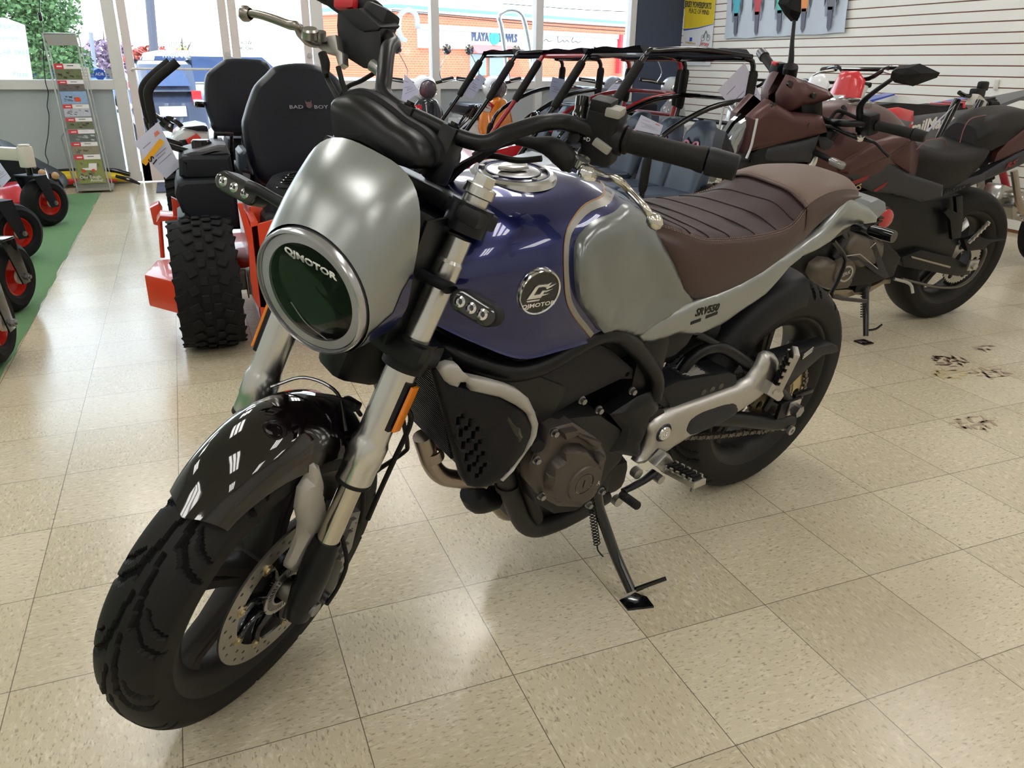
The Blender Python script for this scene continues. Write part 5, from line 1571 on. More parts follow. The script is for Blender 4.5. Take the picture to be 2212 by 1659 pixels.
wa, wb = [V(p) for p in [(-0.002,0.123,0.471),(-0.051,0.123,0.454)]]
bm = nb(); box(bm, (wa + wb) / 2, (.045, .002, .02), rotm('Y', 24)); 
for k in range(3): box(bm, (wa + wb) / 2 + V((0, .001, .006 - k * .006)), (.036, .002, .0025), rotm('Y', 24), mi=1)
fin('warning_sticker', bm, [M('sticker_black', (40, 40, 42), .4), M('sticker_text', (200, 196, 186), .5)], wing)
# chain: lower and upper runs round both sprockets
CH = [(0.387,0.1,0.276),(0.307,0.1,0.254),(0.212,0.1,0.232),(0.117,0.1,0.21),(0.018,0.1,0.191),(-0.049,0.1,0.183),(-0.09,0.1,0.183)]
lo = [V((p[0], .098, p[2])) for p in smooth(CH, 4)]
path = [(.515, .43)] 
def chain_path():
    r1, c1 = .045, V((.555, .098, .405)); r2, c2 = .108, V((0, .098, .315))
    pts = []
    pts += [c1 + V((math.sin(t) * r1, 0, -math.cos(t) * r1)) for t in [i * PI / 10 for i in range(11)]]
    a, b = c1 + V((0, 0, r1)), c2 + V((.02, 0, r2))
    pts += [a.lerp(b, i / 30) for i in range(1, 30)]
    pts += [c2 + V((math.sin(t) * r2, 0, math.cos(t) * r2)) for t in [.19 - i * (PI - .1) / 22 for i in range(23)]]
    a, b = pts[-1], pts[0]
    pts += [a.lerp(b, i / 34) + V((0, 0, -.012 * math.sin(PI * i / 34))) for i in range(1, 34)]
    return pts
cp = chain_path(); L = [0]
for a, b in zip(cp, cp[1:] + cp[:1]): L.append(L[-1] + (b - a).length)
def cat(s):
    s %= L[-1]
    for i in range(len(cp)):
        if L[i + 1] >= s: return cp[i].lerp(cp[(i + 1) % len(cp)], (s - L[i]) / max(1e-9, L[i + 1] - L[i]))
bm = nb(); N = int(L[-1] / .0159) // 2 * 2
for k in range(N):
    a, b = cat(L[-1] * k / N), cat(L[-1] * (k + 1) / N)
    d = (b - a).normalized(); up = d.cross(V((0, 1, 0)))
    o = .0065 if k % 2 else .0045
    for sgn in (-1, 1):
        c = (a + b) / 2 + V((0, sgn * o, 0)); h = .0062
        pl = [c + d * x + up * z for x, z in ((-.0095, -h * .7), (-.006, -h), (0, -h * .62), (.006, -h), (.0095, -h * .7), (.0095, h * .7), (.006, h), (0, h * .62), (-.006, h), (-.0095, h * .7))]
        prism(bm, pl, (0, .0018 * sgn, 0))
    cyl(bm, a - V((0, .009, 0)), a + V((0, .009, 0)), .003, n=8)
fin('drive_chain', bm, M('chain_steel', (112, 106, 98), .4, .85), bike, ang=30)

# --- foot controls ---
br = xz([(0.558,0.158,0.409),(0.554,0.158,0.418),(0.539,0.158,0.429),(0.496,0.158,0.439),(0.403,0.158,0.442),(0.277,0.158,0.444),(0.225,0.158,0.454),(0.203,0.158,0.481),(0.198,0.158,0.511),(0.181,0.158,0.516),(0.154,0.158,0.508),(0.131,0.158,0.488),(0.122,0.158,0.454),(0.13,0.158,0.427),(0.141,0.158,0.413),(0.151,0.158,0.403),(0.172,0.158,0.387),(0.246,0.158,0.365),(0.345,0.158,0.347),(0.418,0.158,0.34),(0.445,0.158,0.332),(0.471,0.158,0.323),(0.504,0.158,0.323),(0.531,0.158,0.314),(0.555,0.158,0.311),(0.57,0.158,0.321),(0.558,0.158,0.335),(0.549,0.158,0.354),(0.547,0.158,0.377),(0.55,0.158,0.394)])
bm = nb(); panel(bm, br, lambda u, v: .140, .014, .018, .014, .012); bk2, _ = fin2('footrest_hanger', bm, satin, bike, ang=50)
il = xz([(0.434,0.158,0.374),(0.434,0.158,0.39),(0.425,0.158,0.406),(0.393,0.158,0.414),(0.344,0.158,0.415),(0.307,0.158,0.413),(0.276,0.158,0.406),(0.257,0.158,0.389),(0.255,0.158,0.374),(0.273,0.158,0.366),(0.307,0.158,0.358),(0.363,0.158,0.354),(0.403,0.158,0.355),(0.422,0.158,0.361)])
il = [(p.x, p.y) for p in smooth([(a, b, 0) for a, b in il], 3, True)]
bm = nb(); panel(bm, il, lambda u, v: .1535, .003, .006, .006, .012); fin('hanger_inlay', bm, M('grey_black_inlay', (44, 45, 48), .5), bk2)
q = V([(0.512,0.16,0.392)][0]); bm = nb(); lathe(bm, [(.0001, .003), (.006, .003), (.007, .006), (.016, .006), (.0185, .002), (.0185, -.006)], (q.x, .154, q.z), (0, 1, 0), 28); fin('pivot_cap', bm, chrome, bk2)
bm = nb(); lathe(bm, [(.0185, .0), (.021, .003), (.0235, 0)], (q.x, .154, q.z), (0, 1, 0), 28); fin('pivot_cap_ring', bm, M('dark_ring', (60, 62, 66), .3, .8), bk2)
# rider footpeg
def peg(p0, p1, name, label=None, tilt=0.0, w=.022):
    p0, p1 = V(p0), V(p1); d = (p1 - p0); Lp = d.length; d.normalize()
    a = V((1, 0, 0)); a = (a - d * a.dot(d)).normalized(); b = d.cross(a)
    if b.z < 0: a, b = -a, d.cross(-a)
    R_ = Matrix.Rotation(tilt, 3, d); a = R_ @ a; b = R_ @ b
    X = frame(p0, a, d, b)
    bm = nb()
    for s in (-1, 1):
        box(bm, (s * w * .85, Lp / 2, 0), (.006, Lp, .014), bev=.002)
        for k in range(5): box(bm, (s * w * .85, Lp * (.12 + .19 * k), .009), (.006, Lp * .10, .010), bev=.002)
    box(bm, (0, Lp, 0), (w * 1.9, .007, .016), bev=.003); box(bm, (0, .004, 0), (w * 1.9, .012, .014), bev=.003); box(bm, (0, Lp / 2, -.004), (w * 1.7, Lp, .005), bev=.001)
    o = fin(name, bm, satin, bike, X)
    bm = nb()
    box(bm, (0, Lp / 2, .004), (w * 1.3, Lp * .94, .014), bev=.004)
    for k in range(7): box(bm, (0, Lp * (.12 + .125 * k), .013), (w * 1.2, Lp * .06, .007), rotm('Z', 14), bev=.002)
    fin('peg_rubber', bm, rub, o, X)
    return o
p0, p1 = [(0.491,0.17,0.302),(0.492,0.265,0.32)]
pg_ = peg(p0, p1, 'rider_footpeg', w=.021)
bm = nb(); cyl(bm, V(p1) + V((0, -.01, -.004)), V(p1) + V((0, -.012, -.03)), .005); fin('feeler_pin', bm, bolt_m, pg_)
bm = nb(); prism(bm, [(p[0], .156, p[2]) for p in [(0.547,0.165,0.328),(0.517,0.165,0.352),(0.503,0.165,0.344),(0.476,0.165,0.311),(0.485,0.165,0.285),(0.5,0.165,0.288)]], (0, .026, 0), bev=.004); cyl(bm, V(p0) + V((-.01, -.004, 0)), V(p0) + V((.012, -.004, 0)), .007); fin('peg_mount', bm, satin, bike)
p0, p1 = [(0.131,0.165,0.421),(0.149,0.19,0.537)]
peg(p0, p1, 'pillion_footpeg', tilt=.9, w=.018)
bm = nb(); prism(bm, [(p[0], .15, p[2]) for p in [(0.187,0.165,0.42),(0.177,0.165,0.45),(0.122,0.165,0.414),(0.108,0.165,0.396),(0.117,0.165,0.383),(0.129,0.165,0.384)]], (0, .026, 0), bev=.005); q = V([(0.159,0.177,0.421)][0]); cyl(bm, (q.x, .176, q.z), (q.x, .179, q.z), .007, n=18); fin('peg_mount', bm, satin, bike)
# gear lever
bm = nb(); tube(bm, [(0.639,0.185,0.295),(0.599,0.18,0.293),(0.563,0.175,0.293),(0.532,0.172,0.301)], [.008, .009, .0095, .011], n=12, k=3, flat=.7)
gl_ = fin('shift_lever', bm, blk, bike)
a, b_ = [V(p) for p in [(0.638,0.18,0.283),(0.641,0.235,0.29)]]
bm = nb(); d = (b_ - a).normalized(); Lp = (b_ - a).length
lathe(bm, [(.0001, 0)] + [(.0085 + .0018 * (k % 2), Lp * k / 22) for k in range(23)] + [(.0001, Lp)], a, d, 18); fin('lever_rubber', bm, rub, gl_)
bm = nb(); q = V([(0.515,0.175,0.279)][0]); cyl(bm, q - V((0, .012, 0)), q + V((0, .008, 0)), .011, n=20); q2 = V([(0.634,0.172,0.256)][0]); cyl(bm, q2 - V((0, .01, 0)), q2 + V((0, .004, 0)), .013, n=20); q3 = V([(0.582,0.165,0.31)][0]); cyl(bm, q3 - V((0, .012, 0)), q3 + V((0, .004, 0)), .013, n=20); each('shift_joint', bm, satin, gl_)
# side stand
bm = nb()
SP = [(.655, .115, .26), (.650, .130, .22), (.640, .165, .165), (.637, .205, .12), (.636, .27, .068)]
tube(bm, SP, [.018, .014, .013, .0125, .012], n=14, k=5)
prism(bm, [(.67, .30, .047), (.615, .325, .053), (.60, .29, .043), (.61, .262, .037), (.66, .262, .037)], (0, -.0015, .008), bev=.002)
tube(bm, [(.63, .275, .075), (.60, .285, .085), (.565, .30, .10)], [.006, .0055, .005], n=10, k=3)
ss = fin('side_stand', bm, gblk, bike)
bm = nb(); H = [V((.672, .122, .245)), V((.655, .158, .125))]
d = (H[1] - H[0]); ax, bx_, dz = basis(d)
tube(bm, [H[0] + d * (i / 160) + ax * (.0075 * math.cos(i * PI / 5.0)) + bx_ * (.0075 * math.sin(i * PI / 5.0)) for i in range(161)], .0014, n=6, k=1)
tube(bm, [H[1], H[1] + d * .12, H[1] + d * .2 + V((-.004, .012, 0))], .0018, n=6, k=2); fin('stand_spring', bm, blk, ss)
bm = nb(); box(bm, (.655, .10, .275), (.075, .05, .07), bev=.008); bolt(bm, (.665, .125, .29), (0, 1, 0), .009, .008); bolt(bm, (.64, .125, .255), (0, 1, 0), .008, .007); fin('stand_bracket', bm, blk, bike)

# ======================= the matte burgundy motorcycle =======================
B2M = Matrix(((-0.99985, 0.01726, 0.00261, 3.09979), (-0.01745, -0.98862, -0.14942, 1.56195), (0, -0.14944, 0.98877, 0.0009), (0, 0, 0, 1)))
b2k = thing('motorcycle', 'matte burgundy and black sport motorcycle with two mirrors behind the blue one', 'motorcycle', X=B2M)
burg = M('matte_burgundy', (78, 48, 48), .38, .35, var=.04, bump=.03, bs=500)
dgrey = M('matte_dark_grey', (48, 48, 54), .45, .3, var=.05)
w2 = wheel(b2k, Matrix.Translation((0, 0, .315)), .315, .082, .222, .072, 'rear_wheel', detail=False)
bm = nb(); panel(bm, [((.112 if k % 2 else .104) * math.cos(2 * PI * k / 84), (.112 if k % 2 else .104) * math.sin(2 * PI * k / 84)) for k in range(84)], lambda u, v: .098, 0, 0, .006, .03, [circ((0, 0), .055, 28)] + [circ((.082 * math.cos(1.05 * k), .082 * math.sin(1.05 * k)), .014, 12) for k in range(6)])
fin('sprocket', bm, steel, w2, Matrix.Translation((0, 0, .315)))
wheel(b2k, Matrix.Translation((1.40, 0, .30)), .300, .0605, .222, .052, 'front_wheel', detail=False)
def P2p(name, P, y, lift, rad, thick, m, g=.015, parent=None, both=True, yf=None, **k):
    bm = nb(); panel(bm, xz(P), yf or (lambda u, v: y), lift, rad, thick, g)
    return (fin2 if both else fin)(name, bm, m, parent or b2k, **k)
# fork and head
for s in (1, -1):
    bm = nb(); tube(bm, [(1.0, s * .105, .93), (1.12, s * .105, .66)], .021, n=20, k=1); tube(bm, [(1.12, s * .105, .66), (1.38, s * .105, .33)], .027, n=20, k=1)
    t = fin('fork_tube', bm, alum, b2k)
    bm = nb(); cyl(bm, (.995, s * .105, .925), (.985, s * .105, .95), .024, n=6); cyl(bm, (1.02, s * .105, .88), (1.0, s * .105, .925), .033); fin('yoke_clamp', bm, blk, t)
# tank
rows = []
for x, h in [(1.06, [(0, .93), (.05, .925), (.09, .90), (.11, .87), (.12, .82), (.11, .76)]), (.98, [(0, .985), (.06, .975), (.11, .95), (.145, .90), (.16, .84), (.14, .74)]), (.88, [(0, 1.008), (.065, 1.0), (.12, .97), (.158, .91), (.172, .85), (.15, .74)]), (.76, [(0, 1.003), (.065, .995), (.118, .965), (.155, .91), (.168, .85), (.15, .72)]), (.66, [(0, .985), (.055, .975), (.10, .945), (.13, .90), (.145, .84), (.135, .71)]), (.56, [(0, .93), (.045, .92), (.08, .90), (.105, .87), (.12, .80), (.115, .69)]), (.48, [(0, .86), (.04, .85), (.075, .84), (.09, .80), (.10, .75), (.10, .68)])]:
    rows.append(smooth([(x, -y, z) for y, z in h[:0:-1]] + [(x, y, z) for y, z in h], 4))
cols = [smooth([r[j] for r in rows], 5) for j in range(len(rows[0]))]
bm = nb(); loft(bm, [[c[i] for c in cols] for i in range(len(cols[0]))]); tk2 = fin('fuel_tank', bm, burg, b2k, ang=60)
q = V([(0.692,0,0.987)][0]); bm = nb(); lathe(bm, [(.07, -.012), (.068, .006), (.058, .008), (.054, .004), (.044, .006), (.0001, .008)], (.82, 0, 1.003), (.06, 0, 1), 36); box(bm, (.82, 0, 1.014), (.05, .016, .008), bev=.003); fin('fuel_cap', bm, M('dark_steel', (120, 116, 114), .25, 1.0), tk2)
P2p('tank_wing', [(0.962,0.18,0.783),(0.963,0.18,0.826),(0.904,0.18,0.864),(0.837,0.18,0.895),(0.738,0.18,0.912),(0.657,0.18,0.913),(0.637,0.18,0.889),(0.708,0.18,0.861),(0.758,0.18,0.829),(0.845,0.18,0.802),(0.93,0.18,0.772)], .168, .02, .03, .03, burg)
P2p('tank_flank', [(0.638,0.165,0.906),(0.618,0.165,0.885),(0.592,0.165,0.823),(0.576,0.165,0.76),(0.678,0.165,0.806),(0.736,0.165,0.825),(0.69,0.165,0.857)], .150, .012, .02, .02, burg)
P2p('side_cover', [(0.938,0.16,0.774),(0.823,0.16,0.796),(0.734,0.16,0.82),(0.571,0.16,0.755),(0.355,0.16,0.699),(0.34,0.16,0.646),(0.455,0.16,0.634),(0.618,0.16,0.675),(0.736,0.16,0.688),(0.881,0.16,0.737)], .145, .012, .02, .02, dgrey)
P2p('tank_inner_panel', [(1.079,0.14,0.91),(1.009,0.14,0.902),(0.9,0.14,0.887),(0.794,0.14,0.884),(0.926,0.14,0.815),(0.983,0.14,0.83),(1.057,0.14,0.871)], .13, .01, .02, .02, dgrey)
bm = nb()
for P in ([(0.888,0.162,0.738),(0.795,0.162,0.765),(0.805,0.162,0.745),(0.873,0.162,0.724)], [(0.752,0.162,0.7),(0.683,0.162,0.736),(0.704,0.162,0.709),(0.739,0.162,0.693)]): prism(bm, [(p[0], .157, p[2]) for p in P], (0, .0015, 0))
fin2('red_flash', bm, M('red_stripe', (128, 22, 24), .4), b2k)
t0, t1 = [V(p) for p in [(0.872,0.16,0.701),(0.823,0.16,0.719)]]; u = (t1 - t0); u.y = 0; u.normalize(); c = (t0 + t1) / 2
bm = nb(); text(bm, 'RCS', frame((c.x, .1585, c.z), u, V((0, 1, 0)).cross(u), (0, 1, 0)), .034, .0006, sx=.8, shear=.2, bold=.001); fin('lettering', bm, M('gold_print', (170, 150, 110), .4), b2k)
# head fairing
P2p('flyscreen', [(1.2,0.06,1.109),(1.063,0.06,1.071),(1.036,0.06,1.047),(1.165,0.06,0.982),(1.211,0.06,0.975),(1.228,0.06,1.044)], .02, .06, .09, .03, burg, yf=lambda u, v: .05 + .10 * max(0, min(1, (1.16 - u) / .2)), ang=40)
P2p('head_cowl', [(1.283,0.1,1.028),(1.201,0.1,0.991),(1.094,0.1,0.987),(1.062,0.1,0.929),(1.17,0.1,0.89),(1.348,0.1,0.839),(1.347,0.1,0.965)], .09, .03, .04, .03, burg, yf=lambda u, v: .055 + .10 * max(0, min(1, (1.30 - u) / .25)), ang=40)
P2p('lower_cowl', [(1.423,0.11,0.799),(1.427,0.11,0.862),(1.421,0.11,0.911),(1.362,0.11,0.835),(1.178,0.11,0.892),(1.071,0.11,0.929),(1.088,0.11,0.816),(1.234,0.11,0.804)], .085, .02, .04, .03, dgrey, yf=lambda u, v: .03 + .10 * max(0, min(1, (1.34 - u) / .25)), ang=40)
P2p('headlight', [(1.331,0.08,0.964),(1.33,0.08,0.902),(1.353,0.08,0.827),(1.378,0.08,0.802),(1.398,0.08,0.802),(1.403,0.08,0.885),(1.374,0.08,0.934)], .05, .01, .02, .02, M('headlamp_silver', (150, 156, 164), .1, .7, coat=1.0), yf=lambda u, v: .03 + .06 * max(0, min(1, (1.36 - u) / .2)))
bm = nb(); tube(bm, [(p[0], .102, p[2]) for p in [(1.354,0.11,0.972),(1.354,0.11,0.922),(1.355,0.11,0.872),(1.365,0.11,0.832)]], .0045, n=8, k=5); fin2('light_strip', bm, M('pale_light_guide', (206, 208, 214), .25), b2k)
bm = nb()
for p in [(1.215,0.07,1.085),(1.14,0.12,1.053),(1.276,0.08,1.013),(1.146,0.14,0.954)]: cyl(bm, V(p) - V((0, .01, 0)), V(p) + V((0, .004, 0)), .010, n=16)
each('fairing_screw', bm, gblk, b2k)
bm = nb(); box(bm, (1.10, 0, .98), (.10, .20, .12), rotm('Y', 20), bev=.02); fin('instrument_pod', bm, blk, b2k)
bm = nb(); box(bm, (1.14, 0, .80), (.30, .16, .24), rotm('Y', 25), bev=.03); fin('headlight_bucket', bm, mblk, b2k)
# bars
gl, ge = [V(p) for p in [(0.956,0.27,0.98),(0.887,0.43,0.974)]]
gr0, gr1 = [V(p) for p in [(1.011,-0.25,1.068),(0.985,-0.41,1.127)]]
bm = nb(); cl_ = V((1.0, 0, .955)); tube(bm, [gr1, gr0, cl_ + V((.0, -.08, 0)), cl_ + V((.0, .08, 0)), tuple(V([(1.048,0.2,0.973)][0])), tuple(gl), tuple(ge)], .0125, n=12, k=5); fin('handlebar', bm, blk, b2k)
for a, b in ((gl, ge), (gr0, gr1)):
    d = b - a; L_ = d.length
    bm = nb(); lathe(bm, [(.0125, 0), (.021, .002), (.018, .01), (.018, L_ * .72), (.020, L_ * .73), (.0125, L_ * .74)], a, d, 24); g_ = fin('grip', bm, rub, b2k)
    bm = nb(); lathe(bm, [(.012, L_ * .74), (.022, L_ * .75), (.019, L_ * .99), (.0001, L_)], a, d, 24); fin('bar_end', bm, mblk if b is ge else M('grey_bar_end', (110, 112, 116), .35, .7), g_)
q = gl - (ge - gl).normalized() * .035
bm = nb(); box(bm, q, (.05, .07, .075), rotm('Y', 15), bev=.010); s2 = fin('switch_housing', bm, mblk, b2k)
bm = nb(); box(bm, [(0.981,0.26,0.97)][0], (.012, .022, .016), bev=.003); box(bm, [(0.954,0.25,1.004)][0], (.012, .02, .012), bev=.003); fin('switch_button', bm, grey_sw, s2)
q = V([(1.009,-0.25,1.086)][0]); bm = nb(); box(bm, q, (.05, .05, .05), bev=.01); sr2 = fin('switch_housing', bm, mblk, b2k)
bm = nb(); box(bm, q + V((.02, .0, .02)), (.02, .03, .014), bev=.004); fin('kill_switch', bm, M('red_switch', (196, 36, 48), .35), sr2)
q = V([(0.992,-0.2,1.077)][0]); bm = nb(); lathe(bm, [(.0001, .03), (.028, .03), (.03, .025), (.03, -.03), (.0001, -.03)], q, (.3, .3, 1), 24); fin('brake_reservoir', bm, blk, b2k)
bm = nb(); tube(bm, [(1.071,0.1,0.942),(1.033,0.15,0.946),(1.009,0.2,0.935),(0.979,0.23,0.926),(0.933,0.26,0.916),(0.911,0.29,0.892),(0.889,0.3,0.876)], [.009, .012, .013, .012, .008, .007, .009], n=12, k=4, flat=.7); lv2 = fin('clutch_lever', bm, blk, b2k)
bm = nb(); q = V([(0.99,0.24,0.93)][0]); lathe(bm, [(.0001, .016), (.013, .014), (.016, .008), (.016, -.004)], q, (.4, .5, .8), 20); fin('pivot_bolt', bm, chrome, lv2)
bm = nb(); tube(bm, [(1.031,0.05,0.966),(0.993,0.1,0.96),(0.954,0.1,0.994),(0.948,0.08,1.006)], .008, n=8, k=5); tube(bm, [(1.017,0.1,0.957),(0.988,0.1,0.995),(0.936,0.15,0.979)], .007, n=8, k=5); fin('cable', bm, rub, b2k)
# mirrors
def mirror(outl, stem, y0, tilt, foot):
    bm = nb(); tube(bm, stem, [.013, .012, .0085, .007], n=12, k=3)
    t = fin('mirror', bm, blk, b2k)
    bm = nb(); b = nb()
    A = [V(p) for p in outl]
    c = sum(A, V((0, 0, 0))) / len(A)
    peak = c + V((.045, 0, 0))
    skin(bm, [[bm.verts.new(p) for p in A], [bm.verts.new(c + (p - c) * .62 + V((.034, 0, 0))) for p in A], [bm.verts.new(c + (p - c) * .1 + V((.042, 0, 0))) for p in A]], cap=(True, True))
    fin('mirror_shell', bm, mblk, t, flat=True)
    bm = nb(); prism(bm, [c + (p - c) * .93 - V((.001, 0, 0)) for p in A], (-.002, 0, 0)); fin('mirror_glass', bm, chrome, t)
mirror([(1.033,0.34,1.15),(1.04,0.345,1.176),(1.028,0.355,1.193),(0.987,0.4,1.207),(0.942,0.45,1.187),(0.943,0.445,1.171),(0.976,0.39,1.134),(1.014,0.345,1.138)], [(0.99,0.22,0.986),(1.008,0.22,1.038),(1.026,0.27,1.086),(1.02,0.335,1.147)], .38, 0, 0)
mirror([(0.998,-0.34,1.316),(0.995,-0.33,1.361),(0.971,-0.29,1.374),(0.966,-0.26,1.346),(0.959,-0.25,1.292),(0.95,-0.27,1.26),(0.965,-0.29,1.256)], [(0.979,-0.22,1.061),(0.972,-0.23,1.119),(0.97,-0.25,1.185),(0.958,-0.28,1.261)], -.3, 0, 0)
# indicators
for A, Bq, S0 in ((*[(1.083,0.23,0.847),(1.065,0.27,0.838),(1.089,0.12,0.858)],), (*[(1.179,-0.25,0.944),(1.165,-0.21,0.936),(1.171,-0.12,0.932)],)):
    A, Bq, S0 = V(A), V(Bq), V(S0)
    near = A if (A - S0).length < (Bq - S0).length else Bq
    bm = nb(); tube(bm, [S0, near], .011, n=12, k=1); t = fin('turn_signal', bm, mblk, b2k)
    d = (Bq - A).normalized(); bm = nb(); tube(bm, [A - d * .01, A, Bq, Bq + d * .01], [.008, .015, .015, .008], n=14, k=2); fin('lens', bm, M('grey_lens', (120, 118, 116), .1, coat=1.0), t)
    bm = nb()
    for k in (.1, .5, .9): lathe(bm, [(.0001, .003), (.008, .002), (.008, -.004)], A.lerp(Bq, k) + V((.012, 0, .002)), (1, .25, 0), 12)
    fin('led', bm, chrome, t)
# seats
def seat2(st, m, name):
    rt = []
    for x, w, zc, zs, wb, zb in st:
        rt.append(smooth([(x, -wb, zb), (x, -w * 1.03, (zs + zb) / 2 + .01), (x, -w, zs), (x, -w * .6, zc), (x, 0, zc + .004), (x, w * .6, zc), (x, w, zs), (x, w * 1.03, (zs + zb) / 2 + .01), (x, wb, zb)], 4))
    cl = [smooth([r[j] for r in rt], 5) for j in range(len(rt[0]))]
    bm = nb(); loft(bm, [[c[i] for c in cl] for i in range(len(cl[0]))])
    for e in (0, -1): bm.faces.new([bm.verts.new(cl[j][e]) for j in range(len(cl))])
    return fin(name, bm, m, b2k, ang=60)
vin = M('black_seat_vinyl', (34, 32, 32), .5, bump=.2, bs=300)
s_ = seat2([(.50, .07, .835, .80, .085, .70), (.44, .10, .84, .81, .115, .68), (.34, .125, .825, .80, .13, .672), (.22, .13, .83, .805, .125, .70), (.13, .12, .85, .825, .11, .755), (.10, .10, .85, .83, .10, .79)], vin, 'rider_seat')
s3 = seat2([(.165, .08, .905, .87, .09, .82), (.12, .10, .945, .905, .105, .815), (.02, .105, .968, .92, .11, .85), (-.10, .095, .972, .93, .10, .87), (-.20, .07, .955, .92, .075, .89), (-.25, .04, .93, .91, .04, .89)], vin, 'pillion_seat')
redt = M('red_thread', (120, 70, 72), .7)
bm = nb(); tube(bm, [(0.534,0.11,0.839),(0.477,0.09,0.863),(0.404,0.07,0.869),(0.297,0.03,0.855),(0.271,0.03,0.834),(0.254,0.05,0.821),(0.205,0.07,0.807),(0.149,0.09,0.799),(0.145,0.1,0.784)], .002, n=6, k=5); fin('seat_seam', bm, redt, s_)
bm = nb(); tube(bm, [(0.286,0.1,0.86),(0.277,0.09,0.914),(0.23,0.07,0.948),(0.119,0.04,0.954),(-0.059,0,0.952)], .002, n=6, k=5); fin('seat_seam', bm, redt, s3)
# tail
P2p('tail_side', [(0.541,0.12,0.751),(0.477,0.12,0.72),(0.365,0.12,0.684),(0.25,0.12,0.698),(0.118,0.12,0.726),(0.05,0.12,0.759),(-0.053,0.12,0.806),(-0.115,0.12,0.828),(-0.149,0.12,0.77),(-0.067,0.12,0.742),(0.082,0.12,0.697),(0.174,0.12,0.671),(0.302,0.12,0.635),(0.466,0.12,0.643),(0.591,0.12,0.662),(0.574,0.12,0.713)], .118, .014, .03, .03, dgrey, g=.02)
P2p('tail_cowl', [(0.05,0.11,0.774),(0.05,0.11,0.813),(0.008,0.11,0.861),(-0.067,0.11,0.912),(-0.078,0.11,0.915),(-0.123,0.11,0.837),(-0.066,0.11,0.806)], .11, .012, .02, .03, burg, g=.02)
bm = nb(); box(bm, (.22, 0, .77), (.5, .17, .1), rotm('Y', 12), bev=.02); fin('tail_core', bm, mblk, b2k)
t0, t1 = [V(p) for p in [(0.333,0.135,0.665),(0.189,0.135,0.682)]]; u = (t1 - t0); u.y = 0; u.normalize(); c = (t0 + t1) / 2
bm = nb(); text(bm, 'QJMOTOR', frame((c.x, .1325, c.z), u, V((0, 1, 0)).cross(u), (0, 1, 0)), .028, .0006, sx=1.4, bold=.0006); fin('lettering', bm, M('black_print', (20, 20, 22), .4), b2k)
t0, t1 = [V(p) for p in [(0.007,0.135,0.755),(-0.055,0.135,0.777)]]; u = (t1 - t0); u.y = 0; u.normalize(); c = (t0 + t1) / 2
bm = nb(); text(bm, 'RS', frame((c.x, .134, c.z), u, V((0, 1, 0)).cross(u), (0, 1, 0)), .03, .0006, sx=1.8, shear=.4, bold=.001); fin('lettering', bm, M('red_stripe', (128, 22, 24), .4), b2k)
# frame, engine, exhaust
def mass(name, P, w, m, bev=.012, both=True, y0=None):
    bm = nb(); y = P[0][1] if y0 is None else y0; prism(bm, [(p[0], y, p[2]) for p in P], (0, -(2 * y if both else w), 0), bev=bev); return fin(name, bm, m, b2k)
mass('engine_block', [(1.061,0.14,0.387),(1.032,0.14,0.451),(0.898,0.14,0.498),(0.738,0.14,0.512),(0.574,0.14,0.474),(0.449,0.14,0.386),(0.456,0.14,0.297),(0.581,0.14,0.272),(0.744,0.14,0.271),(0.892,0.14,0.303),(1.004,0.14,0.331)], .1, blk)
mass('inner_bulk', [(0.763,0.1,0.679),(0.621,0.1,0.688),(0.326,0.1,0.615),(0.149,0.1,0.631),(0.069,0.1,0.422),(0.075,0.1,0.283),(0.306,0.1,0.313),(0.43,0.1,0.387),(0.706,0.1,0.529)], .1, blk)
bz = M('warm_grey_cast', (96, 88, 80), .45, .4)
P2p('engine_case', [(0.974,0.18,0.366),(0.971,0.18,0.408),(0.934,0.18,0.433),(0.874,0.18,0.423),(0.843,0.18,0.401),(0.794,0.18,0.412),(0.753,0.18,0.379),(0.738,0.18,0.324),(0.754,0.18,0.286),(0.849,0.18,0.286),(0.922,0.18,0.313)], .165, .03, .03, .06, bz, both=False)
P2p('gearbox_case', [(0.81,0.16,0.457),(0.775,0.16,0.52),(0.729,0.16,0.508),(0.681,0.16,0.49),(0.592,0.16,0.464),(0.578,0.16,0.415),(0.598,0.16,0.372),(0.691,0.16,0.361),(0.736,0.16,0.384),(0.78,0.16,0.407)], .145, .02, .03, .06, bz, both=False)
q = V([(0.82,0.2,0.371)][0]); bm = nb(); lathe(bm, [(.0001, .016), (.052, .014), (.056, .0), (.056, -.03)], (q.x, .19, q.z), (0, 1, 0), 36); cv2 = fin('clutch_cover', bm, bz, b2k)
bm = nb(); lathe(bm, [(.036, .014), (.036, .019), (.028, .019), (.028, .014)], (q.x, .19, q.z), (0, 1, 0), 36, loop=True); fin('emblem_ring', bm, satin, cv2)
bm = nb(); text(bm, 'SRK', frame((q.x, .207, q.z), (-.94, 0, .34), (.34, 0, .94), (0, 1, 0)), .022, .001, sx=1.1, shear=.3, bold=.0008); fin('lettering', bm, satin, cv2)
mass('belly_exhaust', [(0.821,0.12,0.257),(0.785,0.12,0.258),(0.686,0.12,0.253),(0.578,0.12,0.232),(0.483,0.12,0.28),(0.436,0.12,0.275),(0.431,0.12,0.249),(0.483,0.12,0.249),(0.581,0.12,0.222),(0.691,0.12,0.2),(0.747,0.12,0.219)], .2, M('warm_steel', (150, 138, 120), .4, .8), .02)
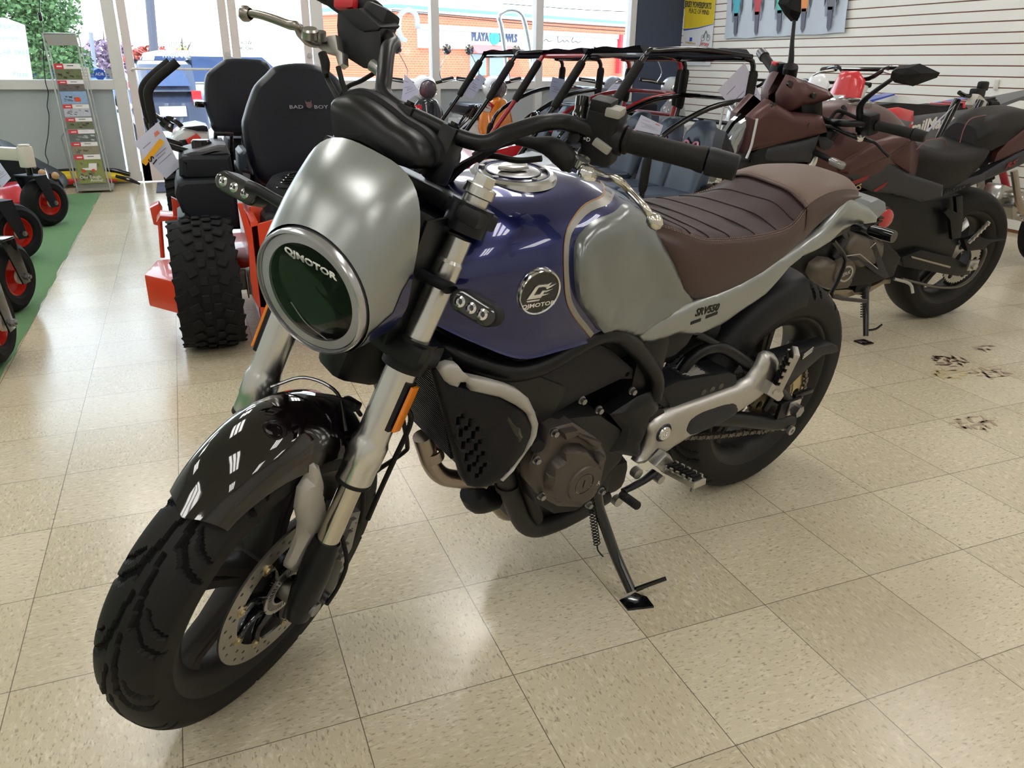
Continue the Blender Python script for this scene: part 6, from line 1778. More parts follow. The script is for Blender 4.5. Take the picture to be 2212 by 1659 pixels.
bm = nb(); prism(bm, [(p[0], .165, p[2]) for p in [(0.876,0.165,0.548),(0.848,0.165,0.55),(0.807,0.165,0.501),(0.842,0.165,0.438),(0.813,0.165,0.422),(0.732,0.165,0.424),(0.595,0.165,0.354),(0.679,0.165,0.458),(0.66,0.165,0.478),(0.516,0.165,0.312),(0.531,0.165,0.303),(0.6,0.165,0.334),(0.724,0.165,0.405),(0.832,0.165,0.409),(0.869,0.165,0.431),(0.831,0.165,0.503)]], (0, -.012, 0), bev=.003); hg = fin('footrest_hanger', bm, dgrey, b2k)
bm = nb()
for a, b in (((600, 482), (752, 463)), ((752, 463), (915, 595)), ((848, 402), (897, 358))): pass
for P in ([(0.82,0.168,0.432),(0.731,0.168,0.434)], [(0.731,0.168,0.434),(0.603,0.168,0.358)], [(0.684,0.168,0.459),(0.662,0.168,0.478)]): tube(bm, [(p[0], .167, p[2]) for p in P], .0025, n=6, k=1)
each('bright_edge', bm, satin, hg)
mass('swingarm', [(0.436,0.13,0.381),(0.334,0.13,0.408),(0.119,0.13,0.355),(-0.035,0.13,0.294),(-0.042,0.13,0.255),(0.032,0.13,0.253),(0.262,0.13,0.302),(0.404,0.13,0.333)], .04, blk, .008, False)
bm = nb(); prism(bm, [(p[0], .133, p[2]) for p in [(0.39,0.133,0.386),(0.115,0.133,0.313),(0.117,0.133,0.305),(0.38,0.133,0.376)]], (0, .004, 0)); fin('swingarm_stripe', bm, M('beige_stripe', (150, 140, 122), .5), b2k)
mass('rear_hanger', [(0.246,0.14,0.64),(0.208,0.14,0.647),(0.148,0.14,0.531),(0.123,0.14,0.45),(0.174,0.14,0.445),(0.23,0.14,0.537),(0.283,0.14,0.574),(0.268,0.14,0.591),(0.205,0.14,0.57)], .02, blk, .004, False)
p0, p1 = [(0.061,0.14,0.423),(0.037,0.18,0.531)]
bm = nb(); d = V(p1) - V(p0); tube(bm, [p0, p1], .008, n=8, k=1)
for k in range(5): box(bm, V(p0) + d * (.2 + .18 * k), (.012, .016, .016), bev=.002)
fin('pillion_footpeg', bm, satin, b2k)
mass('chain_guard', [(0.078,0.125,0.432),(-0.014,0.125,0.444),(-0.089,0.125,0.42),(-0.208,0.125,0.411),(-0.11,0.125,0.404),(-0.075,0.125,0.374),(0.024,0.125,0.373)], .03, mblk, .005, False)
bm = nb(); box(bm, (-.005, .15, .315), (.06, .014, .05), bev=.004); cyl(bm, (0, .15, .315), (0, .172, .315), .016, n=6); fin('chain_adjuster', bm, satin, b2k)
bm = nb(); tube(bm, [(p[0], .1, p[2]) for p in [(0.354,0.1,0.261),(0.246,0.1,0.232),(0.109,0.1,0.197),(-0.023,0.1,0.184),(-0.098,0.1,0.213),(-0.132,0.1,0.274),(-0.135,0.1,0.341),(-0.117,0.1,0.371)]], .007, n=8, k=4); fin('drive_chain', bm, M('chain_steel', (112, 106, 98), .4, .85), b2k)
bm = nb(); tube(bm, [(0.465,0.15,0.292),(0.384,0.17,0.27),(0.369,0.19,0.231)], .007, n=8, k=3); fin('gear_lever', bm, satin, b2k)
bm = nb(); tube(bm, [(.575, .10, .27), (.58, .15, .17), (.60, .215, .06)], [.018, .014, .012], n=12, k=3); prism(bm, [(.58, .25, .035), (.635, .25, .035), (.64, .195, .028), (.585, .195, .028)], (0, 0, .009), bev=.002); tube(bm, [(.59, .2, .08), (.555, .215, .09), (.52, .21, .105)], .005, n=8, k=3); sd2 = fin('side_stand', bm, gblk, b2k)
bm = nb(); H = [V((.60, .12, .25)), V((.605, .17, .13))]; d = H[1] - H[0]; ax, bx2, dz = basis(d)
tube(bm, [H[0] + d * (i / 120) + ax * (.008 * math.cos(i * PI / 5)) + bx2 * (.008 * math.sin(i * PI / 5)) for i in range(121)], .0015, n=5, k=1); fin('stand_spring', bm, blk, sd2)
bm = nb(); box(bm, (.60, .09, .28), (.09, .07, .1), bev=.01); fin('stand_bracket', bm, blk, b2k)

# ======================= mowers =======================
orange = M('mower_orange', (214, 64, 34), .32, coat=.4, var=.05)
mred = M('rim_red', (196, 44, 30), .3, coat=.4)
pod_m = M('mower_black_plastic', (27, 29, 35), .5, bump=.06, bs=400)
vinyl = M('black_vinyl', (20, 21, 31), .36, bump=.15, bs=200, var=.05)
mrub = M('mower_rubber', (21, 21, 24), .7, bump=.15, bs=150)
cream = M('cream_paint', (214, 208, 196), .4, coat=.3)
paper = thin('paper', (222, 224, 238), .4)
ink = M('print_ink', (150, 150, 180), .6)
class At:
    """parts given in room coordinates, parented to a thing at base"""
    def __init__(s, name, label, cat, base, group=None):
        s.o = thing(name, label, cat, base, 0, group); s.X = Matrix.Translation(-V(base))
    def part(s, name, bm, m, parent=None, **k): return fin(name, bm, m, parent or s.o, s.X, **k)
def lug_tyre(bm, c, r, hw, rows, n, lug, seed=1):
    """wide tyre on an x axle with block lugs"""
    lathe(bm, [(r * .55, -hw * .8), (r * .7, -hw), (r * .9, -hw * .98), (r - .014, -hw * .8), (r - .012, 0), (r - .014, hw * .8), (r * .9, hw * .98), (r * .7, hw), (r * .55, hw * .8)], c, (1, 0, 0), 48, loop=True)
    for k in range(n):
        for j, (x, w, l, sk) in enumerate(rows):
            a = 2 * PI * (k + (.5 if j % 2 else 0)) / n
            rr = r - .006 - .03 * (abs(x) / hw) ** 4
            R_ = Matrix.Rotation(-a, 3, 'X')
            box(bm, V(c) + R_ @ V((x, 0, rr)), (w, l, lug), R_ @ rotm('Z', sk).to_4x4().to_3x3(), bev=.004, seg=1)
m1 = At('zero_turn_mower', 'orange zero turn mower with black seat, nearest the blue motorcycle', 'mower', (.15, 2.7, 0))
bm = nb(); lug_tyre(bm, (-.15, 2.28, .268), .272, .122, [(-.098, .045, .05, 18), (-.052, .04, .036, 24), (-.012, .032, .034, 0), (.028, 0.032, .034, 0), (.065, .04, .036, -24), (.102, .042, .05, -18)], 24, .009); ty = m1.part('rear_tyre', bm, mrub)
bm = nb(); lathe(bm, [(.15, .09), (.155, .1), (.12, .06), (.05, .05), (.0001, .05)], (-.135, 2.28, .268), (1, 0, 0), 32); m1.part('rim', bm, mred, ty)
bm = nb(); lug_tyre(bm, (.78, 2.28, .268), .272, .118, [(-.07, .06, .04, 18), (0, .04, .034, 0), (.07, .06, .04, -18)], 20, .016); m1.part('rear_tyre', bm, mrub)
bm = nb(); cyl(bm, (-.02, 2.28, .27), (.10, 2.28, .27), .045, n=24); box(bm, (.05, 2.24, .27), (.1, .12, .1), bev=.02)
for k in range(5): cyl(bm, (.0 + .018 * k, 2.2, .27), (.004 + .018 * k, 2.2, .27), .06, n=20)
m1.part('wheel_motor', bm, M('grey_cast', (140, 140, 138), .4, .6))
# orange chassis plates and deck
P = [(-0.003,2.1,0.611),(0.015,2.1,0.61),(0.034,2.1,0.52),(0.144,2.1,0.546),(0.188,2.1,0.501),(0.134,2.1,0.175),(0.03,2.1,0.192),(0.014,2.1,0.237),(0.011,2.1,0.309),(0.019,2.1,0.45)]
bm = nb(); prism(bm, [(p[0], 2.1, p[2]) for p in P], (0, .02, 0), bev=.003); m1.part('chassis_plate', bm, orange)
bm = nb(); box(bm, (.05, 2.5, .33), (.03, .8, .42), bev=.004); box(bm, (.35, 2.45, .42), (.6, .5, .03), bev=.004); box(bm, (.33, 2.35, .52), (.55, .06, .08), bev=.006); m1.part('chassis_frame', bm, orange)
bm = nb()
prism(bm, [(p[0], p[1], .335) for p in [(-0.376,2.221,0.335),(-0.336,2.465,0.335),(-0.238,2.485,0.335),(-0.194,2.103,0.335),(-0.242,2.031,0.335)]], (0, 0, -.13), bev=.008); box(bm, (.25, 2.75, .25), (1.0, .6, .14), bev=.02); m1.part('cutting_deck', bm, orange)
bm = nb(); prism(bm, [(p[0], 3.3, p[2]) for p in [(-0.368,3.3,0.42),(-0.325,3.3,0.44),(-0.312,3.3,0.405),(-0.324,3.3,0.321),(-0.363,3.3,0.336)]], (0, .12, 0), bev=.006); prism(bm, [(p[0], 2.75, p[2]) for p in [(-0.249,2.75,0.548),(-0.208,2.75,0.524),(-0.211,2.75,0.472),(-0.252,2.75,0.465)]], (0, .05, 0), bev=.005)
q = [(p[0], p[1], p[2]) for p in [(-0.323,2.7,0.453),(-0.305,2.7,0.479),(-0.232,2.7,0.468),(-0.234,2.7,0.456)]]; prism(bm, q, (0, .16, 0), bev=.003); tube(bm, [(-0.308,2.7,0.456),(-0.32,2.7,0.294)], .010, n=10, k=1); each('footboard_bracket', bm, orange, m1.o, m1.X)
# fuel pod beside the seat
lo = [(p[0], 2.36, p[2]) for p in [(-0.225,2.36,0.614),(-0.211,2.36,0.657),(-0.178,2.36,0.669),(0.012,2.36,0.67),(0.012,2.36,0.46),(-0.116,2.36,0.462),(-0.159,2.36,0.489),(-0.207,2.36,0.541)]]
bm = nb(); prism(bm, lo, (0, .5, 0), bev=.03, seg=3); pd = m1.part('fuel_pod', bm, pod_m)
up = [(p[0], 2.42, p[2]) for p in [(-0.191,2.42,0.748),(-0.176,2.42,0.759),(0.008,2.42,0.755),(0.012,2.42,0.702),(0.015,2.42,0.662),(-0.178,2.42,0.663),(-0.199,2.42,0.68)]]
bm = nb(); prism(bm, up, (0, .45, 0), bev=.03, seg=3); m1.part('pod_top', bm, pod_m, pd)
lid = [(p[0], 2.46, p[2]) for p in [(-0.17,2.46,0.763),(-0.032,2.46,0.797),(-0.002,2.46,0.795),(0.012,2.46,0.753),(-0.177,2.46,0.749)]]
bm = nb(); prism(bm, lid, (0, .38, 0), bev=.02, seg=3); m1.part('pod_lid', bm, M('pod_grey', (72, 72, 78), .45), pd)
q = V([(-0.094,2.6,0.779)][0]); bm = nb(); lathe(bm, [(.0001, .03), (.035, .028), (.042, .02), (.042, -.02)], q, (0, 0, 1), 24); m1.part('fuel_cap', bm, gblk, pd)
bm = nb(); prism(bm, [(p[0], 2.3, p[2]) for p in [(-0.228,2.3,0.527),(-0.198,2.3,0.545),(-0.137,2.3,0.474),(-0.213,2.3,0.473)]], (0, .3, 0), bev=.01); m1.part('pod_foot', bm, pod_m, pd)
bm = nb(); tube(bm, [(-0.037,2.75,0.741),(-0.028,2.75,0.814),(-0.025,2.75,0.816),(0.034,2.75,0.814),(0.037,2.75,0.804),(0.026,2.75,0.68),(0.032,2.75,0.653)], .009, n=10, k=2); m1.part('seat_rail', bm, gblk)
# lap bars
for dx, dy, tg in ((0, 0, 1), (-.03, .35, 0)):
    bm = nb(); off = V((dx, dy, 0))
    tube(bm, [V(p) + off for p in [(-0.145,2.62,0.755),(-0.191,2.62,0.77),(-0.241,2.62,0.79),(-0.264,2.62,0.812),(-0.276,2.62,0.851),(-0.278,2.62,0.875)]], .013, n=12, k=4)
    lb = m1.part('steering_lever', bm, gblk)
    bm = nb(); tube(bm, [V(p) + off for p in [(-0.269,2.62,0.875),(-0.273,2.62,0.917),(-0.275,2.62,0.966),(-0.273,2.62,0.995),(-0.257,2.62,1.022),(-0.224,2.62,1.053),(-0.186,2.62,1.082),(-0.145,2.62,1.112)]], [.0175, .0185, .019, .019], n=14, k=4); m1.part('lever_grip', bm, rub, lb)
# seat
def seat_back(at, outl, y0, y1, m, bulge=.05):
    A = [V(p) for p in smooth([tuple(p) for p in outl], 3, True)]
    c = sum(A, V((0, 0, 0))) / len(A)
    bm = nb()
    rs = []
    for s, d in ((.80, -.045), (.90, -.042), (.97, -.025), (1, 0), (1.0, .05), (.97, .09), (.85, .12)):
        rs.append([bm.verts.new(c + (p - c) * s + V((0, d + y0 - c.y + (c.z - p.z) * -.16, 0))) for p in A])
    skin(bm, rs, cap=(True, True))
    return at.part('seat_back', bm, m)
sb = seat_back(m1, [(0.075,2.55,0.86),(0.091,2.55,0.91),(0.117,2.55,0.968),(0.148,2.55,1.022),(0.199,2.55,1.067),(0.232,2.55,1.094),(0.284,2.55,1.107),(0.354,2.55,1.112),(0.419,2.55,1.104),(0.475,2.55,1.073),(0.512,2.55,1.031),(0.526,2.55,0.966),(0.525,2.55,0.879),(0.499,2.55,0.768),(0.454,2.55,0.669),(0.365,2.55,0.608),(0.227,2.55,0.601),(0.14,2.55,0.618),(0.101,2.55,0.669),(0.081,2.55,0.766)], 2.55, 2.7, vinyl)
c = V([(0.298,2.49,0.94)][0]); d = V([(0.401,2.49,0.939)][0])
bm = nb(); text(bm, 'BAD', frame((c.x, 2.478, c.z), (1, 0, 0), (0, .16, 1), (0, -1, 0)), .020, .001, sx=1.5); text(bm, 'BOY', frame((d.x, 2.478, d.z), (1, 0, 0), (0, .16, 1), (0, -1, 0)), .020, .001, sx=1.5); m1.part('lettering', bm, M('grey_embroidery', (150, 150, 160), .6), sb)
q = (c + d) / 2
bm = nb(); lathe(bm, [(.0001, .002), (.012, .002), (.013, 0)], (q.x + .002, 2.478, q.z + .008), (0, -1, 0), 12)
for s in (-1, 1): prism(bm, [(q.x + s * .004, 2.477, q.z + .016), (q.x + s * .013, 2.477, q.z + .028), (q.x + s * .012, 2.477, q.z + .012)], (0, -.002, 0))
m1.part('seat_emblem', bm, M('dim_emblem', (96, 74, 78), .6), sb)
bm = nb(); prism(bm, [(0.056,2.64,0.736),(0.072,2.64,0.752),(0.091,2.64,0.751),(0.103,2.64,0.69),(0.108,2.64,0.644),(0.052,2.64,0.659)], (0, .3, 0), bev=.03, seg=3); m1.part('armrest', bm, M('grey_vinyl', (70, 78, 92), .4, bump=.1), sb)
bm = nb(); box(bm, (.34, 2.95, .58), (.5, .5, .16), bev=.05, seg=3); m1.part('seat_cushion', bm, vinyl)
bm = nb(); box(bm, (.24, 2.28, .46), (.3, .3, .2), bev=.05, seg=3); lathe(bm, [(.0001, .13), (.10, .12), (.12, .09), (.13, .05), (.14, 0)], (.24, 2.25, .56), (0, -.2, 1), 24); e1 = m1.part('engine_shroud', bm, pod_m)
bm = nb()
for k in range(6): tube(bm, [(.24 + .105 * math.cos(t) * (1 - .13 * k), 2.23 + .105 * math.sin(t) * (1 - .13 * k), .655 + .008 * k) for t in [2 * PI * i / 20 for i in range(20)]], .004, n=6, k=1, closed=True)
m1.part('intake_grille', bm, gblk, e1)
# tags on the lever
def sheet(name, pts, m, label, lines=(), group=None, logo=False):
    """hanging paper: four room points, with printed lines given as (u0, u1, v)"""
    a, b, c, d = [V(p) for p in pts]
    n = (b - a).cross(d - a).normalized() * .0012
    bm = nb(); prism(bm, [a, b, c, d], n)
    def P(u, v): return a.lerp(b, u).lerp(d.lerp(c, u), v)
    for s in (1, -1):
        o = n * 1.3 if s > 0 else -n * .3
        for u0, u1, v in lines: prism(bm, [P(u0, v) + o, P(u1, v) + o, P(u1, v + .02) + o, P(u0, v + .02) + o], n * .2 * s, mi=1)
        if logo: prism(bm, [P(.7, .12) + o, P(.85, .12) + o, P(.88, .2) + o, P(.67, .2) + o], n * .2 * s, mi=2)
    return tag(fin(name, bm, [m, ink, M('logo_red', (214, 120, 110), .6)], None), label, 'tag', group)
LN = [(.12, .45, .2), (.12, .6, .42), (.3, .8, .5), (.3, .7, .56), (.2, .9, .66)]
sheet('price_sheet', [(-0.356,2.56,0.801),(-0.25,2.56,0.884),(-0.191,2.56,0.705),(-0.254,2.56,0.655)], paper, 'white laminated price sheet hanging from the orange mower lever', LN, None, True)
a, b, c, d = [(-0.254,2.545,0.819),(-0.237,2.545,0.805),(-0.322,2.545,0.713),(-0.337,2.545,0.727)]
o = sheet('tag_strip', (a, b, c, d), M('yellow_tag', (238, 172, 34), .5), 'yellow S1 tag strip tied to the orange mower lever')
bm = nb(); u = (V(a) - V(d)).normalized(); w = (V(b) - V(a)).normalized(); n = w.cross(u); n = n if n.y < 0 else -n
text(bm, 'S1', frame(V(d).lerp(V(a), .26) + w * .03 + n * .002, -w if False else u.cross(n) * -1 if u.cross(n).z > 9 else V((u.z, 0, -u.x)) * 1, u, V((u.z, 0, -u.x)).cross(u)), .035, .0008, bold=.001)
fin('lettering', bm, gblk, o)

# second mower behind, with a red and white body
m2 = At('zero_turn_mower', 'second zero turn mower behind the orange one, white and red body', 'mower', (.1, 4.2, 0))
sb2 = seat_back(m2, [(-0.016,4,0.964),(-0.001,4,1.028),(0.027,4,1.062),(0.098,4,1.112),(0.14,4,1.128),(0.251,4,1.129),(0.337,4,1.118),(0.371,4,1.071),(0.376,4,0.974),(0.352,4,0.887),(0.296,4,0.764),(0.241,4,0.715),(0.133,4,0.706),(0.015,4,0.723),(-0.009,4,0.807),(-0.021,4,0.869)], 4.0, 4.1, vinyl)
bm = nb(); prism(bm, [(p[0], 3.98, p[2]) for p in [(-0.079,3.98,0.898),(-0.065,3.98,0.9),(-0.025,3.98,0.898),(-0.02,3.98,0.887),(-0.026,3.98,0.863),(-0.067,3.98,0.862),(-0.082,3.98,0.877)]], (0, .3, 0), bev=.015); m2.part('armrest', bm, gblk, sb2)
wht = M('mower_white', (214, 222, 226), .35, coat=.4)
bm = nb(); prism(bm, [(p[0], 3.75, p[2]) for p in [(-0.232,3.75,0.689),(-0.221,3.75,0.724),(-0.196,3.75,0.744),(-0.15,3.75,0.77),(-0.082,3.75,0.781),(-0.025,3.75,0.764),(-0.028,3.75,0.712),(-0.061,3.75,0.644),(-0.18,3.75,0.631),(-0.207,3.75,0.66)]], (0, .5, 0), bev=.03, seg=3); bd = m2.part('body_pod', bm, wht)
bm = nb(); prism(bm, [(p[0], 3.72, p[2]) for p in [(-0.154,3.72,0.713),(-0.092,3.72,0.744),(-0.071,3.72,0.72),(-0.062,3.72,0.687),(-0.061,3.72,0.647),(-0.125,3.72,0.641)]], (0, .05, 0), bev=.01); m2.part('red_panel', bm, mred, bd)
bm = nb(); prism(bm, [(p[0], 3.73, p[2]) for p in [(-0.193,3.73,0.706),(-0.154,3.73,0.713),(-0.128,3.73,0.648),(-0.179,3.73,0.641),(-0.191,3.73,0.666)]], (0, .05, 0), bev=.01); prism(bm, [(p[0], 3.73, p[2]) for p in [(-0.161,3.73,0.776),(-0.051,3.73,0.784),(-0.032,3.73,0.778),(-0.03,3.73,0.752),(-0.086,3.73,0.755)]], (0, .05, 0), bev=.01); m2.part('dark_panel', bm, pod_m, bd)
q = V([(-0.214,3.735,0.698)][0]); bm = nb(); text(bm, 'ARIENS', frame((q.x - .03, 3.735, q.z), (1, 0, -.1), (.1, 0, 1), (0, -1, 0)), .045, .003, bold=.001); m2.part('lettering', bm, gblk, bd)
bm = nb(); lug_tyre(bm, (-.2, 4.55, .25), .25, .11, [(-.06, .1, .03, 14), (.06, .1, .03, -14)], 26, .014); m2.part('rear_tyre', bm, mrub)
bm = nb(); lug_tyre(bm, (.75, 4.55, .25), .25, .11, [(-.06, .1, .03, 14), (.06, .1, .03, -14)], 26, .014); m2.part('rear_tyre', bm, mrub)
bm = nb(); box(bm, (.28, 4.5, .42), (.8, .9, .18), bev=.03); box(bm, (.3, 4.3, .62), (.45, .4, .14), bev=.04); m2.part('chassis', bm, pod_m)
bm = nb(); tube(bm, [(-0.298,4,0.831),(-0.257,4,0.797),(-0.237,4,0.772)], .012, n=8, k=2); tube(bm, [(-0.239,4,0.807),(-0.212,4,0.806),(-0.182,4,0.782),(-0.159,4,0.757)], .014, n=8, k=2); tube(bm, [(-0.266,4,0.8),(-0.231,4,0.765),(-0.209,4,0.755)], .028, n=10, k=2); m2.part('steering_lever', bm, gblk)
bm = nb(); box(bm, (.26, 3.9, .6), (.22, .16, .2), bev=.03)
for k in range(10): box(bm, (.15 + .02 * k, 3.82, .70), (.008, .01, .05), bev=.002)
m2.part('engine_shroud', bm, pod_m)

# ---- front casters of the mowers standing on the turf, left edge ----
def caster(mow, c, r, hw, ang, fork_m, arm):
    """c: contact point; wheel axle along (cos ang, sin ang)"""
    CXM = Matrix.Translation(V((c[0], c[1], .011)) - mow.location) @ Matrix.Rotation(ang, 4, 'Z')
    o = None
    bm = nb(); lathe(bm, [(r * .52, -hw * .7), (r * .62, -hw * .95), (r * .8, -hw), (r * .95, -hw * .7), (r, -hw * .25), (r, hw * .25), (r * .95, hw * .7), (r * .8, hw), (r * .62, hw * .95), (r * .52, hw * .7)], (0, 0, r), (1, 0, 0), 48, loop=True); tb = bm
    bm = nb(); lathe(bm, [(r * .54, hw * .75), (r * .5, hw * .8), (r * .44, hw * .3), (r * .2, hw * .2), (r * .17, hw * .9), (.0001, hw * .9)], (0, 0, r), (1, 0, 0), 40); lathe(bm, [(r * .54, -hw * .75), (r * .5, -hw * .8), (r * .44, -hw * .3), (.0001, -hw * .2)], (0, 0, r), (1, 0, 0), 40); rb = bm
    bm = nb(); lathe(bm, [(r * .2, hw * .9), (r * .2, hw * 1.1), (.0001, hw * 1.1)], (0, 0, r), (1, 0, 0), 24); hb = bm
    bm = nb()
    w = hw + .022
    sy = -.07
    for s in (-1, 1):
        prism(bm, [(s * w, -.03, r - .03), (s * w, .03, r - .03), (s * w, sy + .05, 2 * r + .02), (s * w, sy - .05, 2 * r + .02)], (s * .008, 0, 0), bev=.002)
    box(bm, (0, sy, 2 * r + .025), (2 * w + .016, .1, .012), bev=.003)
    o = fin('caster', bm, fork_m, mow, CXM)
    for n_, b_, m_ in (('tyre', tb, mrub), ('rim', rb, mred), ('hub_cap', hb, cream)): fin(n_, b_, m_, o, CXM)
    bm = nb(); cyl(bm, (-w - .03, 0, r), (w + .03, 0, r), .009, n=14); cyl(bm, (w + .008, 0, r), (w + .02, 0, r), .016, n=6); cyl(bm, (-w - .02, 0, r), (-w - .008, 0, r), .016, n=6); fin('axle_bolt', bm, bolt_m, o, CXM)
    bm = nb(); cyl(bm, (0, sy, 2 * r + .03), (0, sy, 2 * r + .08), .02, n=16); fin('swivel_stem', bm, gblk, o, CXM)
    bm = nb(); box(bm, (0, sy, 2 * r + .15), (.075, .075, .14), bev=.012); cyl(bm, (0, sy, 2 * r + .22), (0, sy, 2 * r + .232), .036, n=20)
    if arm: box(bm, V((0, sy, 2 * r + .165)) + V((-arm / 2, 0, 0)), (arm, .06, .085), bev=.01)
    fin('caster_arm', bm, cream, o, CXM)
    return o
shiny = M('gloss_black_steel', (20, 21, 24), .12, coat=.9)
mwA = thing('zero_turn_mower', 'mower front on the turf, its two matte black casters nearest the brochure rack', 'mower', (-1.4, 4.9, .011))
mwB = thing('zero_turn_mower', 'mower front at the left edge, its two casters in shiny forks nearest the viewer', 'mower', (-1.3, 2.7, .011))
for mw_, c, r, a, fm, arm in [(mwA, [(-1.134,5.335,0)][0], .165, -.72, pod_m, .30), (mwA, [(-1.163,4.219,0)][0], .165, -.80, pod_m, .30),
                              (mwB, [(-1.018,3.066,0)][0], .165, -.35, shiny, .22), (mwB, [(-0.969,2.3,0)][0], .160, -.15, shiny, .25)]:
    caster(mw_, c, r, .066, a, fm, arm)
# black attachment with two wooden knobs behind the far caster
at = At('snow_thrower', 'black sloping machine body with two wooden lever knobs beyond the mower casters', 'machine', (-2.0, 6.2, 0))
bm = nb(); prism(bm, [(p[0], 6.15, p[2]) for p in [(-1.652,6.15,0.563),(-1.471,6.15,0.493),(-1.323,6.15,0.378),(-1.272,6.15,0.338),(-1.173,6.15,0.273),(-1.121,6.15,0.226),(-1.104,6.15,0.18),(-1.104,6.15,0.152),(-1.297,6.15,0.152),(-1.493,6.15,0.169),(-1.734,6.15,0.18)]], (0, .35, 0), bev=.01); at.part('body_plate', bm, M('deep_green_black', (22, 30, 34), .45))
bm = nb(); 
for p in [(-1.38,6.14,0.39),(-1.14,6.14,0.199),(-1.272,6.14,0.33)]: cyl(bm, (p[0], 6.15, p[2]), (p[0], 6.13, p[2]), .012, n=12)
at.part('plate_bolt', bm, bolt_m)
bm = nb(); K = [(-1.196,5.9,0.309),(-1.111,5.9,0.286)]
for p in K: lathe(bm, [(.0001, .028), (.014, .025), (.026, .010), (.027, -.005), (.018, -.022), (.0001, -.026)], p, (.2, 0, 1), 20)
at.part('wooden_knob', bm, M('turned_wood', (196, 158, 116), .5, var=.2))
bm = nb(); j = V([(-1.159,5.9,0.243)][0]); tube(bm, [K[0], j], .009, n=8, k=1); tube(bm, [K[1], j], .009, n=8, k=1); tube(bm, [j, V((j.x - .05, 6.2, .3))], .012, n=8, k=1); at.part('lever', bm, gblk)
bm = nb(); secs = []
q = V([(-1.364,5.75,0.15)][0]); lathe(bm, [(.0001, .10), (.10, .09), (.17, .05), (.2, -.02), (.2, -.12)], q, (0, -.3, 1), 28); at.part('red_shroud', bm, M('red_plastic', (196, 40, 52), .25, coat=.6))
sheet('price_sheet', [(-1.262,4.6,0.529),(-1.217,4.6,0.528),(-1.178,4.6,0.436),(-1.24,4.6,0.378)], paper, 'white price sheet at the left edge above the casters', LN)

# ======================= brochure rack =======================
rk = At('brochure_rack', 'silver wire brochure rack leaning back by the grey bulkhead', 'rack', (-1.0, 7.08, 0))
wire = M('silver_wire', (168, 172, 168), .35, .5)
TL, TR, BR_, BL = [V(p) for p in ((-1.245, 7.28, 1.27), (-.93, 7.28, 1.275), (-.80, 6.93, .03), (-1.10, 6.93, .03))]
TL, TR = [V(p) for p in [(-1.174,7.28,1.316),(-0.924,7.28,1.318)]]; BL, BR_ = [V(p) for p in [(-1.102,6.95,-0.028),(-0.837,6.95,-0.012)]]; BL.z = BR_.z = .012
bm = nb()
for a, b in ((TL, BL), (TR, BR_)):
    tube(bm, [a, b], .007, n=8, k=1); off = V((.022, .03, 0)); tube(bm, [a + off, b + off], .005, n=8, k=1)
tube(bm, [TL, TR], .008, n=8, k=1)
tube(bm, [V((BL.x, 7.3, .55)) + V((-.02, 0, 0)), V((BL.x - .09, 7.32, .45)), V((BL.x - .06, 7.32, .02))], .007, n=8, k=1); tube(bm, [V((BR_.x - .1, 7.3, .55)), V((BR_.x - .05, 7.32, .45)), V((BR_.x - .06, 7.32, .02))], .007, n=8, k=1)
fr_ = rk.part('wire_frame', bm, wire)
bm = nb(); q0, q1 = [V(p) for p in [(-1.138,7.22,1.22),(-0.902,7.22,1.224)]]; prism(bm, [TL + V((.004, -.006, -.01)), TR + V((-.004, -.006, -.01)), q1, q0], (0, .004, 0)); rk.part('header_panel', bm, M('rack_grey', (132, 130, 124), .5))
bm = nb(); prism(bm, [V(p) for p in [(-1.099,6.97,0.103),(-0.837,6.97,0.109),(-0.833,6.97,0.018),(-1.089,6.97,0.017)]], (0, .004, 0)); box(bm, ((BL.x + BR_.x) / 2 + .0, 7.1, .03), (.30, .3, .02)); rk.part('base_tray', bm, M('rack_grey2', (150, 150, 142), .5))
def lane(t, s): return TL.lerp(BL, t).lerp(TR.lerp(BR_, t), s)
cols_ = [((96, 104, 66), (60, 60, 40)), ((92, 84, 80), (70, 62, 58)), ((130, 160, 196), (70, 60, 56)), ((176, 180, 192), (96, 86, 90)), ((98, 104, 72), (58, 56, 44)), ((84, 92, 88), (190, 190, 188)), ((134, 124, 102), (88, 78, 62)), ((126, 134, 70), (82, 70, 58))]
nm = ['dark green hedge', 'dark machine', 'red wheeled tractor under a blue sky', 'white page with a dark hill', 'woodland', 'grey machines', 'brown tree trunks', 'small white tractor, One Tough Animal']
pos = [(.185, .285), (.29, .355), (.345, .435), (.44, .515), (.525, .595), (.60, .675), (.68, .755), (.76, .945)]
redb = M('brochure_red', (200, 40, 52), .5); whb = M('brochure_white', (226, 222, 222), .5)
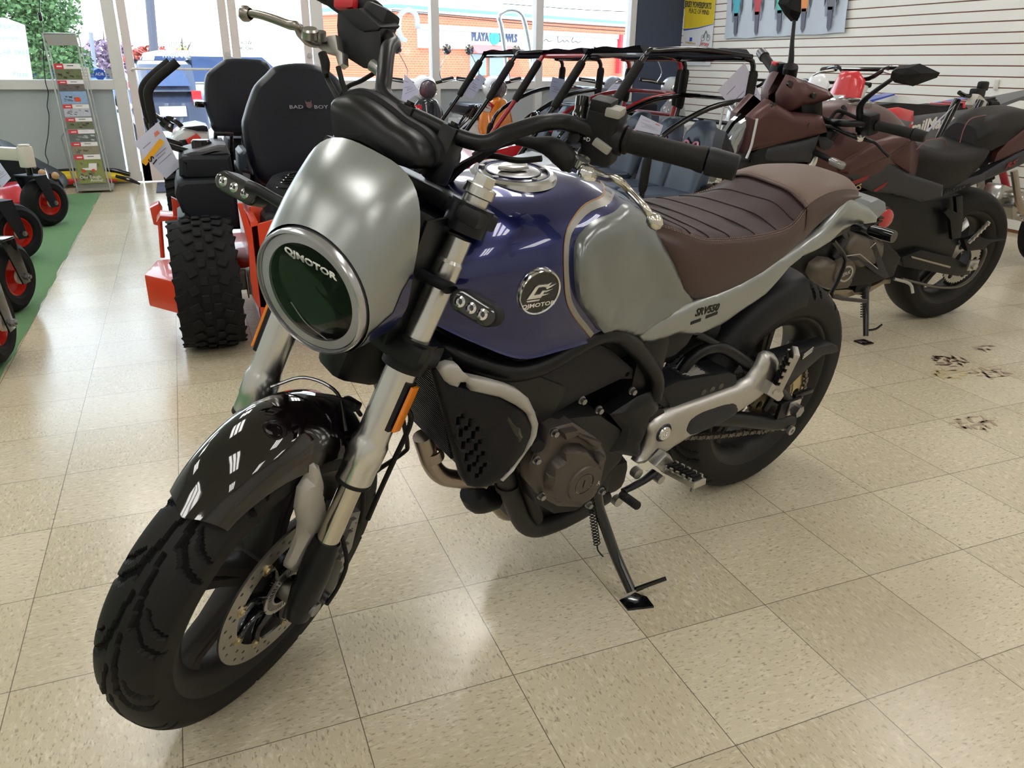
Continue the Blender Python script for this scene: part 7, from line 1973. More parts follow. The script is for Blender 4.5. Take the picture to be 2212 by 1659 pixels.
for i, ((t0, t1), (c0, c1)) in enumerate(zip(pos, cols_)):
    out = V((0, -.012 - .004 * (i % 2), 0))
    def P(u, v): return lane(t0 + (t1 - t0) * v, .13 + .80 * u) + out
    n = V((0, -.0015, 0))
    bm = nb(); prism(bm, [P(0, 0), P(1, .0), P(1, 1), P(0, 1)], V((0, .004, 0)))
    hb = .33 if i != 7 else .16
    if i != 2:
        prism(bm, [P(0, 0) + n, P(.36, 0) + n, P(.36, hb) + n, P(0, hb) + n], n * .5, mi=1); prism(bm, [P(.36, 0) + n, P(1, 0) + n, P(1, hb) + n, P(.36, hb) + n], n * .5, mi=2)
        prism(bm, [P(.1, hb * .4) + n * 2, P(.3, hb * .4) + n * 2, P(.3, hb * .65) + n * 2, P(.1, hb * .65) + n * 2], n * .4, mi=2); prism(bm, [P(.5, hb * .3) + n * 2, P(.75, hb * .3) + n * 2, P(.75, hb * .45) + n * 2, P(.5, hb * .45) + n * 2], n * .4, mi=3)
    rnd = random.Random(i + 5)
    for k in range(9):
        u, v = rnd.uniform(.05, .8), rnd.uniform(hb + .08, .82); s = rnd.uniform(.06, .18)
        prism(bm, [P(u, v) + n, P(u + s, v + .03) + n, P(min(u + s, .98), min(v + s, .97)) + n, P(u + .02, min(v + s * .8, .97)) + n], n * .4, mi=3 + k % 2)
    if i == 7:
        c = P(.5, .5)
        for uu in (.25, .62): lathe(bm, [(.0001, .002), (.014, .002), (.016, 0)], P(uu, .56) + n, (0, -1, 0), 14, mi=5)
        prism(bm, [P(.2, .46) + n, P(.45, .46) + n, P(.5, .3) + n, P(.8, .3) + n, P(.75, .55) + n, P(.3, .53) + n], n * .6, mi=2)
        text(bm, 'One Tough', frame(P(.45, .78) + n * 2, (1, 0, 0), (0, .25, 1), (0, -1, 0)), .036, .001, mi=2); text(bm, 'Animal', frame(P(.66, .90) + n * 2, (1, 0, 0), (0, .25, 1), (0, -1, 0)), .036, .001, mi=2)
    if i == 2: lathe(bm, [(.0001, .002), (.024, .002), (.026, 0)], P(.62, .75) + n, (0, -1, 0), 18, mi=5)
    tag(fin('brochure', bm, [M('cover_%d' % i, c0, .45, var=.25, vs=60), redb, whb, M('cover_dark_%d' % i, c1, .5, var=.25, vs=60), M('cover_mid_%d' % i, tuple((a + b) // 2 for a, b in zip(c0, c1)), .5, var=.3, vs=60), M('print_orange_red', (222, 84, 52), .5)]), 'brochure showing %s, %s in the rack' % (nm[i], ['topmost', 'second from top', 'third from top', 'fourth from top', 'fourth from bottom', 'third from bottom', 'second from bottom', 'lowest'][i]), 'brochure', 'brochures in the rack')
# inflatable-looking yellow and red tow sled on the floor behind the rack
sl_ = At('tow_tube', 'long yellow, red and black float lying behind the brochure rack', 'float', (-1.1, 7.3, 0))
P = [(-1.6, 7.39, .07), (-1.3, 7.39, .085), (-1.0, 7.39, .09), (-.8, 7.38, .075), (-.68, 7.36, .045)]
bm = nb(); tube(bm, P, [.065, .075, .07, .05, .02], n=16, k=5, flat=.8); y_ = sl_.part('float_body', bm, M('yellow_vinyl', (232, 200, 40), .35))
bm = nb(); tube(bm, [(x, y - .05, z - .025) for x, y, z in P[:4]], [.03, .035, .03, .01], n=12, k=4); sl_.part('red_band', bm, M('red_vinyl', (206, 44, 40), .35), y_)
bm = nb(); tube(bm, [(x, y + .03, z + .05) for x, y, z in P], [.025, .03, .03, .03, .02], n=12, k=4); tube(bm, [(-.8, 7.28, .1), (-.68, 7.27, .06), (-.6, 7.26, .02)], [.015, .02, .01], n=10, k=3); sl_.part('black_edge', bm, gblk, y_)
bm = nb(); tube(bm, [(-1.15,7.44,1.658),(-1.185,7.44,1.475),(-1.186,7.44,1.431),(-1.191,7.44,1.327),(-1.22,7.44,1.139),(-1.245,7.44,0.928),(-1.241,7.44,0.831),(-1.271,7.44,0.713),(-1.271,7.44,0.633),(-1.308,7.44,0.473),(-1.361,7.44,0.311),(-1.354,7.44,0.228),(-1.383,7.44,0.154)], .004, n=6, k=5); box(bm, [(-1.184,7.43,1.453)][0], (.03, .02, .07), bev=.004); tag(fin('cord', bm, gblk), 'thin black cord with a small plug hanging down the left window and bulkhead', 'cord')

# ======================= buggies =======================
def buggy(name, label, x, y, fc, group=None, seatc='pink'):
    """heads to -x; origin under the front edge of its canopy"""
    o = thing(name, label, 'buggy', (x, y, 0), 0, 'caged buggies parked side by side')
    hw = .37
    fm = M('cage_red', (164, 30, 36), .3, coat=.5) if fc == 'red' else gblk
    for s in (-1, 1):
        Yy = s * hw
        bm = nb(); tube(bm, [(.72, Yy, 1.17), (.35, Yy, 1.205), (.06, Yy, 1.195), (-.02, Yy, 1.165), (-.22, Yy, .88), (-.5, Yy, .53), (-.62, Yy, .36)], .0165, n=12, k=4)
        c = fin('cage_rail', bm, fm, o)
        bm = nb(); a, b = V((-.05, Yy, 1.125)), V((-.235, Yy, .862)); tube(bm, [a, a.lerp(b, .04), a.lerp(b, .96), b], [.019, .029, .029, .019], n=14, k=2); fin('pillar_pad', bm, rub, c)
        bm = nb(); tube(bm, [(.66, Yy, 1.165), (.74, Yy, 1.12), (.72, Yy, .85), (.62, Yy, .45), (.60, Yy, .3)], .0165, n=12, k=4); c = fin('rear_post', bm, fm, o)
        bm = nb(); tube(bm, [(.745, Yy, 1.09), (.745, Yy, 1.07), (.725, Yy, .87), (.72, Yy, .84)], [.018, .03, .03, .018], n=14, k=2); fin('post_pad', bm, rub, c)
        bm = nb(); tube(bm, [(.73, Yy, .93), (.45, Yy, .88), (.16, Yy, .74), (.06, Yy, .60), (.02, Yy, .34)], .0165, n=12, k=4); c = fin('side_bar', bm, fm, o)
        bm = nb(); tube(bm, [(.06, Yy, .62), (.045, Yy, .58), (.03, Yy, .44), (.025, Yy, .40)], [.018, .028, .028, .018], n=12, k=2); fin('bar_pad', bm, rub, c)
    bm = nb()
    for xx, z in ((.0, 1.175), (.7, 1.16), (.72, .93), (.71, .78)): tube(bm, [(xx, -hw, z), (xx, hw, z)], .0155, n=10, k=1)
    each('cross_bar', bm, fm, o)
    bm = nb(); tube(bm, [(.71, -hw + .05, 1.172), (.71, hw - .05, 1.172)], .03, n=14, k=1); fin('crossbar_pad', bm, rub, o)
    bm = nb(); secs = []
    for i in range(9):
        u = i / 8; xx = -.03 + .74 * u
        secs.append([(xx, hw * 1.06 * q / 6, 1.218 - .03 * (1 - (q / 6) ** 2) * math.sin(PI * u) + .006 * math.sin(9 * u + q) - (.05 if abs(q) == 6 else 0)) for q in range(-6, 7)])
    loft(bm, secs); b2 = bm.copy(); bmesh.ops.translate(b2, vec=(0, 0, -.006), verts=b2.verts); merge(bm, b2); fin('canopy', bm, M('black_canvas', (34, 36, 46), .75, bump=.4, bs=40), o)
    bm = nb(); box(bm, (.05, 0, .27), (1.5, .66, .06), bev=.02); fin('floor_pan', bm, blk, o)
    bm = nb(); loft(bm, [[(-1.0, -.2, .34), (-1.0, .2, .34), (-1.0, .2, .42), (-1.0, -.2, .42)], [(-.7, -.28, .34), (-.7, .28, .34), (-.7, .26, .54), (-.7, -.26, .54)], [(-.42, -.3, .34), (-.42, .3, .34), (-.42, .28, .60), (-.42, -.28, .60)]], close=True); bmesh.ops.bevel(bm, geom=list(bm.edges), offset=.02, segments=2, affect='EDGES'); fin('hood', bm, M('hood_red', (176, 30, 40), .2, coat=.8) if fc == 'red' or seatc == 'red' else M('hood_white', (216, 220, 226), .25, coat=.8), o)
    for sx in (-.72, .55):
        for s in (-1, 1):
            bm = nb(); lathe(bm, [(.1, -.08), (.17, -.085), (.21, -.06), (.215, 0), (.21, .06), (.17, .085), (.1, .08)], (sx, s * .375, .215), (0, 1, 0), 32, loop=True)
            for k in range(16):
                a = 2 * PI * k / 16; box(bm, (sx + .212 * math.cos(a), s * .375 + (.03 if k % 2 else -.03), .215 + .212 * math.sin(a)), (.02, .07, .04), Matrix.Rotation(-a, 3, 'Y'), bev=.004, seg=1)
            w = fin('wheel', bm, mrub, o)
            bm = nb(); cyl(bm, (sx, s * .375 - .04, .215), (sx, s * .375 + .06, .215), .10, n=20); fin('rim', bm, gblk, w)
    for s in (-1, 1):
        out = [(-.2, .30), (-.19, .55), (-.15, .66), (-.12, .74), (-.07, .79), (0, .80), (.07, .79), (.12, .74), (.15, .66), (.19, .55), (.2, .30)]
        hs = [[(-.085, .62), (-.03, .60), (-.03, .66), (-.075, .67)], [(.03, .60), (.085, .62), (.075, .67), (.03, .66)]]
        bm = nb(); panel(bm, out, lambda u, v: 0, .03, .05, .06, .03, hs, place=lambda u, v, d: (.40 - d + (v - .3) * .28, s * .185 + u * .92, v), sgn=1); st_ = fin('seat_back', bm, M('slate_vinyl', (66, 78, 96), .4, bump=.12, bs=150), o, ang=50)
        bm = nb(); box(bm, (.22, s * .185, .33), (.36, .34, .1), bev=.03, seg=3); fin('seat_base', bm, M('slate_vinyl', (66, 78, 96)), st_)
        if s == 1 or True:
            bm = nb()
            for h in hs: tube(bm, [(.371 + (v - .3) * .28, s * .185 + u * .92, v) for u, v in h], .007, n=8, k=3, closed=True)
            each('belt_slot_trim', bm, M('pink_plastic', (226, 150, 170), .4), st_)
    bm = nb(); c = V((-.22, .18, .68)); a, b, d = basis((-.75, 0, .65)); tube(bm, [c + a * .13 * math.cos(t) + b * .13 * math.sin(t) for t in [2 * PI * i / 16 for i in range(16)]], .011, n=8, k=3, closed=True)
    for t in (0, 2.1, 4.2): tube(bm, [c, c + a * .13 * math.cos(t) + b * .13 * math.sin(t)], .008, n=6, k=1)
    tube(bm, [c, c + V((-.25, 0, -.22))], .012, n=8, k=1); fin('steering_wheel', bm, gblk, o)
    bm = nb(); tube(bm, [(-.75, -.25, .3), (-1.08, -.25, .34), (-1.1, 0, .36), (-1.08, .25, .34), (-.75, .25, .3)], .014, n=10, k=4); fin('bumper', bm, fm, o)
    return o
buggy('buggy', 'black caged buggy nearest the burgundy motorcycle', 2.36, 3.47, 'black', 'x')
buggy('buggy', 'red caged buggy, the middle one of three', 2.48, 4.45, 'red', 'x')
buggy('buggy', 'black caged buggy with red hood, farthest from the slatwall motorcycles', 2.36, 5.45, 'black', 'x', 'red')

# ======================= scooters by the windows =======================
def scooter(label, x, y, rz, body, shield, sc=1.0):
    """heads to -y"""
    o = thing('scooter', label, 'scooter', (x, y, 0), rz, 'scooters by the shop windows')
    bmt = M('scooter_%d_%d_%d' % body, body, .22, coat=.9); smt = M('scooter_%d_%d_%d' % shield, shield, .22, coat=.9)
    out = [(-.10, .30), (-.17, .42), (-.20, .58), (-.17, .76), (-.10, .86), (0, .90), (.10, .86), (.17, .76), (.20, .58), (.17, .42), (.10, .30), (0, .27)]
    bm = nb(); panel(bm, out, lambda u, v: .3 + .16 * (1 - (u / .22) ** 2) - .25 * (v - .5), .02, .04, .02, .03, place=lambda u, v, d: (u, -d, v)); sh_ = fin('leg_shield', bm, smt, o, ang=60)
    bm = nb(); lathe(bm, [(.035, .0), (.03, .012), (.0001, .014)], (0, -.42, .66), (0, -1, .1), 20); fin('front_badge', bm, satin, sh_)
    bm = nb(); lathe(bm, [(.0001, -.02), (.105, -.02), (.125, .06), (.118, .12), (.09, .16), (.0001, .19)], (0, -.33, .965), (0, 1, .12), 32); hd = fin('headset', bm, bmt, o)
    bm = nb(); lathe(bm, [(.084, .0), (.095, -.012), (.10, 0), (.10, .02)], (0, -.36, .962), (0, 1, .12), 32); fin('lamp_ring', bm, chrome, hd)
    bm = nb(); lathe(bm, [(.0001, -.02), (.05, -.018), (.086, -.004)], (0, -.36, .962), (0, 1, .12), 32)
    fin('lamp_lens', bm, M('faceted_lamp', (126, 112, 122), .1, .6, coat=1.0, bump=1.0, bs=60, var=.5, vs=30), hd)
    bm = nb(); tube(bm, [(-.33, -.12, 1.06), (-.2, -.2, 1.035), (0, -.26, 1.01), (.2, -.2, 1.035), (.33, -.12, 1.06)], .016, n=10, k=4); fin('handlebar', bm, gblk, o)
    for s in (-1, 1):
        bm = nb(); tube(bm, [(s * .21, -.2, 1.045), (s * .36, -.105, 1.065)], .02, n=12, k=1); g = fin('grip', bm, rub, o)
        bm = nb(); tube(bm, [(s * .2, -.22, 1.04), (s * .17, -.25, 1.14), (s * .25, -.22, 1.31)], .005, n=8, k=3); mi_ = fin('mirror_stem', bm, chrome, o)
        bm = nb(); lathe(bm, [(.0001, -.02), (.035, -.016), (.05, 0), (.048, .006), (.0001, .008)], (s * .26, -.22, 1.34), (0, 1, .1), 24); fin('mirror', bm, chrome, mi_)
        bm = nb(); tube(bm, [(s * .2, -.23, 1.035), (s * .3, -.22, 1.05), (s * .37, -.16, 1.055)], .006, n=8, k=2); fin('brake_lever', bm, satin, o)
    bm = nb(); secs = []
    for i in range(10):
        a = math.radians(20 + 15 * i); secs.append([(.075 * q / 4, -.52 - (.25 - .02 * (q / 4) ** 2 * 2) * math.cos(a), .24 + (.25 - .03 * (q / 4) ** 2 * 2) * math.sin(a)) for q in range(-4, 5)])
    loft(bm, secs); fin('front_fender', bm, smt, o)
    for yy in (-.52, .62):
        bm = nb(); lathe(bm, [(.12, -.05), (.19, -.06), (.225, -.03), (.23, 0), (.225, .03), (.19, .06), (.12, .05)], (0, yy, .23), (1, 0, 0), 32, loop=True); w = fin('wheel', bm, mrub, o)
        bm = nb(); cyl(bm, (-.04, yy, .23), (.04, yy, .23), .125, n=24); fin('rim', bm, satin, w)
    bm = nb(); box(bm, (0, -.05, .27), (.3, .5, .08), bev=.02); fin('footboard', bm, gblk, o)
    bm = nb(); loft(bm, [[(-.1, .15, .3), (.1, .15, .3), (.1, .15, .62), (-.1, .15, .62)], [(-.19, .45, .3), (.19, .45, .3), (.16, .45, .68), (-.16, .45, .68)], [(-.16, .85, .42), (.16, .85, .42), (.12, .85, .66), (-.12, .85, .66)]], close=True); bmesh.ops.bevel(bm, geom=list(bm.edges), offset=.04, segments=3, affect='EDGES'); fin('rear_body', bm, bmt, o)
    bm = nb(); box(bm, (0, .42, .74), (.3, .66, .12), bev=.05, seg=3); fin('seat', bm, vinyl, o)
    o.scale = (sc, sc, sc)
    return o
q1 = V([(1.981,6.35,0.9)][0]); q2 = V([(2.636,6.2,0.916)][0])
scooter('white scooter with black front shield and round lamp, left of the orange one', q1.x - .02, 6.64, .06, (232, 232, 236), (36, 38, 46), .92)
scooter('orange and white scooter with round headlamp behind the buggies', q2.x + .02, 6.64, .04, (236, 236, 238), (238, 132, 24), .92)
q3 = V([(3.793,6.5,0.917)][0]); q4 = V([(4.44,6.5,0.962)][0])
scooter('grey and black scooter behind the canopy of the middle buggy', q3.x + .1, 6.62, .2, (112, 116, 124), (70, 74, 82), .92)
scooter('pale grey scooter beside the slate blue pier', q4.x + .15, 6.62, .2, (176, 178, 182), (120, 124, 130), .92)
def sale(pts, label, lab='Sale'):
    a, b, c, d = [V(p) for p in pts]
    n = V((0, -.002, 0)); bm = nb(); prism(bm, [a, b, c, d], -n)
    P = lambda u, v: a.lerp(b, u).lerp(d.lerp(c, u), v) + n * .4
    prism(bm, [P(.05, .62), P(.92, .62), P(.92, .97), P(.05, .97)], n * .2, mi=1)
    x_ = (b - a).normalized(); y_ = (a - d).normalized(); z_ = x_.cross(y_)
    text(bm, lab, frame(P(.58, .42), x_, z_.cross(x_), z_), (b - a).length * .36, .001, mi=1, bold=.002)
    text(bm, 'Manager', frame(P(.4, .14), x_, z_.cross(x_), z_), (b - a).length * .15, .001, mi=1)
    return tag(fin('sale_card', bm, [M('sale_red', (214, 40, 50), .5), M('sale_white', (240, 236, 232), .5)]), label, 'sign')
sale([(1.668,5.9,0.77),(1.798,5.9,0.778),(1.804,5.9,0.689),(1.669,5.9,0.69)], 'red Sale card on the black and white scooter')
sale([(2.345,5.75,0.821),(2.422,5.75,0.774),(2.38,5.75,0.711),(2.286,5.75,0.733)], 'red Sale card on the orange scooter')
sheet('price_sheet', [(1.658,5.9,1.023),(1.724,5.9,0.97),(1.785,5.9,0.877),(1.617,5.9,0.773),(1.569,5.9,0.945)][:4], paper, 'white price sheet on the left handlebar of the white and black scooter', LN)
sheet('price_sheet', [(2.3,5.8,1.033),(2.364,5.8,0.989),(2.235,5.8,0.825),(2.126,5.8,0.872)], paper, 'white price sheet leaning beside the orange scooter lamp', LN)
sheet('price_sheet', [(2.906,5.6,1.012),(3.03,5.6,0.991),(2.99,5.6,0.816),(2.869,5.6,0.846)], paper, 'white price sheet behind the red buggy pillar', LN)
sheet('price_sheet', [(3.401,5.4,0.96),(3.541,5.4,0.96),(3.479,5.4,0.851),(3.327,5.4,0.888)], paper, 'white price sheet between the red cage bars', LN)
sheet('price_sheet', [(2.314,3.05,0.852),(2.467,3.05,0.792),(2.448,3.05,0.738),(2.274,3.05,0.771)], paper, 'white price sheet with a red logo in front of the twin buggy seats', LN, None, True)

# ======================= dirt bikes along the slatwall =======================
def dirtbike(label, x, y, rz, c1, c2, txt, tsz, red=False, sheetp=None):
    """heads to -x; origin under the rear axle"""
    o = thing('dirt_bike', label, 'dirt bike', (x, y, 0), rz, 'dirt bikes along the slatwall')
    A_ = M('plastic_%d_%d_%d' % c1, c1, .3, coat=.4); B_ = M('plastic_%d_%d_%d' % c2, c2, .3, coat=.4); Wt = M('plastic_white', (228, 230, 234), .3, coat=.4); Gy = M('graphic_grey', (92, 92, 98), .4)
    for xx, r in ((-1.32, .33), (0, .31)):
        bm = nb(); lathe(bm, [(r - .07, -.035), (r - .03, -.05), (r - .005, -.03), (r, 0), (r - .005, .03), (r - .03, .05), (r - .07, .035)], (xx, 0, r), (0, 1, 0), 40, loop=True)
        for k in range(28):
            a = 2 * PI * k / 28; box(bm, (xx + (r - .002) * math.cos(a), (.022 if k % 2 else -.022), r + (r - .002) * math.sin(a)), (.02, .034, .02), Matrix.Rotation(-a, 3, 'Y'))
        w = fin('tyre', bm, mrub, o)
        bm = nb(); lathe(bm, [(r - .07, -.03), (r - .078, 0), (r - .07, .03)], (xx, 0, r), (0, 1, 0), 40); cyl(bm, (xx, -.05, r), (xx, .05, r), .04, n=16)
        for k in range(18):
            a = 2 * PI * k / 18; tube(bm, [(xx, 0, r), (xx + (r - .075) * math.cos(a), 0, r + (r - .075) * math.sin(a))], .002, n=4, k=1)
        fin('spoked_rim', bm, satin, w)
    for s in (-1, 1):
        bm = nb(); tube(bm, [(-1.30, s * .09, .36), (-1.12, s * .09, .80), (-1.02, s * .09, 1.02)], [.026, .026, .02], n=12, k=2); f = fin('fork_leg', bm, M('fork_white', (214, 214, 210), .3, .3), o)
    out = [(-.09, .80), (-.12, .95), (-.11, 1.05), (-.06, 1.10), (.06, 1.10), (.11, 1.05), (.12, .95), (.09, .80), (0, .77)] if red else [(-.09, .80), (-.12, .95), (-.11, 1.10), (-.06, 1.17), (.06, 1.17), (.11, 1.10), (.12, .95), (.09, .80), (0, .77)]
    bm = nb(); panel(bm, out, lambda u, v: 1.14 - (v - .77) * .32 + .05 * (1 - (u / .12) ** 2), .012, .02, .015, .03, place=lambda u, v, d: (-d, u, v)); h = fin('headlight_mask', bm, Wt if not red else A_, o, ang=50)
    bm = nb(); panel(bm, [(-.055, .88), (-.06, .97), (.06, .97), (.055, .88), (0, .85)], lambda u, v: 1.17 - (v - .77) * .32 + .03, .01, .015, .01, .03, place=lambda u, v, d: (-d, u, v)); fin('headlamp', bm, M('clear_lens', (216, 222, 226), .05, .3, coat=1.0), h)
    bm = nb(); tube(bm, [(-.92, -.38, 1.10), (-.97, -.2, 1.12), (-.99, -.08, 1.06), (-.99, .08, 1.06), (-.97, .2, 1.12), (-.92, .38, 1.10)], .012, n=10, k=4); tube(bm, [(-.975, -.17, 1.11), (-.975, .17, 1.11)], .012, n=8, k=1); fin('handlebar', bm, gblk, o)
    for s in (-1, 1):
        bm = nb(); tube(bm, [(-.945, s * .25, 1.112), (-.918, s * .39, 1.10)], .018, n=12, k=1); fin('grip', bm, rub, o)
        bm = nb(); tube(bm, [(-1.0, s * .2, 1.10), (-1.03, s * .28, 1.09), (-.99, s * .38, 1.07)], [.01, .007, .006], n=8, k=3); fin('lever', bm, satin, o)
        sh_ = [(-1.10, .80), (-1.02, .88), (-.80, .905), (-.62, .88), (-.60, .80), (-.74, .66), (-.86, .58), (-.95, .62), (-1.0, .72)]
        bm = nb(); panel(bm, sh_, lambda u, v: .10 + .06 * math.sin(max(0, min(1, (u + 1.12) / .5)) * PI), .01, .02, .015, .03, place=lambda u, v, d: (u, s * d, v)); rs_ = fin('radiator_shroud', bm, A_, o, ang=50)
        bm = nb(); panel(bm, [(-1.04, .78), (-.78, .84), (-.64, .82), (-.75, .70), (-.86, .63), (-.95, .67)], lambda u, v: .112 + .06 * math.sin(max(0, min(1, (u + 1.12) / .5)) * PI), .004, .01, .004, .03, place=lambda u, v, d: (u, s * d, v)); fin('shroud_graphic', bm, Gy, rs_, ang=50)
        sd_ = [(-.62, .85), (-.30, .875), (.05, .905), (.10, .86), (-.05, .72), (-.30, .60), (-.52, .60)]
        bm = nb(); panel(bm, sd_, lambda u, v: .10, .012, .02, .015, .03, place=lambda u, v, d: (u, s * d, v)); sp2 = fin('side_panel', bm, Gy if red else Wt, o, ang=50)
        bm = nb(); panel(bm, [(-.25, .66), (.03, .80), (.07, .84), (-.02, .835), (-.2, .74)], lambda u, v: .112, .004, .01, .004, .03, place=lambda u, v, d: (u, s * d, v)); fin('side_graphic', bm, M('graphic_red', (190, 34, 50), .3) if red else B_, sp2)
        if txt:
            bm = nb(); text(bm, txt, frame((-.47 if red else -.83, s * (.1145 if red else .172), .80 if red else .745), (-s * 1.0, 0, -s * .14), (-.14, 0, 1), V((-s * 1.0, 0, -s * .14)).cross(V((-.14, 0, 1)))), tsz, .001, shear=.25, bold=.003); fin('lettering', bm, M('letter_white', (222, 220, 216), .4), sp2)
    bm = nb(); loft(bm, [[(-.98, -.04, .90), (-.98, .04, .90), (-.98, .04, .86), (-.98, -.04, .86)], [(-.72, -.07, .925), (-.72, .07, .925), (-.72, .09, .84), (-.72, -.09, .84)], [(-.35, -.085, .905), (-.35, .085, .905), (-.35, .10, .82), (-.35, -.10, .82)], [(.0, -.08, .94), (.0, .08, .94), (.0, .09, .86), (.0, -.09, .86)], [(.14, -.05, .955), (.14, .05, .955), (.14, .05, .90), (.14, -.05, .90)]], close=True); bmesh.ops.bevel(bm, geom=list(bm.edges), offset=.015, segments=2, affect='EDGES'); se = fin('seat', bm, vin, o)
    if red or True:
        bm = nb()
        for k in range(3): 
            xx = -.30 + k * .10; zz = .912 + .009 * k; tube(bm, [(xx, -.092, zz - .03), (xx + .01, -.08, zz), (xx + .01, .08, zz), (xx, .092, zz - .03)], .010, n=6, k=1, flat=.5)
        fin('seat_stripe', bm, M('graphic_red', (190, 34, 50), .3) if red else M('seat_red', (214, 48, 58), .5), se)
    bm = nb(); loft(bm, [[(-.1, -.09, .86), (-.1, .09, .86), (-.1, .09, .83), (-.1, -.09, .83)], [(.25, -.10, .95), (.25, .10, .95), (.25, .10, .93), (.25, -.10, .93)], [(.55, -.06, 1.0), (.55, .06, 1.0), (.55, .06, .985), (.55, -.06, .985)]], close=True); rf = fin('rear_fender', bm, Gy if red else A_, o)
    bm = nb(); loft(bm, [[(-1.02, -.07, .78), (-1.02, .07, .78), (-1.02, .07, .765), (-1.02, -.07, .765)], [(-1.45, -.10, .80), (-1.45, .10, .80), (-1.45, .10, .785), (-1.45, -.10, .785)], [(-1.72, -.05, .74), (-1.72, .05, .74), (-1.72, .05, .73), (-1.72, -.05, .73)]], close=True); fin('front_fender', bm, A_ if red else Wt, o)
    bm = nb(); box(bm, (-.68, 0, .42), (.34, .24, .3), bev=.05, seg=2)
    for k in range(5): box(bm, (-.78, 0, .56 + k * .025), (.18, .2, .008))
    fin('engine', bm, M('engine_grey', (96, 96, 98), .4, .6), o)
    bm = nb(); tube(bm, [(-1.02, 0, .95), (-.9, .0, .6), (-.85, 0, .34), (-.45, 0, .3), (-.42, 0, .6), (-.1, 0, .85)], .02, n=10, k=3); fin('frame', bm, M('frame_red', (150, 26, 40), .35) if red else B_, o)
    bm = nb()
    for s in (-1, 1): tube(bm, [(-.45, s * .06, .42), (0, s * .1, .31)], .022, n=10, k=1)
    fin('swingarm', bm, satin, o)
    bm = nb(); tube(bm, [(-.78, -.09, .5), (-.5, -.16, .5), (.0, -.16, .72), (.3, -.15, .8)], [.018, .02, .045, .045], n=12, k=4); fin('exhaust', bm, satin, o)
    bm = nb(); tube(bm, [(-.5, .1, .34), (-.5, .22, .02)], .012, n=8, k=1); fin('stand', bm, gblk, o)
    o.scale = (1, 1, 1) if red else (.92, .92, .92)
    return o
bl1 = (36, 78, 190)
dirtbike('red and grey dirt bike with ster lettering behind the burgundy motorcycle', 4.56, 2.72, 0, (206, 44, 54), (206, 44, 54), 'TrailMaster', .095, True)
dirtbike('blue and white dirt bike with trailm lettering right of the buggies', 4.88, 3.45, .0, bl1, bl1, 'TrailMaster', .05)
dirtbike('second blue and white dirt bike farther back beside the red cage', 4.88, 4.22, .0, bl1, bl1, 'TrailMaster', .05)
sheet('price_sheet', [(2.86,3.1,0.984),(3.035,3.1,1.138),(3.225,3.1,0.892),(3.089,3.1,0.777)], paper, 'large white price sheet hanging on the blue dirt bike', LN)
sheet('price_sheet', [(3.47,1.95,0.943),(3.482,1.95,0.952),(3.334,1.95,0.824),(3.306,1.95,0.821)], paper, 'narrow white price sheet seen edge on by the small bike handlebar', [])
# small pit bike at the right edge
pb = At('pit_bike', 'small pit bike with chrome engine at the right edge', 'motorcycle', (4.35, 2.1, 0))
hb_ = [V(p) for p in [(3.666,2.1,1.003),(3.717,2.1,0.986),(3.769,2.1,0.982),(3.844,2.1,0.957),(3.901,2.1,0.942),(3.966,2.1,0.938)]]
bm = nb(); tube(bm, hb_, .011, n=10, k=3); hbo = pb.part('handlebar', bm, gblk)
bm = nb(); tube(bm, [hb_[-2], hb_[-1]], .019, n=12, k=1); pb.part('grip', bm, rub, hbo)
bm = nb(); q = V([(3.8,2.1,0.999)][0]); box(bm, q, (.07, .05, .05), bev=.012); box(bm, q + V((.03, 0, .035)), (.05, .04, .05), bev=.012); pb.part('headlamp_bracket', bm, blk, hbo)
bm = nb(); q = V([(3.782,2.08,0.948)][0]); box(bm, q, (.09, .06, .07), rotm('Y', 30), bev=.015); pb.part('number_plate', bm, M('plate_grey', (180, 176, 168), .5), hbo)
f0, f1 = [V(p) for p in [(3.749,2.1,0.965),(3.665,2.1,0.824)]]
bm = nb()
for dy in (-.07, .07): tube(bm, [f0 + V((0, dy, 0)), f1 + V((-.1, dy, -.30))], .02, n=12, k=1)
pb.part('fork_leg', bm, gblk)
wc = V((f1.x - .14, 2.1, .22))
bm = nb(); lathe(bm, [(.15, -.035), (.2, -.045), (.22, 0), (.2, .045), (.15, .035)], wc, (0, 1, 0), 32, loop=True); cyl(bm, wc - V((0, .04, 0)), wc + V((0, .04, 0)), .05); pb.part('front_wheel', bm, mrub)
eg = V([(4.153,2,0.414)][0])
bm = nb(); lathe(bm, [(.0001, -.09), (.06, -.085), (.085, -.06), (.085, .06), (.05, .09), (.0001, .09)], eg, (0, 1, 0), 28); box(bm, eg + V((-.08, .05, .05)), (.12, .12, .10), rotm('Y', 20), bev=.02); en = pb.part('engine', bm, M('cast_chrome', (170, 168, 164), .2, 1.0))
bm = nb()
for k in range(10): cyl(bm, eg + V((.075 * math.cos(k * .63), -.085, .075 * math.sin(k * .63))), eg + V((.075 * math.cos(k * .63), -.1, .075 * math.sin(k * .63))), .009, n=8)
pb.part('engine_bolt', bm, chrome, en)
bm = nb(); tube(bm, [f0 + V((.04, 0, -.05)), eg + V((-.12, .05, .22)), eg + V((.3, .05, .32))], .022, n=10, k=3); tube(bm, [eg + V((-.12, .05, .22)), eg + V((.1, .05, -.05)), eg + V((.35, .05, 0))], .02, n=10, k=3); pb.part('frame', bm, M('frame_red', (150, 26, 40), .35))
bm = nb(); tube(bm, [eg + V((-.2, -.1, .2)), eg + V((-.12, -.14, .0)), eg + V((.1, -.14, -.08)), eg + V((.5, -.14, 0))], .018, n=10, k=4); pb.part('exhaust', bm, hot)
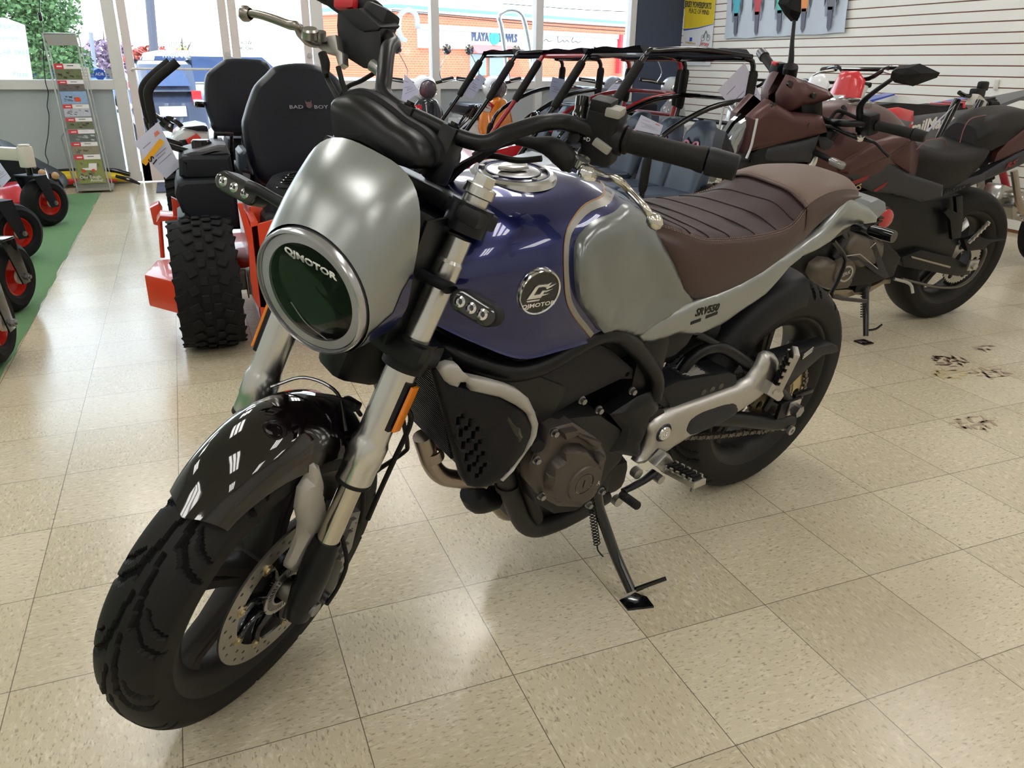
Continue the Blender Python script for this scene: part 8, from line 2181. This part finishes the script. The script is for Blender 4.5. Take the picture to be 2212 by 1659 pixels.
wc = V((eg.x + .5, 2.1, .22)); bm = nb(); lathe(bm, [(.15, -.035), (.2, -.045), (.22, 0), (.2, .045), (.15, .035)], wc, (0, 1, 0), 32, loop=True); cyl(bm, wc - V((0, .04, 0)), wc + V((0, .04, 0)), .05); pb.part('rear_wheel', bm, mrub)
bm = nb(); box(bm, eg + V((.3, .05, .40)), (.5, .16, .07), bev=.03); pb.part('seat', bm, vin)

# ======================= posters on the slatwall =======================
XW = XR - .012
def wallpt(P): return [(XW, p[1], p[2]) for p in P]
A = wallpt([(5.408,7.502,2.263),(5.408,6.885,2.202),(5.408,6.848,1.119),(5.408,7.418,1.116)])
ps = thing('poster', 'yellow and white powersports poster by the slate blue pier', 'poster', A[3])
Xp = Matrix.Translation(-V(A[3]))
dn = V((-.003, 0, 0))
bm = nb(); prism(bm, [V(p) for p in A], dn); fin('poster_sheet', bm, M('poster_white', (226, 230, 236), .4), ps, Xp)
def PQ(u, v): return V(A[0]).lerp(V(A[1]), u).lerp(V(A[3]).lerp(V(A[2]), u), v) + dn
bm = nb(); prism(bm, [PQ(0, 0), PQ(1, 0), PQ(1, .61), PQ(.5, .645), PQ(0, .66)], dn * .2); fin('yellow_field', bm, M('poster_yellow', (226, 200, 50), .45, var=.25, vs=6), ps, Xp)
bm = nb(); prism(bm, [PQ(0, .66), PQ(.5, .645), PQ(1, .61), PQ(1, .615), PQ(.5, .655), PQ(0, .675)], dn * .3); fin('blue_band', bm, M('poster_blue', (40, 80, 190), .5), ps, Xp)
ya = (V(A[1]) - V(A[0])).normalized(); FRX = lambda p: frame(p, ya, (0, 0, 1), (-1, 0, 0))
bm = nb(); text(bm, 'JERSEY POWERSPORTS', FRX(PQ(.45, .44) + dn), .085, .001, sx=.62, bold=.002); text(bm, 'PEACE OF MIND', FRX(PQ(.5, .50) + dn), .07, .001, sx=.8); fin('lettering', bm, M('poster_ink', (70, 70, 60), .5), ps, Xp)
bm = nb(); text(bm, 'LIFETIME WARRANTY', FRX(PQ(.5, .94) + dn), .06, .001, sx=.7); text(bm, 'POWERSPORTS', FRX(PQ(.27, .79) + dn), .03, .001, mi=1); text(bm, 'Jersey', FRX(PQ(.75, .795) + dn), .07, .001, mi=2, shear=.3)
q = PQ(.28, .755) + dn; box(bm, q, (.002, .05, .04), mi=3); q = PQ(.78, .74) + dn
lathe(bm, [(.035, 0), (.035, .002), (.03, .002), (.03, 0)], q + V((0, .05, 0)), (-1, 0, 0), 16, loop=True); lathe(bm, [(.035, 0), (.035, .002), (.03, .002), (.03, 0)], q - V((0, .05, 0)), (-1, 0, 0), 16, loop=True); tube(bm, [q + V((0, .05, 0)), q + V((0, .0, .07)), q - V((0, .05, 0))], .006, n=6, k=1)
fin('lower_print', bm, [M('poster_grey', (110, 114, 120), .5), M('poster_gold', (206, 160, 60), .5), M('poster_red', (200, 60, 60), .5), M('poster_blue', (40, 80, 190), .5)], ps, Xp)
Bp = wallpt([(5.408,6.685,2.259),(5.408,4.911,2.18),(5.408,4.858,1.401),(5.408,6.621,1.386)])
bn = thing('banner', 'pale banner showing five motorcycles seen from the front, high on the slatwall', 'banner', Bp[3]); Xb = Matrix.Translation(-V(Bp[3]))
def BQ(u, v): return V(Bp[0]).lerp(V(Bp[1]), u).lerp(V(Bp[3]).lerp(V(Bp[2]), u), v) + dn
bm = nb(); loft(bm, [[BQ(i / 24, j / 10) + V((-.004 - .006 * (1 + math.sin(i * 1.9 + j * .7)), 0, .004 * math.sin(i * .9))) for i in range(25)] for j in range(11)]); fin('banner_sheet', bm, M('banner_silver', (190, 200, 214), .35, bump=.1, bs=30), bn, Xb)
cols = [(70, 180, 200), (190, 50, 60), (80, 190, 170), (226, 140, 60), (110, 112, 120)]
for k, cc_ in enumerate(cols):
    u = .11 + .195 * k
    bm = nb(); dd = dn * 8
    def pol(pts, mi): prism(bm, [BQ(u + a * .085, 1.0 - (1 - b) * .82) + dd for a, b in pts], dn * .3, mi=mi)
    pol([(-.22, .66), (.22, .66), (.16, .92), (0, .98), (-.16, .92)], 1)
    pol([(-.5, .30), (.5, .30), (.42, .52), (.25, .70), (-.25, .70), (-.42, .52)], 0)
    pol([(-1, .18), (-.9, .15), (-.2, .24), (.2, .24), (.9, .15), (1, .18), (.3, .30), (-.3, .30)], 1)
    pol([(-.5, .55), (-.35, .52), (-.3, .78), (-.42, .78)], 2); pol([(.5, .55), (.35, .52), (.3, .78), (.42, .78)], 2)
    pol([(-.62, .42), (-.5, .35), (-.42, .6), (-.55, .66)], 1); pol([(.62, .42), (.5, .35), (.42, .6), (.55, .66)], 1)
    fin('printed_motorcycle', bm, [M('print_%d' % k, cc_, .45), M('print_tyre', (96, 98, 116), .5), M('print_fork', (140, 150, 170), .5)], bn, Xb)
q = V([(5.412,3.274,1.012)][0]); bm = nb(); box(bm, q, (.012, .035, .07), bev=.003); tag(fin('wall_hook', bm, M('hook_white', (214, 212, 204), .4)), 'small pale bracket clipped on the bare slatwall', 'hook')
